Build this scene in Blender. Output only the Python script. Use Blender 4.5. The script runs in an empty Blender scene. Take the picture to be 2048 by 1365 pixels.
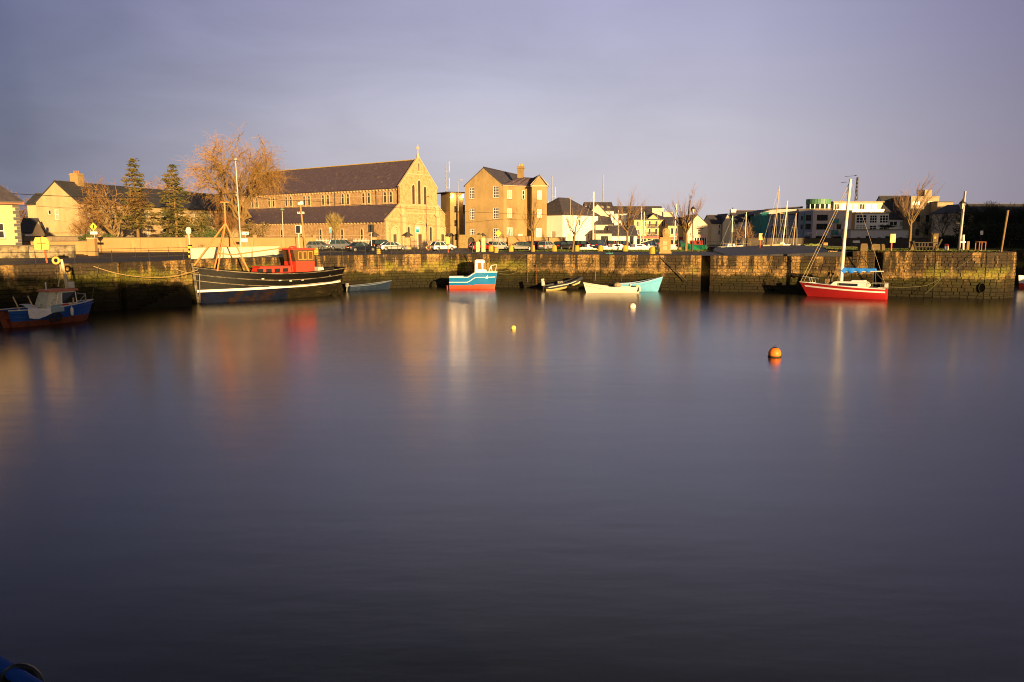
import bpy, bmesh, math, random
from math import radians, sin, cos, tan, pi, atan2, sqrt, hypot
from mathutils import Vector, Matrix, noise
random.seed(7)
S = bpy.context.scene
COL = S.collection

# ------------------------------------------------------------------ camera
CAM_Z = 7.0
FPX = 1536.0
TILT = math.atan(212.5/FPX)
cd = bpy.data.cameras.new('camera'); cam = bpy.data.objects.new('camera', cd); COL.objects.link(cam)
cam.location = (0, 0, CAM_Z); cam.rotation_euler = (pi/2-TILT, 0, 0)
cd.sensor_width = 36; cd.lens = 36*FPX/2048; cd.clip_end = 6000; cd.clip_start = .05
S.camera = cam

# ------------------------------------------------------------------ sun, sky, exposure
SUN_AZ, SUN_EL = radians(25), radians(6.6)      # the sun stands low behind the camera, to its right
sd = bpy.data.lights.new('sun', 'SUN'); sun = bpy.data.objects.new('sun', sd); COL.objects.link(sun)
sd.energy = 5.0; sd.angle = radians(.5); sd.color = (1.0, .645, .27)
sdir = Vector((-sin(SUN_AZ)*cos(SUN_EL), cos(SUN_AZ)*cos(SUN_EL), -sin(SUN_EL)))
sun.rotation_euler = sdir.to_track_quat('-Z', 'Y').to_euler(); sun.location = (60, -120, 40)
W = bpy.data.worlds.new('World'); S.world = W; W.use_nodes = True
def build_world():
    nt = W.node_tree; N = nt.nodes; L = nt.links; N.clear()
    out = N.new('ShaderNodeOutputWorld'); bg = N.new('ShaderNodeBackground'); bg.inputs[1].default_value = .060
    sky = N.new('ShaderNodeTexSky'); sky.sky_type = 'NISHITA'; sky.sun_disc = False
    sky.sun_elevation = SUN_EL; sky.sun_rotation = pi-SUN_AZ; sky.air_density = 1.2; sky.dust_density = 2.0
    tc = N.new('ShaderNodeTexCoord'); sep = N.new('ShaderNodeSeparateXYZ'); L.new(tc.outputs['Generated'], sep.inputs[0])
    def m(op, a, b=None, c=None):
        n = N.new('ShaderNodeMath'); n.operation = op
        for i, v in enumerate((a, b, c)):
            if v is None: continue
            if isinstance(v, (int, float)): n.inputs[i].default_value = v
            else: L.new(v, n.inputs[i])
        return n.outputs[0]
    x, y, z = sep.outputs
    # an even sheet of high cloud opposite the sun: palest low down in the middle, slate lavender to the sides
    def ramp(v, stops):
        r = N.new('ShaderNodeValToRGB'); c = r.color_ramp; c.interpolation = 'CARDINAL'
        for p, _ in stops[1:-1]: c.elements.new(p)
        c.elements[0].position = stops[0][0]; c.elements[-1].position = stops[-1][0]
        for e, (p, q) in zip(c.elements, stops): e.position = p; e.color = (*q, 1)
        L.new(v, r.inputs[0]); return r.outputs[0]
    V = ramp(z, [(0, (.62, .575, .60)), (.077, (.603, .571, .631)), (.146, (.533, .527, .631)), (.262, (.423, .423, .597)), (.34, (.42, .42, .57)), (.45, (.18, .18, .245)), (.54, (.05, .052, .07)), (1, (.05, .053, .07))])  # upper stops, out of view, darkened to keep the near water dark
    A = ramp(m('MULTIPLY_ADD', x, .5, .5), [(0, (.30, .33, .40)), (.21, (.31, .34, .43)), (.245, (.355, .385, .475)), (.3675, (.77, .77, .81)), (.47, (.99, .99, .99)), (.58, (.99, .985, .99)), (.6475, (.91, .90, .92)), (.76, (.53, .51, .585)), (.84, (.42, .40, .46)), (1, (.36, .35, .41))])
    nz = N.new('ShaderNodeTexNoise'); nz.inputs['Scale'].default_value = 2.9; nz.inputs['Detail'].default_value = 7; nz.inputs['Roughness'].default_value = .55; nz.inputs['Distortion'].default_value = .5
    mp = N.new('ShaderNodeMapping'); mp.inputs['Scale'].default_value = (1, 1, 3.4); mp.inputs['Rotation'].default_value = (0, .22, 0)
    L.new(tc.outputs['Generated'], mp.inputs[0]); L.new(mp.outputs[0], nz.inputs[0])
    wsp = m('MULTIPLY_ADD', m('SUBTRACT', nz.outputs[0], .5), m('MULTIPLY_ADD', x, -.75, .42), 1.0)
    mul = N.new('ShaderNodeMix'); mul.data_type = 'RGBA'; mul.blend_type = 'MULTIPLY'; mul.inputs[0].default_value = 1
    L.new(V, mul.inputs[6]); L.new(A, mul.inputs[7])
    sc = N.new('ShaderNodeVectorMath'); sc.operation = 'SCALE'; L.new(m('MULTIPLY', wsp, 7.0), sc.inputs[3])
    L.new(mul.outputs[2], sc.inputs[0])
    mix = N.new('ShaderNodeMix'); mix.data_type = 'RGBA'
    bf = N.new('ShaderNodeMapRange'); bf.interpolation_type = 'SMOOTHSTEP'; L.new(y, bf.inputs[0])
    bf.inputs[1].default_value = -.75; bf.inputs[2].default_value = .25; bf.inputs[3].default_value = .6; bf.inputs[4].default_value = .985
    L.new(bf.outputs[0], mix.inputs[0]); L.new(sky.outputs[0], mix.inputs[6]); L.new(sc.outputs[0], mix.inputs[7])
    L.new(mix.outputs[2], bg.inputs[0]); L.new(bg.outputs[0], out.inputs[0])
build_world()
S.view_settings.view_transform = 'Standard'; S.view_settings.look = 'None'; S.view_settings.exposure = 1.25; S.view_settings.gamma = 1
try: S.view_settings.use_curve_mapping = False
except Exception: pass
S.render.engine = 'CYCLES'
S.cycles.use_denoising = True
S.cycles.max_bounces = 5; S.cycles.diffuse_bounces = 2; S.cycles.glossy_bounces = 3; S.cycles.transmission_bounces = 2
S.cycles.sample_clamp_indirect = 4
S.cycles.filter_width = 1.05

# ------------------------------------------------------------------ where things of the photograph stand
def ray(px, py):
    dx = (px-1024)/FPX; dy = (682.5-py)/FPX
    return Vector((dx, cos(TILT)+dy*sin(TILT), -sin(TILT)+dy*cos(TILT)))
def az(px, py, z):                       # point at height z
    r = ray(px, py); s = (z-CAM_Z)/r.z; return Vector((r.x*s, r.y*s, z))
def ay(px, py, Y):                       # point at distance Y
    r = ray(px, py); s = Y/r.y; return Vector((r.x*s, Y, CAM_Z+r.z*s))
def gx(px, Y, py=480): return ay(px, py, Y).x
GZ = 4.4                                  # quay and street level above the water
def gp(px, Y, z=GZ, py=490): p = ay(px, py, Y); return Vector((p.x, Y, z))

# ------------------------------------------------------------------ mesh helpers
class MB:
    def __init__(s): s.v = []; s.f = []; s.m = []; s.sm = False
    def add(s, vs, fs, mi=0):
        o = len(s.v); s.v += [tuple(v) for v in vs]
        for f in fs: s.f.append(tuple(i+o for i in f)); s.m.append(mi)
    def quad(s, a, b, c, d, mi=0): s.add((a, b, c, d), ((0, 1, 2, 3),), mi)
    def poly(s, pts, mi=0): s.add(pts, (tuple(range(len(pts))),), mi)
    def box(s, x0, x1, y0, y1, z0, z1, mi=0):
        s.add([(x0,y0,z0),(x1,y0,z0),(x1,y1,z0),(x0,y1,z0),(x0,y0,z1),(x1,y0,z1),(x1,y1,z1),(x0,y1,z1)],
              [(0,3,2,1),(4,5,6,7),(0,1,5,4),(1,2,6,5),(2,3,7,6),(3,0,4,7)], mi)
    def obox(s, c, sx, sy, sz, rz=0, mi=0, M=None):
        M = M or (Matrix.Translation(c) @ Matrix.Rotation(rz, 4, 'Z'))
        vs = [M @ Vector((a*sx/2, b*sy/2, d*sz/2)) for d in (-1, 1) for a, b in ((-1,-1),(1,-1),(1,1),(-1,1))]
        s.add(vs, [(0,3,2,1),(4,5,6,7),(0,1,5,4),(1,2,6,5),(2,3,7,6),(3,0,4,7)], mi)
    def bar(s, p, q, w, h=None, mi=0):
        p = Vector(p); q = Vector(q); d = q-p; l = d.length
        if l < 1e-6: return
        M = Matrix.Translation((p+q)/2) @ d.to_track_quat('X', 'Z').to_matrix().to_4x4()
        s.obox(None, l, w, h or w, mi=mi, M=M)
    def tube(s, pts, r, n=6, mi=0, cap=True):
        pts = [Vector(p) for p in pts]; k = len(pts)
        rs = r if isinstance(r, (list, tuple)) else [r]*k
        o = len(s.v); up = None
        for i, p in enumerate(pts):
            d = (pts[min(i+1, k-1)]-pts[max(i-1, 0)])
            d = d.normalized() if d.length > 1e-9 else Vector((0, 0, 1))
            if up is None: up = Vector((0, 0, 1)) if abs(d.z) < .9 else Vector((1, 0, 0))
            a = d.cross(up); a = a.normalized() if a.length > 1e-6 else d.orthogonal().normalized()
            b = a.cross(d)
            up = b
            for j in range(n):
                t = 2*pi*j/n; s.v.append(tuple(p+(a*cos(t)+b*sin(t))*rs[i]))
        for i in range(k-1):
            for j in range(n):
                s.f.append((o+i*n+j, o+i*n+(j+1)%n, o+(i+1)*n+(j+1)%n, o+(i+1)*n+j)); s.m.append(mi)
        if cap:
            s.f.append(tuple(o+j for j in reversed(range(n)))); s.m.append(mi)
            s.f.append(tuple(o+(k-1)*n+j for j in range(n))); s.m.append(mi)
    def lathe(s, prof, c=(0,0,0), n=12, mi=0, axis='z'):
        o = len(s.v)
        for r, z in prof:
            for j in range(n):
                t = 2*pi*j/n; a, b = r*cos(t), r*sin(t)
                p = (a, b, z) if axis == 'z' else ((z, a, b) if axis == 'x' else (a, z, b))
                s.v.append((p[0]+c[0], p[1]+c[1], p[2]+c[2]))
        for i in range(len(prof)-1):
            for j in range(n):
                s.f.append((o+i*n+j, o+i*n+(j+1)%n, o+(i+1)*n+(j+1)%n, o+(i+1)*n+j)); s.m.append(mi)
        s.f.append(tuple(o+j for j in reversed(range(n)))); s.m.append(mi)
        s.f.append(tuple(o+(len(prof)-1)*n+j for j in range(n))); s.m.append(mi)
    def loft(s, rings, mi=0, closed=True, cap=True):
        o = len(s.v); n = len(rings[0])
        for R in rings: s.v += [tuple(p) for p in R]
        for i in range(len(rings)-1):
            for j in range(n if closed else n-1):
                s.f.append((o+i*n+j, o+i*n+(j+1)%n, o+(i+1)*n+(j+1)%n, o+(i+1)*n+j)); s.m.append(mi)
        if cap:
            s.f.append(tuple(o+j for j in reversed(range(n)))); s.m.append(mi)
            s.f.append(tuple(o+(len(rings)-1)*n+j for j in range(n))); s.m.append(mi)
    def slab(s, q, t, mi=0):              # a plane polygon given thickness t against its normal
        q = [Vector(p) for p in q]; n = (q[1]-q[0]).cross(q[2]-q[0]).normalized()
        if n.z < 0: q.reverse(); n = -n
        k = len(q); s.add(q+[p-n*t for p in q], [tuple(range(k)), tuple(range(2*k-1, k-1, -1))]+[(i, i+k, (i+1)%k+k, (i+1)%k) for i in range(k)], mi)
    def sphere(s, c, r, nu=10, nv=7, mi=0):
        r = r if isinstance(r, (tuple, list)) else (r, r, r)
        prof = [(sin(pi*i/nv), -cos(pi*i/nv)) for i in range(nv+1)]
        prof[0] = (.02, -1); prof[-1] = (.02, 1)
        o = len(s.v); s.lathe(prof, n=nu, mi=mi)
        for i in range(o, len(s.v)):
            v = s.v[i]; s.v[i] = (c[0]+v[0]*r[0], c[1]+v[1]*r[1], c[2]+v[2]*r[2])
    def torus(s, c, R, r, axis='y', n=18, k=7, mi=0, flat=1):
        rings = []
        for i in range(n):
            t = 2*pi*i/n; ring = []
            for j in range(k):
                u = 2*pi*j/k; a = (R+r*cos(u)); h = r*sin(u)*flat
                p = {'y': (a*cos(t), h, a*sin(t)), 'z': (a*cos(t), a*sin(t), h), 'x': (h, a*cos(t), a*sin(t))}[axis]
                ring.append((p[0]+c[0], p[1]+c[1], p[2]+c[2]))
            rings.append(ring)
        rings.append(rings[0]); s.loft(rings, mi, cap=False)
    def mesh(s, name, mats, smooth=False, fix=False):
        me = bpy.data.meshes.new(name); me.from_pydata(s.v, [], s.f)
        mats = mats if isinstance(mats, (list, tuple)) else [mats]
        for mt in mats: me.materials.append(mt)
        if len(mats) > 1: me.polygons.foreach_set('material_index', s.m)
        if fix:
            b = bmesh.new(); b.from_mesh(me); bmesh.ops.recalc_face_normals(b, faces=b.faces); b.to_mesh(me); b.free()
        if smooth:
            me.polygons.foreach_set('use_smooth', [True]*len(me.polygons))
            if smooth != 'all':
                try: me.set_sharp_from_angle(angle=radians(38))
                except Exception: pass
        me.update(); return me
    def build(s, name, mats, parent=None, loc=None, rz=0, smooth=False, fix=False):
        return ob(name, s.mesh(name, mats, smooth, fix), parent, loc, rz)
def ob(name, me, parent=None, loc=None, rz=0):
    o = bpy.data.objects.new(name, me); COL.objects.link(o)
    if parent is not None: o.parent = parent
    if loc is not None: o.location = loc
    if rz: o.rotation_euler = (0, 0, rz)
    return o
def tag(o, label=None, cat=None, group=None, kind=None):
    if label: o['label'] = label
    if cat: o['category'] = cat
    if group: o['group'] = group
    if kind: o['kind'] = kind
    return o
def thing(name, label, cat, loc=(0,0,0), rz=0, group=None):
    o = bpy.data.objects.new(name, None); COL.objects.link(o); o.empty_display_size = .2
    o.location = loc; o.rotation_euler = (0, 0, rz); return tag(o, label, cat, group)
def copy_tree(o, parent=None):
    c = o.copy(); COL.objects.link(c)
    if parent is not None: c.parent = parent
    for ch in list(o.children): copy_tree(ch, c)
    return c

# ------------------------------------------------------------------ materials
MATS = {}
def M(name, col, rough=.75, var=.18, scale=2.5, bump=0, bscale=None, metal=0, col2=None, thr=(.45, .62), stretch=(1,1,1), spec=.4, rnd=0):
    if name in MATS: return MATS[name]
    m = bpy.data.materials.new(name); m.use_nodes = True; nt = m.node_tree; N = nt.nodes; L = nt.links
    b = N['Principled BSDF']; b.inputs['Roughness'].default_value = rough; b.inputs['Metallic'].default_value = metal
    b.inputs['Specular IOR Level'].default_value = spec
    tc = N.new('ShaderNodeTexCoord'); mp = N.new('ShaderNodeMapping'); mp.inputs['Scale'].default_value = stretch
    L.new(tc.outputs['Object'], mp.inputs[0])
    nz = N.new('ShaderNodeTexNoise'); nz.inputs['Scale'].default_value = scale; nz.inputs['Detail'].default_value = 6; nz.inputs['Roughness'].default_value = .65
    L.new(mp.outputs[0], nz.inputs[0])
    mr = N.new('ShaderNodeMapRange'); L.new(nz.outputs[0], mr.inputs[0]); mr.inputs[1].default_value = .25; mr.inputs[2].default_value = .75
    mr.inputs[3].default_value = 1-var; mr.inputs[4].default_value = 1+var
    val = mr.outputs[0]
    if rnd:
        oi = N.new('ShaderNodeObjectInfo'); r2 = N.new('ShaderNodeMapRange'); L.new(oi.outputs['Random'], r2.inputs[0])
        r2.inputs[3].default_value = 1-rnd; r2.inputs[4].default_value = 1+rnd
        mm = N.new('ShaderNodeMath'); mm.operation = 'MULTIPLY'; L.new(val, mm.inputs[0]); L.new(r2.outputs[0], mm.inputs[1]); val = mm.outputs[0]
    base = N.new('ShaderNodeVectorMath'); base.operation = 'SCALE'; base.inputs[0].default_value = col; L.new(val, base.inputs[3])
    src = base.outputs[0]
    if col2:
        n2 = N.new('ShaderNodeTexNoise'); n2.inputs['Scale'].default_value = scale*.6; n2.inputs['Detail'].default_value = 8; n2.inputs['Roughness'].default_value = .7
        L.new(mp.outputs[0], n2.inputs[0])
        m2 = N.new('ShaderNodeMapRange'); L.new(n2.outputs[0], m2.inputs[0]); m2.inputs[1].default_value = thr[0]; m2.inputs[2].default_value = thr[1]
        mx = N.new('ShaderNodeMix'); mx.data_type = 'RGBA'; L.new(m2.outputs[0], mx.inputs[0]); L.new(src, mx.inputs[6]); mx.inputs[7].default_value = (*col2, 1)
        src = mx.outputs[2]
    L.new(src, b.inputs['Base Color'])
    if bump:
        bn = N.new('ShaderNodeTexNoise'); bn.inputs['Scale'].default_value = bscale or scale*4; bn.inputs['Detail'].default_value = 5
        L.new(mp.outputs[0], bn.inputs[0])
        bp = N.new('ShaderNodeBump'); bp.inputs['Strength'].default_value = bump; bp.inputs['Distance'].default_value = .06
        L.new(bn.outputs[0], bp.inputs['Height']); L.new(bp.outputs[0], b.inputs['Normal'])
    MATS[name] = m; return m
def glassmat(name, col=(.02,.022,.025), rough=.06):
    m = M(name, col, rough, .1, 1.5, spec=.6); return m
def quay_material():
    m = bpy.data.materials.new('quay_stone'); m.use_nodes = True; nt = m.node_tree; N = nt.nodes; L = nt.links
    b = N['Principled BSDF']
    geo = N.new('ShaderNodeNewGeometry'); sep = N.new('ShaderNodeSeparateXYZ'); L.new(geo.outputs['Position'], sep.inputs[0])
    def noise_(sc, st, det=6, ro=.65):
        mp = N.new('ShaderNodeMapping'); mp.inputs['Scale'].default_value = st; L.new(geo.outputs['Position'], mp.inputs[0])
        n = N.new('ShaderNodeTexNoise'); n.inputs['Scale'].default_value = sc; n.inputs['Detail'].default_value = det; n.inputs['Roughness'].default_value = ro
        L.new(mp.outputs[0], n.inputs[0]); return n.outputs[0]
    def mr(v, a, b_, c=0, d=1, sm=True):
        n = N.new('ShaderNodeMapRange'); n.interpolation_type = 'SMOOTHSTEP' if sm else 'LINEAR'
        n.inputs[1].default_value = a; n.inputs[2].default_value = b_; n.inputs[3].default_value = c; n.inputs[4].default_value = d
        L.new(v, n.inputs[0]); return n.outputs[0]
    def mth(op, a, b_):
        n = N.new('ShaderNodeMath'); n.operation = op
        for i, v in enumerate((a, b_)):
            if isinstance(v, (int, float)): n.inputs[i].default_value = v
            else: L.new(v, n.inputs[i])
        return n.outputs[0]
    def mix(f, a, c):
        n = N.new('ShaderNodeMix'); n.data_type = 'RGBA'; L.new(f, n.inputs[0])
        if isinstance(a, tuple): n.inputs[6].default_value = (*a, 1)
        else: L.new(a, n.inputs[6])
        if isinstance(c, tuple): n.inputs[7].default_value = (*c, 1)
        else: L.new(c, n.inputs[7])
        return n.outputs[2]
    oi = N.new('ShaderNodeObjectInfo')
    bl = noise_(1.1, (1.2, 1.2, 2.2), 2)
    tone = mix(mr(mth('ADD', mth('MULTIPLY', oi.outputs['Random'], .35), bl), .35, .95), (.25, .15, .052), (.56, .335, .11))
    fine = noise_(5, (1, 1, 1))
    tone = mix(mr(fine, .35, .7), (.12, .08, .035), tone)
    z = sep.outputs[2]
    # dark run-off stains that start at the coping
    st = noise_(.8, (1, 1, .14), 5)
    stain = mth('MULTIPLY', mr(st, .42, .52), mr(mth('ADD', z, mth('MULTIPLY', noise_(.9, (1,1,.3)), 2.4)), 3.1, 4.4))
    tone = mix(mth('MULTIPLY', stain, .93), tone, (.022, .017, .012))
    # moss and weed below the high-tide mark
    zn = mth('ADD', z, mth('MULTIPLY', mth('SUBTRACT', noise_(.55, (1, 1, 1)), .5), 2.6))
    ym = mth('MULTIPLY', mr(noise_(.16, (1, .6, .7), 4), .47, .58), mr(zn, 1.9, 2.4)); ym = mth('MULTIPLY', ym, mr(zn, 3.9, 3.0)); ym = mth('MULTIPLY', ym, mr(fine, .3, .6))
    tone = mix(mth('MULTIPLY', ym, .72), tone, (.19, .185, .014))
    moss = mth('MULTIPLY', mr(zn, 2.4, 1.9), mr(noise_(.22, (1,1,.6), 3), .38, .56))
    tone = mix(mth('MULTIPLY', mr(zn, 2.45, 1.9), .93), tone, (.016, .0115, .003))
    tone = mix(mth('MULTIPLY', moss, .6), tone, (.026, .028, .003))
    tone = mix(mth('MULTIPLY', mr(zn, 1.7, .7), .8), tone, (.009, .007, .003))
    L.new(tone, b.inputs['Base Color']); b.inputs['Roughness'].default_value = .82; b.inputs['Specular IOR Level'].default_value = .25
    bp = N.new('ShaderNodeBump'); bp.inputs['Strength'].default_value = .7; bp.inputs['Distance'].default_value = .08
    L.new(noise_(4, (1, 1, 1), 7), bp.inputs['Height']); L.new(bp.outputs[0], b.inputs['Normal'])
    return m
QUAY = quay_material()
def water_material():
    m = bpy.data.materials.new('harbour_water'); m.use_nodes = True; nt = m.node_tree; N = nt.nodes; L = nt.links
    b = N['Principled BSDF']; b.inputs['Base Color'].default_value = (.006, .006, .005, 1)
    b.inputs['Roughness'].default_value = .13; b.inputs['IOR'].default_value = 1.95; b.inputs['Specular IOR Level'].default_value = .5
    geo = N.new('ShaderNodeNewGeometry')
    def nz(sc, st, d):
        mp = N.new('ShaderNodeMapping'); mp.inputs['Scale'].default_value = st; mp.inputs['Rotation'].default_value = (0, 0, radians(8)); L.new(geo.outputs['Position'], mp.inputs[0])
        n = N.new('ShaderNodeTexNoise'); n.inputs['Scale'].default_value = sc; n.inputs['Detail'].default_value = d; L.new(mp.outputs[0], n.inputs[0]); return n.outputs[0]
    b1 = N.new('ShaderNodeBump'); b1.inputs['Strength'].default_value = .10; b1.inputs['Distance'].default_value = .10
    L.new(nz(.5, (.55, 1.6, 1), 4), b1.inputs['Height'])
    L.new(b1.outputs[0], b.inputs['Normal'])
    r = N.new('ShaderNodeMapRange'); L.new(nz(.035, (.5, 1.5, 1), 3), r.inputs[0]); r.inputs[1].default_value = .3; r.inputs[2].default_value = .7
    r.inputs[3].default_value = .18; r.inputs[4].default_value = .25; L.new(r.outputs[0], b.inputs['Roughness'])
    return m
WATER = water_material()
def slate(name, col, lich=(.30, .25, .14), t=(.60, .74), spec=.35):
    m = M(name, col, .62, .35, 1.6, bump=.5, bscale=9, col2=lich, thr=t, spec=spec)
    return m
# plain library
STONE = M('rubble_stone', (0.46, 0.3045, 0.1584), .85, .28, 2.4, bump=.6, bscale=7, col2=(0.33, 0.1914, 0.078), thr=(.46, .62))
DRESS = M('dressed_stone', (0.5, 0.3654, 0.2088), .8, .14, 3, bump=.25)
RENDER_G = M('grey_roughcast', (0.3, 0.2088, 0.093), .88, .2, .55, bump=.35, bscale=16, col2=(0.17, 0.1175, 0.054), thr=(.5, .74), stretch=(1,1,.5))
RENDER_W = M('white_render', (0.784, 0.7458, 0.6728), .8, .08, .8, bump=.2, bscale=14, stretch=(1,1,.5))
RENDER_C = M('cream_render', (0.63, 0.525, 0.3815), .8, .1, .8, bump=.2, bscale=14, stretch=(1,1,.5))
RENDER_Y = M('yellow_render', (0.6402, 0.4607, 0.192), .8, .1, .8, bump=.15, bscale=14)
RENDER_B = M('beige_dash', (0.4576, 0.3344, 0.1815), .9, .15, .7, bump=.35, bscale=16, col2=(0.352, 0.2508, 0.132), thr=(.5, .8), stretch=(1,1,.45))
WALLC = M('boundary_wall_render', (0.3626, 0.217, 0.0918), .88, .18, .7, bump=.3, bscale=12, col2=(0.17, 0.1131, 0.048), thr=(.54, .76), stretch=(1,1,.35))
DWALL = M('dark_stone_wall', (.075, .06, .045), .9, .35, 1.6, bump=.6, bscale=5)
COPE = M('wall_coping', (.10, .08, .06), .85, .25, 2)
SLATE = slate('roof_slate', (.062, .055, .072))
SLATE_M = slate('mauve_slate', (.095, .07, .098), (.26, .20, .12), (.58, .72))
SLATE_D = slate('dark_slate', (.045, .045, .055), (.08, .075, .07))
WHITE = M('white_paint', (0.8112, 0.7904, 0.756), .45, .06, 3)
OFFW = M('weathered_white', (.60, .58, .50), .6, .22, 2.2, col2=(.30, .26, .17), thr=(.58, .72))
BLACKP = M('black_paint', (.018, .018, .02), .4, .3, 3)
IRON = M('iron', (.03, .028, .027), .55, .3, 4)
STEEL = M('galvanised_steel', (.30, .30, .29), .5, .12, 4, metal=.2)
RUST = M('rusted_steel', (.24, .085, .03), .8, .3, 5)
REDP = M('red_paint', (.55, .045, .025), .5, .12, 3)
ORANGE = M('orange_paint', (.72, .20, .04), .55, .15, 4)
YELLOWP = M('yellow_paint', (.75, .52, .06), .55, .12, 4)
TEAL = M('teal_paint', (.03, .22, .21), .5, .12, 2)
WOOD = M('weathered_timber', (0.2, 0.1261, 0.051), .85, .3, 3, stretch=(1,1,.2), bump=.3)
DWOOD = M('dark_timber', (.07, .055, .04), .85, .3, 3, bump=.3)
GLASS = glassmat('window_glass')
GLASSB = glassmat('blue_glass', (.03, .05, .06))
CURTAIN = M('curtained_pane', (.42, .38, .28), .25, .2, 2)
ASPH = M('asphalt', (.040, .038, .042), .6, .25, .35, bump=.2, bscale=20, spec=.35)
CONC = M('concrete', (0.3, 0.2393, 0.138), .85, .2, 1.5, bump=.2)
GRASSM = M('grass_blades', (.085, .115, .022), .8, .4, .8, col2=(.13, .115, .03), thr=(.48, .68))
TURF = M('turf', (.06, .075, .02), .95, .35, .8, bump=.4)
LICHEN = M('lichen_stone', (0.46, 0.3132, 0.042), .9, .25, 3, bump=.4, col2=(0.22, 0.1566, 0.06), thr=(.5, .7))
BARK = M('bark', (0.2, 0.1261, 0.045), .9, .25, 3, bump=.3)
TWIG = M('twigs', (0.22, 0.1131, 0.039), .9, .3, .4)
TWIGR = M('reddish_twigs', (0.31, 0.174, 0.054), .9, .25, .5)
TWIGF = M('slender_twigs', (.23, .14, .085), .9, .25, .5)
CONIF = M('conifer_needles', (.06, .068, .018), .85, .45, .8, col2=(.17, .115, .03), thr=(.42, .6))
LEAF = M('evergreen_leaves', (.055, .085, .02), .7, .45, 1.2, col2=(.14, .11, .03), thr=(.5, .65))
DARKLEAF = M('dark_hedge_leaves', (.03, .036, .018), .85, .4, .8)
TYRE = M('rubber', (.016, .016, .016), .75, .2, 5)
RIM = M('alloy_rim', (.5, .5, .5), .35, .05, 3, metal=.7)
ROPE = M('rope', (0.36, 0.2436, 0.096), .9, .2, 8)
ROPEG = M('weedy_rope', (.12, .11, .06), .9, .3, 6)
TERRA = M('terracotta', (.40, .16, .08), .85, .15, 4)
LAMPRED = M('tail_lamp_lens', (.55, .02, .015), .2, .05, 4)
LAMPCLR = M('clear_lamp_lens', (.75, .75, .72), .12, .05, 4)
PLATE = M('number_plate', (.8, .78, .66), .4, .04, 4)
SAILBLUE = M('blue_sail_cover', (.02, .22, .85), .75, .2, 3, bump=.4, bscale=4)
BRONZE = M('stone_monument', (0.36, 0.2349, 0.096), .85, .2, 2, bump=.3)
# ------------------------------------------------------------------ setting: water, ground, quays
Q = [(-36, -40), (-36, 46), (-45.5, 58), (-44.2, 66), (-36.9, 72), (-32.6, 80.5), (-24, 95.5), (-17.5, 101.6), (-8.6, 106)]
J = [(-8.6, 106), (-6.4, 105), (11.5, 100.4), (22.75, 97.1), (34.9, 93.3), (40.0, 90.7)]
H = [(40.0, 90.7), (42.4, 89.2), (47.5, 86.7), (52.3, 85.2), (54.6, 85.3), (56.6, 86.8), (57.7, 89.3), (57.5, 93), (55.5, 99), (50, 104)]
FARQ = [(50, 104), (50.5, 112), (56, 117), (78, 113), (80, 60), (80, -30)]
def water_sheet():
    m = MB(); m.quad((-900, -400, 0), (900, -400, 0), (900, 130, 0), (-900, 130, 0)); o = m.build('harbour_water', WATER); tag(o, kind='structure')
    m = MB(); m.quad((-2, 131, 4.0), (60, 131, 4.0), (60, 158, 4.0), (-2, 158, 4.0)); tag(m.build('dock_water', WATER), kind='structure')
water_sheet()
BASIN = [(9, 135.5), (26, 134.5), (34, 134), (41.5, 142), (45.5, 152.5), (10, 152.5)]
def ground():
    b = bmesh.new()
    outer = [(-3000, 3000), (-3000, -40)]+Q+J[1:]+H[1:]+FARQ[1:]+[(80, -200), (3000, -200), (3000, 3000)]
    def loop(pts):
        vs = [b.verts.new((x, y, GZ)) for x, y in pts]
        return [b.edges.new((vs[i], vs[(i+1) % len(vs)])) for i in range(len(vs))]
    ed = loop(outer)+loop(BASIN)
    bmesh.ops.triangle_fill(b, use_beauty=True, edges=ed)
    for f in b.faces:
        if f.normal.z < 0: f.normal_flip()
    me = bpy.data.meshes.new('ground'); b.to_mesh(me); b.free(); me.materials.append(ASPH)
    tag(ob('ground', me), kind='structure')
ground()
def sheet(name, pts, z, mat, zt=None):
    m = MB(); m.poly([(x, y, z) for x, y in pts]); o = m.build(name, mat); tag(o, kind='structure'); return o
# grassed strip between the quay road and the dock
G1 = [(-3.5, 122), (3, 121), (14, 119.5), (24, 119), (33, 121), (33.5, 133.6), (26, 134.2), (9.2, 135.2), (9, 141), (-1, 143), (-5.5, 130)]
sheet('grass_strip', G1, GZ+.02, TURF)
sheet('pavement', [(-43, 92), (-26, 118), (-20, 130), (-8, 136), (-4, 140), (9, 146), (9, 149), (-6, 144), (-12, 139), (-22, 134), (-30, 121), (-46, 93)], GZ+.008, CONC)
# raised head of the pier: ramp and deck
def pier_deck():
    m = MB()
    pts_lo = [(26, 98.5), (29.5, 120), (38, 133)]
    A = [(27, 96.4, GZ+.012), (34.9, 93.7, 4.75), (39.6, 91.5, 5.0), (39.6, 104, 5.05), (44, 118, 5.1), (48, 135, 5.1), (45.6, 150, 4.9), (42.4, 142, 4.9), (35, 133.6, 4.8), (31, 119, 4.6)]
    m.poly(A)
    for a, b in zip(A, A[1:]+A[:1]): m.quad(a, b, (b[0], b[1], GZ-.3), (a[0], a[1], GZ-.3))
    m.poly([(40.0, 91.3, 5.0), (42.4, 89.8, 5.0), (47.5, 87.3, 5.0), (52.3, 85.8, 5.0), (54.5, 85.9, 5.0), (56.1, 87.2, 5.0), (57.1, 89.4, 5.0), (56.9, 93, 5.0), (55, 98.6, 5.0), (49.6, 104, 5.0), (50, 112, 5.05), (56, 117, 5.08), (56, 150, 5.1), (48, 150, 5.1), (48, 135, 5.1), (44, 118, 5.1), (39.6, 104, 5.05), (39.6, 91.5, 5.0)])
    tag(m.build('pier_deck', ASPH), kind='structure')
pier_deck()
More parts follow.
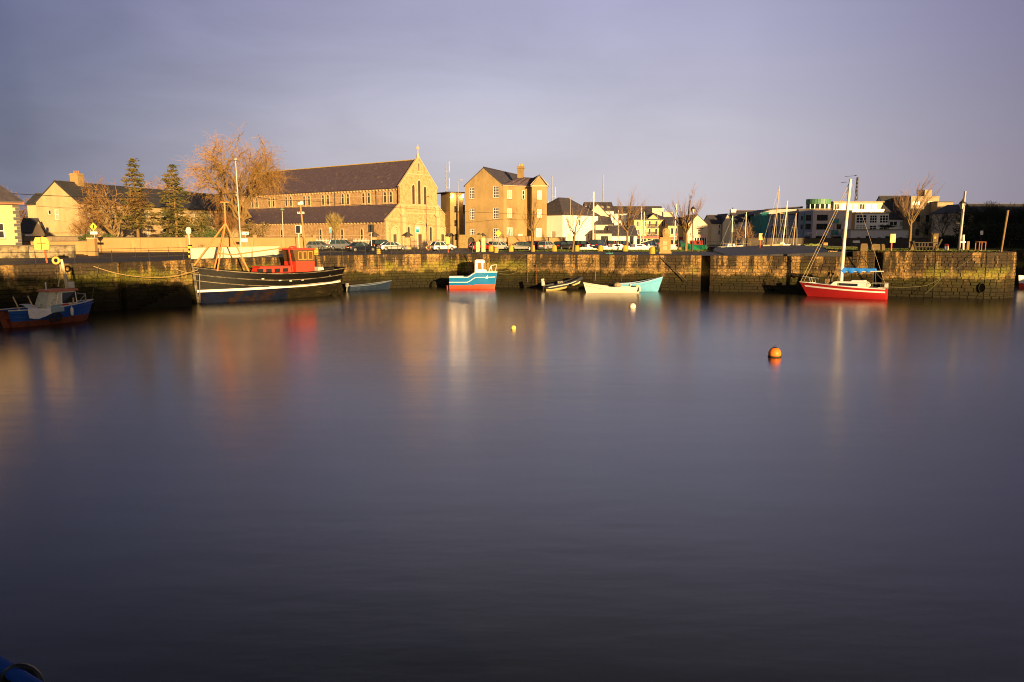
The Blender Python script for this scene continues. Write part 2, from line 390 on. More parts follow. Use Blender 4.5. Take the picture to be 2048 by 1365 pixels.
PG = [(42.5, 90.4), (47.6, 88.0), (52.3, 86.5), (54.4, 86.6), (55.6, 87.7), (56.4, 89.6), (56.2, 93), (54.5, 98), (49.2, 103.2), (50, 112), (53, 118), (49, 122), (45.5, 113), (42, 103), (40.8, 93)]
sheet('pier_grass', PG, 5.14, TURF)
sheet('far_bank_grass', [(54, 121), (78, 117.5), (82, 125), (82, 134), (56, 134)], GZ+.35, TURF)
def grass(name, polys, n, seed, z):
    rnd = random.Random(seed); m = MB()
    def inside(p, poly):
        c = False; j = len(poly)-1
        for i in range(len(poly)):
            if (poly[i][1] > p[1]) != (poly[j][1] > p[1]) and p[0] < (poly[j][0]-poly[i][0])*(p[1]-poly[i][1])/(poly[j][1]-poly[i][1])+poly[i][0]: c = not c
            j = i
        return c
    for poly, zz in polys:
        xs = [p[0] for p in poly]; ys = [p[1] for p in poly]; k = 0
        while k < n:
            p = (rnd.uniform(min(xs), max(xs)), rnd.uniform(min(ys), max(ys)))
            if not inside(p, poly): continue
            k += 1; a = rnd.uniform(0, pi); h = rnd.uniform(.04, .10)*(1+.9*max(0, noise.noise(Vector((p[0]*.5, p[1]*.5, 0))))); w = rnd.uniform(.05, .12); t = rnd.uniform(-.1, .1)
            m.add([(p[0]-w*cos(a), p[1]-w*sin(a), zz), (p[0]+w*cos(a), p[1]+w*sin(a), zz), (p[0]+t, p[1]+t, zz+h)], ((0, 1, 2),))
    tag(m.build(name, GRASSM), kind='stuff')
grass('grass', [(G1, GZ+.02), (PG, 5.14), ([(54, 121), (78, 117.5), (82, 125), (56, 125)], GZ+.35)], 7000, 3, 0)

STONE_MESH = []
for k in range(5):
    r = random.Random(k); m = MB(); c = .07+.03*r.random()
    o = [(-.5, 0, -.5), (.5, 0, -.5), (.5, 0, .5), (-.5, 0, .5)]
    f = [(x*(1-c*1.1+.03*r.uniform(-1, 1)), -.5+.12*r.uniform(-1, 1), z*(1-c*2+.05*r.uniform(-1, 1))) for x, _, z in o]
    f0 = [(x, -.22, z) for x, _, z in o]
    m.add(o+f0+f, [(0,1,5,4),(1,2,6,5),(2,3,7,6),(3,0,4,7),(4,5,9,8),(5,6,10,9),(6,7,11,10),(7,4,8,11),(8,9,10,11)])
    STONE_MESH.append(m.mesh('stone', QUAY))
def masonry_wall(name, label, cat, pts, ztop, seed, slots=(), view=(0, 2048), cope=.34, zbot=-.5, course=(.26, .5), length=(.5, 1.35), back=1.2, nbig=290):
    rnd = random.Random(seed)
    t = thing(name, label, cat, (pts[0][0], pts[0][1], 0))
    O = Vector((pts[0][0], pts[0][1], 0))
    core = MB(); big = []; rest = MB(); copes = []
    s_acc = 0
    zs = [zbot]
    while zs[-1] < ztop-cope-.2: zs.append(min(zs[-1]+rnd.uniform(*course), ztop-cope))
    if ztop-cope-zs[-1] > .02: zs[-1] = ztop-cope
    for (x0, y0), (x1, y1) in zip(pts, pts[1:]):
        d = Vector((x1-x0, y1-y0, 0)); Ls = d.length; d.normalize(); n = Vector((d.y, -d.x, 0)); a = atan2(d.y, d.x)
        P = Vector((x0, y0, 0))-O
        gaps = sorted([(max(0, g0-s_acc), min(Ls, g1-s_acc)) for g0, g1 in slots if g1 > s_acc and g0 < s_acc+Ls])
        runs = []; c = 0
        for g0, g1 in gaps: runs.append((c, g0)); c = g1
        runs.append((c, Ls))
        for r0, r1 in runs:
            if r1-r0 < .05: continue
            A = P+d*r0+n*.03; B = P+d*r1+n*.03; C = B-n*back; D = A-n*back
            core.add([(p.x, p.y, zz) for zz in (zbot-.5, ztop-.06) for p in (A, B, C, D)], [(0,1,5,4),(1,2,6,5),(3,0,4,7),(4,5,6,7),(2,3,7,6)])
            for i in range(len(zs)-1):
                za, zb = zs[i], zs[i+1]; s = r0
                lng = rnd.uniform(.85, 1.1)
                while s < r1-.01:
                    w = rnd.uniform(*length)*lng
                    if r1-(s+w) < .35: w = r1-s
                    wv = lambda k_: zs[k_]+(.075*noise.noise(Vector(((s_acc+s+w/2)*.28, k_*7.3, seed*3.1))) if 0 < k_ < len(zs)-1 else 0); za, zb = wv(i), wv(i+1)
                    cpt = P+d*(s+w/2); hh = zb-za
                    if hh > .4 and rnd.random() < .12:
                        ks = [(za, za+hh*.5), (za+hh*.5, zb)]
                    else: ks = [(za, zb)]
                    for ka, kb in ks: big.append((cpt, a, w-.022, kb-ka-.02, (ka+kb)/2, rnd.uniform(.2, .3), rnd.randrange(5)))
                    s += w
            if cope:
                s = r0
                while s < r1-.01:
                    w = rnd.uniform(1.1, 1.9)
                    if r1-(s+w) < .6: w = r1-s
                    copes.append((P+d*(s+w/2), a, w-.025, rnd.uniform(-.015, .015), n)); s += w
        for g0, g1 in gaps:                                   # recess: back wall and cheeks
            A = P+d*g0-n*.13; B = P+d*g1-n*.13; C = B-n*(back); D = A-n*(back)
            core.quad((D.x, D.y, zbot), (C.x, C.y, zbot), (C.x, C.y, ztop-.02), (D.x, D.y, ztop-.02))
        s_acc += Ls
    core.build('wall_core', [QUAY], t)
    def vis(c): 
        w = c[0]+O
        if w.y < 5: return 0
        px = 1024+FPX*w.x/w.y
        return c[2]*c[3]/w.y**2 if (view[0]-20 < px < view[1]+20 and c[4] > 0) else 0
    big.sort(key=vis, reverse=True)
    for i, c in enumerate(big):
        cpt, a, w, h, zc, dep, k = c
        if i < nbig and vis(c) > 0:
            o = ob('stone', STONE_MESH[k], t, (cpt.x, cpt.y, zc), a); o.scale = (w, dep, h)
        elif zc > -.6:
            Mx = Matrix.Translation((cpt.x, cpt.y, zc)) @ Matrix.Rotation(a, 4, 'Z') @ Matrix.Diagonal((w, dep, h, 1))
            me = STONE_MESH[k]
            rest.add([Mx @ v.co for v in me.vertices], [tuple(p.vertices) for p in me.polygons])
    if rest.v: tag(rest.build('masonry', QUAY, t), kind='stuff')
    cm = MB(); cm.add([(-.5,-.5,-.5),(.5,-.5,-.5),(.5,.5,-.5),(-.5,.5,-.5),(-.5,-.5,.3),(.5,-.5,.3),(.5,.5,.5),(-.5,.5,.5),(-.5,-.42,.5),(.5,-.42,.5)],
        [(0,3,2,1),(0,1,5,4),(4,5,9,8),(8,9,6,7),(1,2,6,9,5),(3,0,4,8,7),(2,3,7,6)])
    cme = cm.mesh('coping_stone', QUAY)
    for cpt, a, w, dz, n in copes:
        p = cpt-n*.36
        o = ob('coping_stone', cme, t, (p.x, p.y, ztop-cope/2+dz+.03), a); o.scale = (w, .92, cope)
    return t
masonry_wall('quay_wall', 'long mossy stone quay wall behind the black boat, below the road', 'quay wall', Q[3:], GZ, 11, slots=((9.6, 10.2),), view=(0, 905))
masonry_wall('jetty_wall', 'stained stone jetty wall behind the white and pale blue boats', 'quay wall', J, GZ, 12, slots=((33.6, 34.75),), view=(880, 1705))
masonry_wall('pier_head_wall', 'higher rounded stone pier head right of the red yacht', 'pier', H, 5.05, 13, slots=((2.35, 3.25),), view=(1690, 2040), length=(.55, 1.1))
masonry_wall('far_quay_wall', 'shaded stone quay wall beyond the rounded pier head', 'quay wall', FARQ[:4], GZ+.35, 14, view=(1900, 2048), length=(1.4, 2.4), course=(.6, .8), nbig=60)
masonry_wall('right_bank_wall', 'tall dark masonry bank at the right edge beyond the pier', 'quay wall', FARQ[3:], GZ+.35, 16, view=(1900, 2060), length=(2, 3), course=(.7, .9), nbig=20)
# walls of the inner dock
masonry_wall('dock_wall', 'low stone dock wall under the parked cars, behind the moored masts', 'dock wall', [(10, 152.5), (45.5, 152.5)], GZ+.2, 15, zbot=3.6, view=(1100, 1490), length=(.9, 1.6), course=(.2, .28), cope=.2, nbig=120, back=.6)
# ------------------------------------------------------------------ buildings
WC = {}
def win_mesh(w, h, st, fm, pm, sm):
    key = (round(w, 2), round(h, 2), st, fm.name, pm.name, sm.name if sm else '')
    if key in WC: return WC[key]
    f = MB(); p = MB(); s = MB()
    if st == 'arch':                                     # dressed surround with a pointed-round head, standing proud
        def outline(ww, hh, b=0, k=7):
            r = ww/2; pts = [(-r, b), ]
            sp = hh-ww*.62
            for i in range(k+1):
                t = pi-pi*i/k; pts.append((r*cos(t), sp+ww*.62*sin(t)))
            pts.append((r, b)); return pts
        a = outline(w, h); b = outline(w+.44, h+.3, -.16)
        n = len(a)
        vs = [(x, -.12, z) for x, z in b]+[(x, -.12, z) for x, z in a]+[(x, .04, z) for x, z in b]+[(x, .04, z) for x, z in a]
        fs = [(i, i+1, n+i+1, n+i) for i in range(n-1)]+[(i, 2*n+i, 2*n+i+1, i+1) for i in range(n-1)]+[(n+i, n+i+1, 3*n+i+1, 3*n+i) for i in range(n-1)]
        fs.append((0, n, 2*n-1, n-1)); f.add(vs, fs)
        p.poly([(x, -.015, z) for x, z in a])
        q = MB()
        k = max(2, int(h/.55))
        for i in range(1, k): q.box(-w/2, w/2, -.035, -.016, h*i/k-.015, h*i/k+.015)
        q.box(-.012, .012, -.034, -.017, 0, h*.95)
        s.box(-w/2-.3, w/2+.3, -.2, .02, -.3, -.14)
        r = (f.mesh('window', sm), p.mesh('pane', pm), s.mesh('sill', sm), q.mesh('glazing_bar', IRON))
    else:
        t = .07; y0, y1 = .05, .12
        f.box(-w/2, w/2, y0, y1, 0, t); f.box(-w/2, w/2, y0, y1, h-t, h)
        f.box(-w/2, -w/2+t, y0+.002, y1-.002, t, h-t); f.box(w/2-t, w/2, y0+.002, y1-.002, t, h-t)
        nx, nz = {'sash': (3, 4), 'plain': (1, 1), 'double': (2, 1), 'two': (1, 2), 'quad': (2, 2), 'triple': (3, 1), 'wide': (4, 2), 'grid': (3, 3), 'tall': (5, 1)}[st]
        bw = .035 if st == 'sash' else .05
        for i in range(1, nx): x = -w/2+w*i/nx; f.box(x-bw, x+bw, y0+.012, y1-.01, t, h-t)
        for i in range(1, nz): z = h*i/nz; f.box(-w/2+t, w/2-t, y0+.006, y1-.014, z-bw, z+bw)
        p.quad((-w/2+.02, y1-.03, .02), (w/2-.02, y1-.03, .02), (w/2-.02, y1-.03, h-.02), (-w/2+.02, y1-.03, h-.02))
        if sm: s.box(-w/2-.12, w/2+.12, -.09, .06, -.12, -.003)
        r = (f.mesh('window', fm), p.mesh('pane', pm), s.mesh('sill', sm) if sm else None, None)
    WC[key] = r; return r
def put_window(par, loc, rz, w, h, st, fm, pm, sm, name='window'):
    a, b, c, d = win_mesh(w, h, st, fm, pm, sm)
    o = ob(name, a, par, loc, rz); ob('pane', b, o)
    if c: ob('sill', c, o)
    if d: ob('glazing_bar', d, o)
    return o
def panel(m, o, ux, n, w, z0, z1, ops=(), rev=.16, mi=0):
    o = Vector((o[0], o[1], 0)); ux = Vector((ux[0], ux[1], 0)); n = Vector((n[0], n[1], 0)); up = Vector((0, 0, 1))
    ops = [q for q in ops if q[0] > .01 and q[1] < w-.01 and q[2] > z0 and q[3] < z1]
    xs = sorted({0, w, *[q[0] for q in ops], *[q[1] for q in ops]}); zs = sorted({z0, z1, *[q[2] for q in ops], *[q[3] for q in ops]})
    P = lambda x, z, k=0: o+ux*x+up*z-n*k
    for xa, xb in zip(xs, xs[1:]):
        for za, zb in zip(zs, zs[1:]):
            xm, zm = (xa+xb)/2, (za+zb)/2
            if any(q[0] < xm < q[1] and q[2] < zm < q[3] for q in ops): continue
            m.quad(P(xa, za), P(xb, za), P(xb, zb), P(xa, zb), mi)
    for a, b, c, d in ops:
        m.quad(P(a, c), P(b, c), P(b, c, rev), P(a, c, rev), mi); m.quad(P(a, d), P(a, d, rev), P(b, d, rev), P(b, d), mi)
        m.quad(P(a, c), P(a, c, rev), P(a, d, rev), P(a, d), mi); m.quad(P(b, c), P(b, d), P(b, d, rev), P(b, c, rev), mi)
def house(name, label, cat, P, ang, w, d, eave, ridge, roof, wm, rm, front=(), right=(), left=(), over=.3, chims=(), group=None, base=GZ,
          fm=WHITE, pm=GLASS, sm=CONC, cm=None, gutter=True, skyl=(), t=None, off=(0, 0), barge=None, back=()):
    """a building whose front-left corner stands at P; its front runs along ang; heights above its base"""
    if t is None: t = thing(name, label, cat, (P[0], P[1], base), ang, group)
    ox, oy = off; h = eave
    m = MB()
    sides = (((ox, oy), (1, 0), (0, -1), w, front, 0), ((ox+w, oy), (0, 1), (1, 0), d, right, pi/2), ((ox, oy+d), (0, -1), (-1, 0), d, left, -pi/2), ((ox+w, oy+d), (-1, 0), (0, 1), w, back, pi))
    for o, ux, n, L_, wins, rz in sides:
        panel(m, o, ux, n, L_, -.4, h, [(q[0]-q[2]/2, q[0]+q[2]/2, q[1], q[1]+q[3]) for q in wins if q[4] != 'arch'])
    zr = ridge
    if roof == 'x':
        for xx in (ox, ox+w): m.poly([(xx, oy, h), (xx, oy+d, h), (xx, oy+d/2, zr)])
    elif roof == 'y':
        for yy in (oy, oy+d): m.poly([(ox, yy, h), (ox+w, yy, h), (ox+w/2, yy, zr)])
    elif roof == 'shed':
        for xx in (ox, ox+w): m.poly([(xx, oy, h), (xx, oy+d, h), (xx, oy+d, zr)])
        m.quad((ox, oy+d, h), (ox+w, oy+d, h), (ox+w, oy+d, zr), (ox, oy+d, zr))
    m.build('wall', wm, t)
    r = MB(); e = over; th = .14; k = .05
    if roof == 'x':
        sl = (zr-h)/(d/2); 
        r.slab([(ox-e*.6, oy-e, h-sl*e+k), (ox+w+e*.6, oy-e, h-sl*e+k), (ox+w+e*.6, oy+d/2, zr+k), (ox-e*.6, oy+d/2, zr+k)], th)
        r.slab([(ox-e*.6, oy+d+e, h-sl*e+k), (ox+w+e*.6, oy+d+e, h-sl*e+k), (ox+w+e*.6, oy+d/2+.002, zr+k), (ox-e*.6, oy+d/2+.002, zr+k)], th)
    elif roof == 'y':
        sl = (zr-h)/(w/2)
        r.slab([(ox-e, oy-e*.6, h-sl*e+k), (ox+w/2, oy-e*.6, zr+k), (ox+w/2, oy+d+e*.6, zr+k), (ox-e, oy+d+e*.6, h-sl*e+k)], th)
        r.slab([(ox+w+e, oy-e*.6, h-sl*e+k), (ox+w/2+.002, oy-e*.6, zr+k), (ox+w/2+.002, oy+d+e*.6, zr+k), (ox+w+e, oy+d+e*.6, h-sl*e+k)], th)
    elif roof == 'hip':
        i = min(w, d)/2
        if w >= d: A, B = (ox+i*.95, oy+d/2, zr), (ox+w-i*.95, oy+d/2, zr)
        else: A, B = (ox+w/2, oy+i*.95, zr), (ox+w/2, oy+d-i*.95, zr)
        c = [(ox-e, oy-e, h), (ox+w+e, oy-e, h), (ox+w+e, oy+d+e, h), (ox-e, oy+d+e, h)]
        if w >= d: fs = [(0, 1, 5, 4), (1, 2, 5), (2, 3, 4, 5), (3, 0, 4)]
        else: fs = [(0, 1, 4), (1, 2, 5, 4), (2, 3, 5), (3, 0, 4, 5)]
        r.add(c+[A, B], fs); r.add([(x, y, z-th) for x, y, z in c], [(3, 2, 1, 0)]); 
        lo = [(x, y, z-th) for x, y, z in c]
        for j in range(4): r.quad(lo[j], lo[(j+1) % 4], c[(j+1) % 4], c[j])
    elif roof == 'flat':
        r.box(ox-e, ox+w+e, oy-e, oy+d+e, h, h+.25)
    elif roof == 'shed':
        sl = (zr-h)/d
        r.slab([(ox-e, oy-e, h-sl*e+k), (ox+w+e, oy-e, h-sl*e+k), (ox+w+e, oy+d+e*.4, zr+sl*e*.4+k), (ox-e, oy+d+e*.4, zr+sl*e*.4+k)], th)
    ro = r.build('roof', rm, t)
    if roof in ('x', 'y'):
        q = MB()
        if roof == 'x': q.bar((ox-e*.6, oy+d/2, zr+k+.03), (ox+w+e*.6, oy+d/2, zr+k+.03), .26, .12)
        else: q.bar((ox+w/2, oy-e*.6, zr+k+.03), (ox+w/2, oy+d+e*.6, zr+k+.03), .26, .12)
        q.build('ridge_tile', SLATE, ro)
    if gutter and roof in ('x', 'hip', 'shed'):
        q = MB(); zz = h-.12 if roof != 'x' else h-(zr-h)/(d/2)*e-.1
        q.box(ox-e*.5, ox+w+e*.5, oy-e-.1, oy-e, zz-.02, zz+.1); q.build('gutter', IRON, t)
    if gutter and roof == 'y':
        q = MB(); zz = h-(zr-h)/(w/2)*e-.1
        q.box(ox-e-.1, ox-e, oy, oy+d, zz-.02, zz+.1); q.box(ox+w+e, ox+w+e+.1, oy, oy+d, zz-.02, zz+.1); q.build('gutter', IRON, t)
    for (cx, cy, cw, cdp, z0, z1) in chims:
        q = MB(); q.box(cx-cw/2, cx+cw/2, cy-cdp/2, cy+cdp/2, z0, z1-.3); q.box(cx-cw/2-.1, cx+cw/2+.1, cy-cdp/2-.1, cy+cdp/2+.1, z1-.3, z1-.12); q.box(cx-cw/2, cx+cw/2, cy-cdp/2, cy+cdp/2, z1-.12, z1)
        ch = q.build('chimney', cm or wm, ro)
        # the pots belong to the stack
        k2 = max(2, int(max(cw, cdp)/.45))
        pm_ = MB()
        for j in range(k2):
            u = (j+.5)/k2-.5
            c = (cx+u*cw*.8 if cw >= cdp else cx, cy+u*cdp*.8 if cdp > cw else cy, 0)
            pm_.lathe([(.13, z1), (.1, z1+.38), (.13, z1+.42), (.13, z1+.46)], c, 8)
        pm_.build('chimney_pot', TERRA, ro)
    for (sx, sy, sw, sl_, side) in skyl:
        q = MB()
        if roof == 'x':
            s_ = (zr-h)/(d/2); zz = lambda yy: h+s_*(yy-oy)+k+.06
            q.slab([(sx-sw/2, sy, zz(sy)), (sx+sw/2, sy, zz(sy)), (sx+sw/2, sy+sl_, zz(sy+sl_)), (sx-sw/2, sy+sl_, zz(sy+sl_))], .1)
        q.build('skylight', CURTAIN, ro)
    for o, ux, n, L_, wins, rz in sides:
        for qd in wins:
            xx, zb, ww, hh, st = qd[:5]
            put_window(t, (o[0]+ux[0]*xx, o[1]+ux[1]*xx, zb), rz, ww, hh, st, fm, qd[5] if len(qd) > 5 else pm, sm)
    return t
def row(xs, zs, w, h, st, *r): return [(x, z, w, h, st, *r) for z in zs for x in xs]

# ---- the church
def church():
    D0 = 158.0; P = Vector((gx(773, D0), D0)); a = atan2(.794, .608)
    t = thing('church', 'long stone church with slate roof and tall gabled front facing the harbour', 'church', (P.x, P.y, GZ), a)
    # local: x along the west front (0..19.2), y into the nave; the long south side is the x=0 side
    Wd, Ln = 19.2, 56.0; n0, n1 = 4.55, 14.75; xm = (n0+n1)/2
    zE, zA, zT, zN = 8.9, 5.5, 12.6, 18.3          # aisle roof top, aisle eaves, nave eaves, ridge
    m = MB()
    panel(m, (0, Ln), (0, -1), (-1, 0), Ln, -.4, zA); panel(m, (Wd, 0), (0, 1), (1, 0), Ln, -.4, zA)
    panel(m, (n0, Ln), (0, -1), (-1, 0), Ln, zA, zT); panel(m, (n1, 0), (0, 1), (1, 0), Ln, zA, zT)
    for yy in (0, Ln):
        m.poly([(0, yy, -.4), (Wd, yy, -.4), (Wd, yy, zA), (n1+.5, yy, zE), (n1+.5, yy, zT), (xm, yy, zN+.5), (n0-.5, yy, zT), (n0-.5, yy, zE), (0, yy, zA)])
    m.poly([(n0-.5, 0, zE-.6), (n0-.5, .5, zE-.6), (n0-.5, .5, zT), (n0-.5, 0, zT)]); m.poly([(n0-.5, .5, zE-.6), (n0, .5, zE-.6), (n0, .5, zT), (n0-.5, .5, zT)])
    m.build('wall', STONE, t)
    r = MB(); r.slab([(n0-.45, .35, zT-.32), (xm, .35, zN), (xm, Ln+.3, zN), (n0-.45, Ln+.3, zT-.32)], .16); r.slab([(n1+.45, .35, zT-.32), (xm+.002, .35, zN), (xm+.002, Ln+.3, zN), (n1+.45, Ln+.3, zT-.32)], .16)
    ro = r.build('nave_roof', SLATE_M, t)
    q = MB(); q.bar((xm, .35, zN+.04), (xm, Ln+.3, zN+.04), .34, .16); q.build('ridge_tile', LICHEN, ro)
    for s, xe, xi in ((0, -.4, n0-.02), (1, Wd+.4, n1+.02)):
        r = MB(); sl = (zE-zA)/(n0); r.slab([(xe, .3, zA-.4*sl+.06), (xi, .3, zE+.06), (xi, Ln, zE+.06), (xe, Ln, zA-.4*sl+.06)], .16); r.build('aisle_roof', SLATE_M, t)
    # gable copings, cross, string courses, buttresses
    c = MB()
    for x0, x1 in ((n0-.75, xm), (n1+.75, xm)):
        c = MB(); c.bar((x0, .16, zT-.1), (x1, .16, zN+.62), .5, .2); c.build('gable_coping', DRESS, t)
    for x0, x1, xx in ((-.25, n0-.5, 0), (Wd+.25, n1+.5, 0)): c = MB(); c.bar((x0, .16, zA+.02), (x1, .16, zE+.16), .5, .18); c.build('gable_coping', DRESS, t)
    c = MB(); c.lathe([(.32, zN+.4), (.28, zN+.9), (.12, zN+1.5), (.1, zN+1.8)], (xm, .16, 0), 8); c.box(xm-.09, xm+.09, .08, .24, zN+1.75, zN+3.1); c.box(xm-.42, xm+.42, .09, .23, zN+2.3, zN+2.5); c.torus((xm, .16, zN+2.4), .3, .06, 'y', 12, 5)
    c.build('gable_cross', DRESS, t)
    c = MB()
    for z in (2.3,): c.box(-.07, 0, .3, Ln, z, z+.22); c.box(.6, n0-.6, -.07, 0, z+3.4, z+3.62)
    c.box(n0-.06, n0, .6, Ln, 10.7, 10.9); c.box(n0, n1, -.07, 0, 7.0, 7.22); c.box(n0+.1, n1-.1, -.06, 0, 8.6, 8.8); c.box(n0+1.6, n1-1.6, -.06, 0, 15.1, 15.3)
    c.box(-.1, .0, .5, Ln, zA-.34, zA-.12); c.box(n0-.1, n0, .7, Ln, zT-.55, zT-.35)
    c.build('string_course', DRESS, t)
    c = MB(); y = 1.2
    while y < Ln-.5: c.box(-.22, -.02, y, y+.28, zA-.62, zA-.34); y += 1.02
    y = 1.2
    while y < Ln-.5: c.box(n0-.22, n0-.02, y, y+.28, zT-.84, zT-.55); y += 1.02
    tag(c.build('corbel', DRESS, t), kind='stuff')
    for x in (n0-.1, n1+.1):
        c = MB(); c.box(x-.55, x+.55, -.75, 0, -.3, 6.4); c.slab([(x-.62, -.85, 6.35), (x+.62, -.85, 6.35), (x+.62, 0, 7.2), (x-.62, 0, 7.2)], .15); c.box(x-.42, x+.42, -.4, 0, 6.4, 8.3); c.slab([(x-.5, -.5, 8.2), (x+.5, -.5, 8.2), (x+.5, 0, 8.9), (x-.5, 0, 8.9)], .15)
        c.build('buttress', DRESS, t)
    for x, s in ((0, -1), (Wd, 1)):
        c = MB(); z = -.3; k = 0
        while z < zA-.4:
            wq = .62 if k % 2 else .4; c.box(min(x-.05*1, x), x+.0, 0-.05, wq, z, z+.36) if s < 0 else c.box(x, x+.05, -.05, wq, z, z+.36)
            c.box(x, x+wq, -.06, 0, z+.01, z+.35) if s < 0 else c.box(x-wq, x, -.06, 0, z+.01, z+.35)
            z += .38; k += 1
        c.build('quoin', DRESS, t)
    # windows: clerestory in pairs, aisle singles, west front
    pm = M('church_glass', (.055, .05, .045), .28, .3, 4)
    aw = lambda loc, rz, w, h: put_window(t, loc, rz, w, h, 'arch', DRESS, pm, DRESS)
    y = 3.2; k = 0
    while y < 52:
        for dy in (0, 1.75): aw((n0, y+dy, 9.35), -pi/2, .72, 2.15)
        y += 6.75; k += 1
    for y in (7.2, 13.4, 20.6, 27.4, 34.6, 41.8): aw((0, y*1.0+.2, 1.5), -pi/2, .7, 2.3)
    for dx, zb, h in ((-1.75, 9.0, 4.0), (0, 9.0, 5.0), (1.75, 9.0, 3.8)): aw((xm+dx, 0, zb), 0, .8, h)
    aw((xm, 0, 15.9), 0, .38, 1.7)
    for x, h in ((n0+1.75, 3.0), (n1-1.75, 3.0)): aw((x, 0, 1.3), 0, .7, h)
    # round-arched doorways with a stepped surround
    for x, w, h, col in ((xm, 1.9, 5.0, 1), (2.35, 1.5, 4.2, 0), (Wd-2.35, 1.5, 4.2, 0)):
        c = MB(); steps = 3 if col else 2
        for i in range(steps):
            wi = w+.5*(steps-1-i)*1.1; y1 = -.30+.1*i
            k = 12; o = []; inn = []
            for j in range(k+1):
                tt = pi-pi*j/k; hs = h-w*.75+.25*(steps-1-i)*.4
                inn.append((x+wi/2*cos(tt), hs+wi/2*sin(tt))); o.append((x+(wi/2+.3)*cos(tt), hs+(wi/2+.3)*sin(tt)))
            o = [(x-wi/2-.3, -.2)]+o+[(x+wi/2+.3, -.2)]; inn = [(x-wi/2, -.2)]+inn+[(x+wi/2, -.2)]
            n = len(o); vs = [(u, y1, v) for u, v in o]+[(u, y1, v) for u, v in inn]+[(u, .03, v) for u, v in o]+[(u, .03, v) for u, v in inn]
            c.add(vs, [(j, j+1, n+j+1, n+j) for j in range(n-1)]+[(j, 2*n+j, 2*n+j+1, j+1) for j in range(n-1)]+[(n+j, n+j+1, 3*n+j+1, 3*n+j) for j in range(n-1)])
        c.build('door_surround', DRESS, t)
        dm = MB(); dm.box(x-w*.3, x+w*.3, -.06, -.02, -.1, 2.7)
        d = dm.build('door', M('church_door', (.10, .05, .03), .6) if col else DWOOD, t)
        tm = MB(); pts = [(x-w/2+.02, 2.75)]+[(x+(w/2-.02)*cos(pi-pi*j/10), h-w*.75+(w/2)*sin(pi-pi*j/10)) for j in range(11)]+[(x+w/2-.02, 2.75)]
        tm.poly([(u, -.03, v) for u, v in pts]); tm.box(x-w/2, x-w*.3, -.05, -.01, -.1, 2.75); tm.box(x+w*.3, x+w/2, -.05, -.01, -.1, 2.75); tm.build('tympanum', DRESS, t)
    for x, y, z1 in ((n0-.1, 21, zT-.6), (n0-.1, 7.6, zT-.6), (-.1, 16.6, zA-.4)):
        c = MB(); zb = 8.9 if x > 1 else 0; c.tube([(x, y, zb), (x, y, z1)], .07, 6); c.build('downpipe', IRON, t)
church()

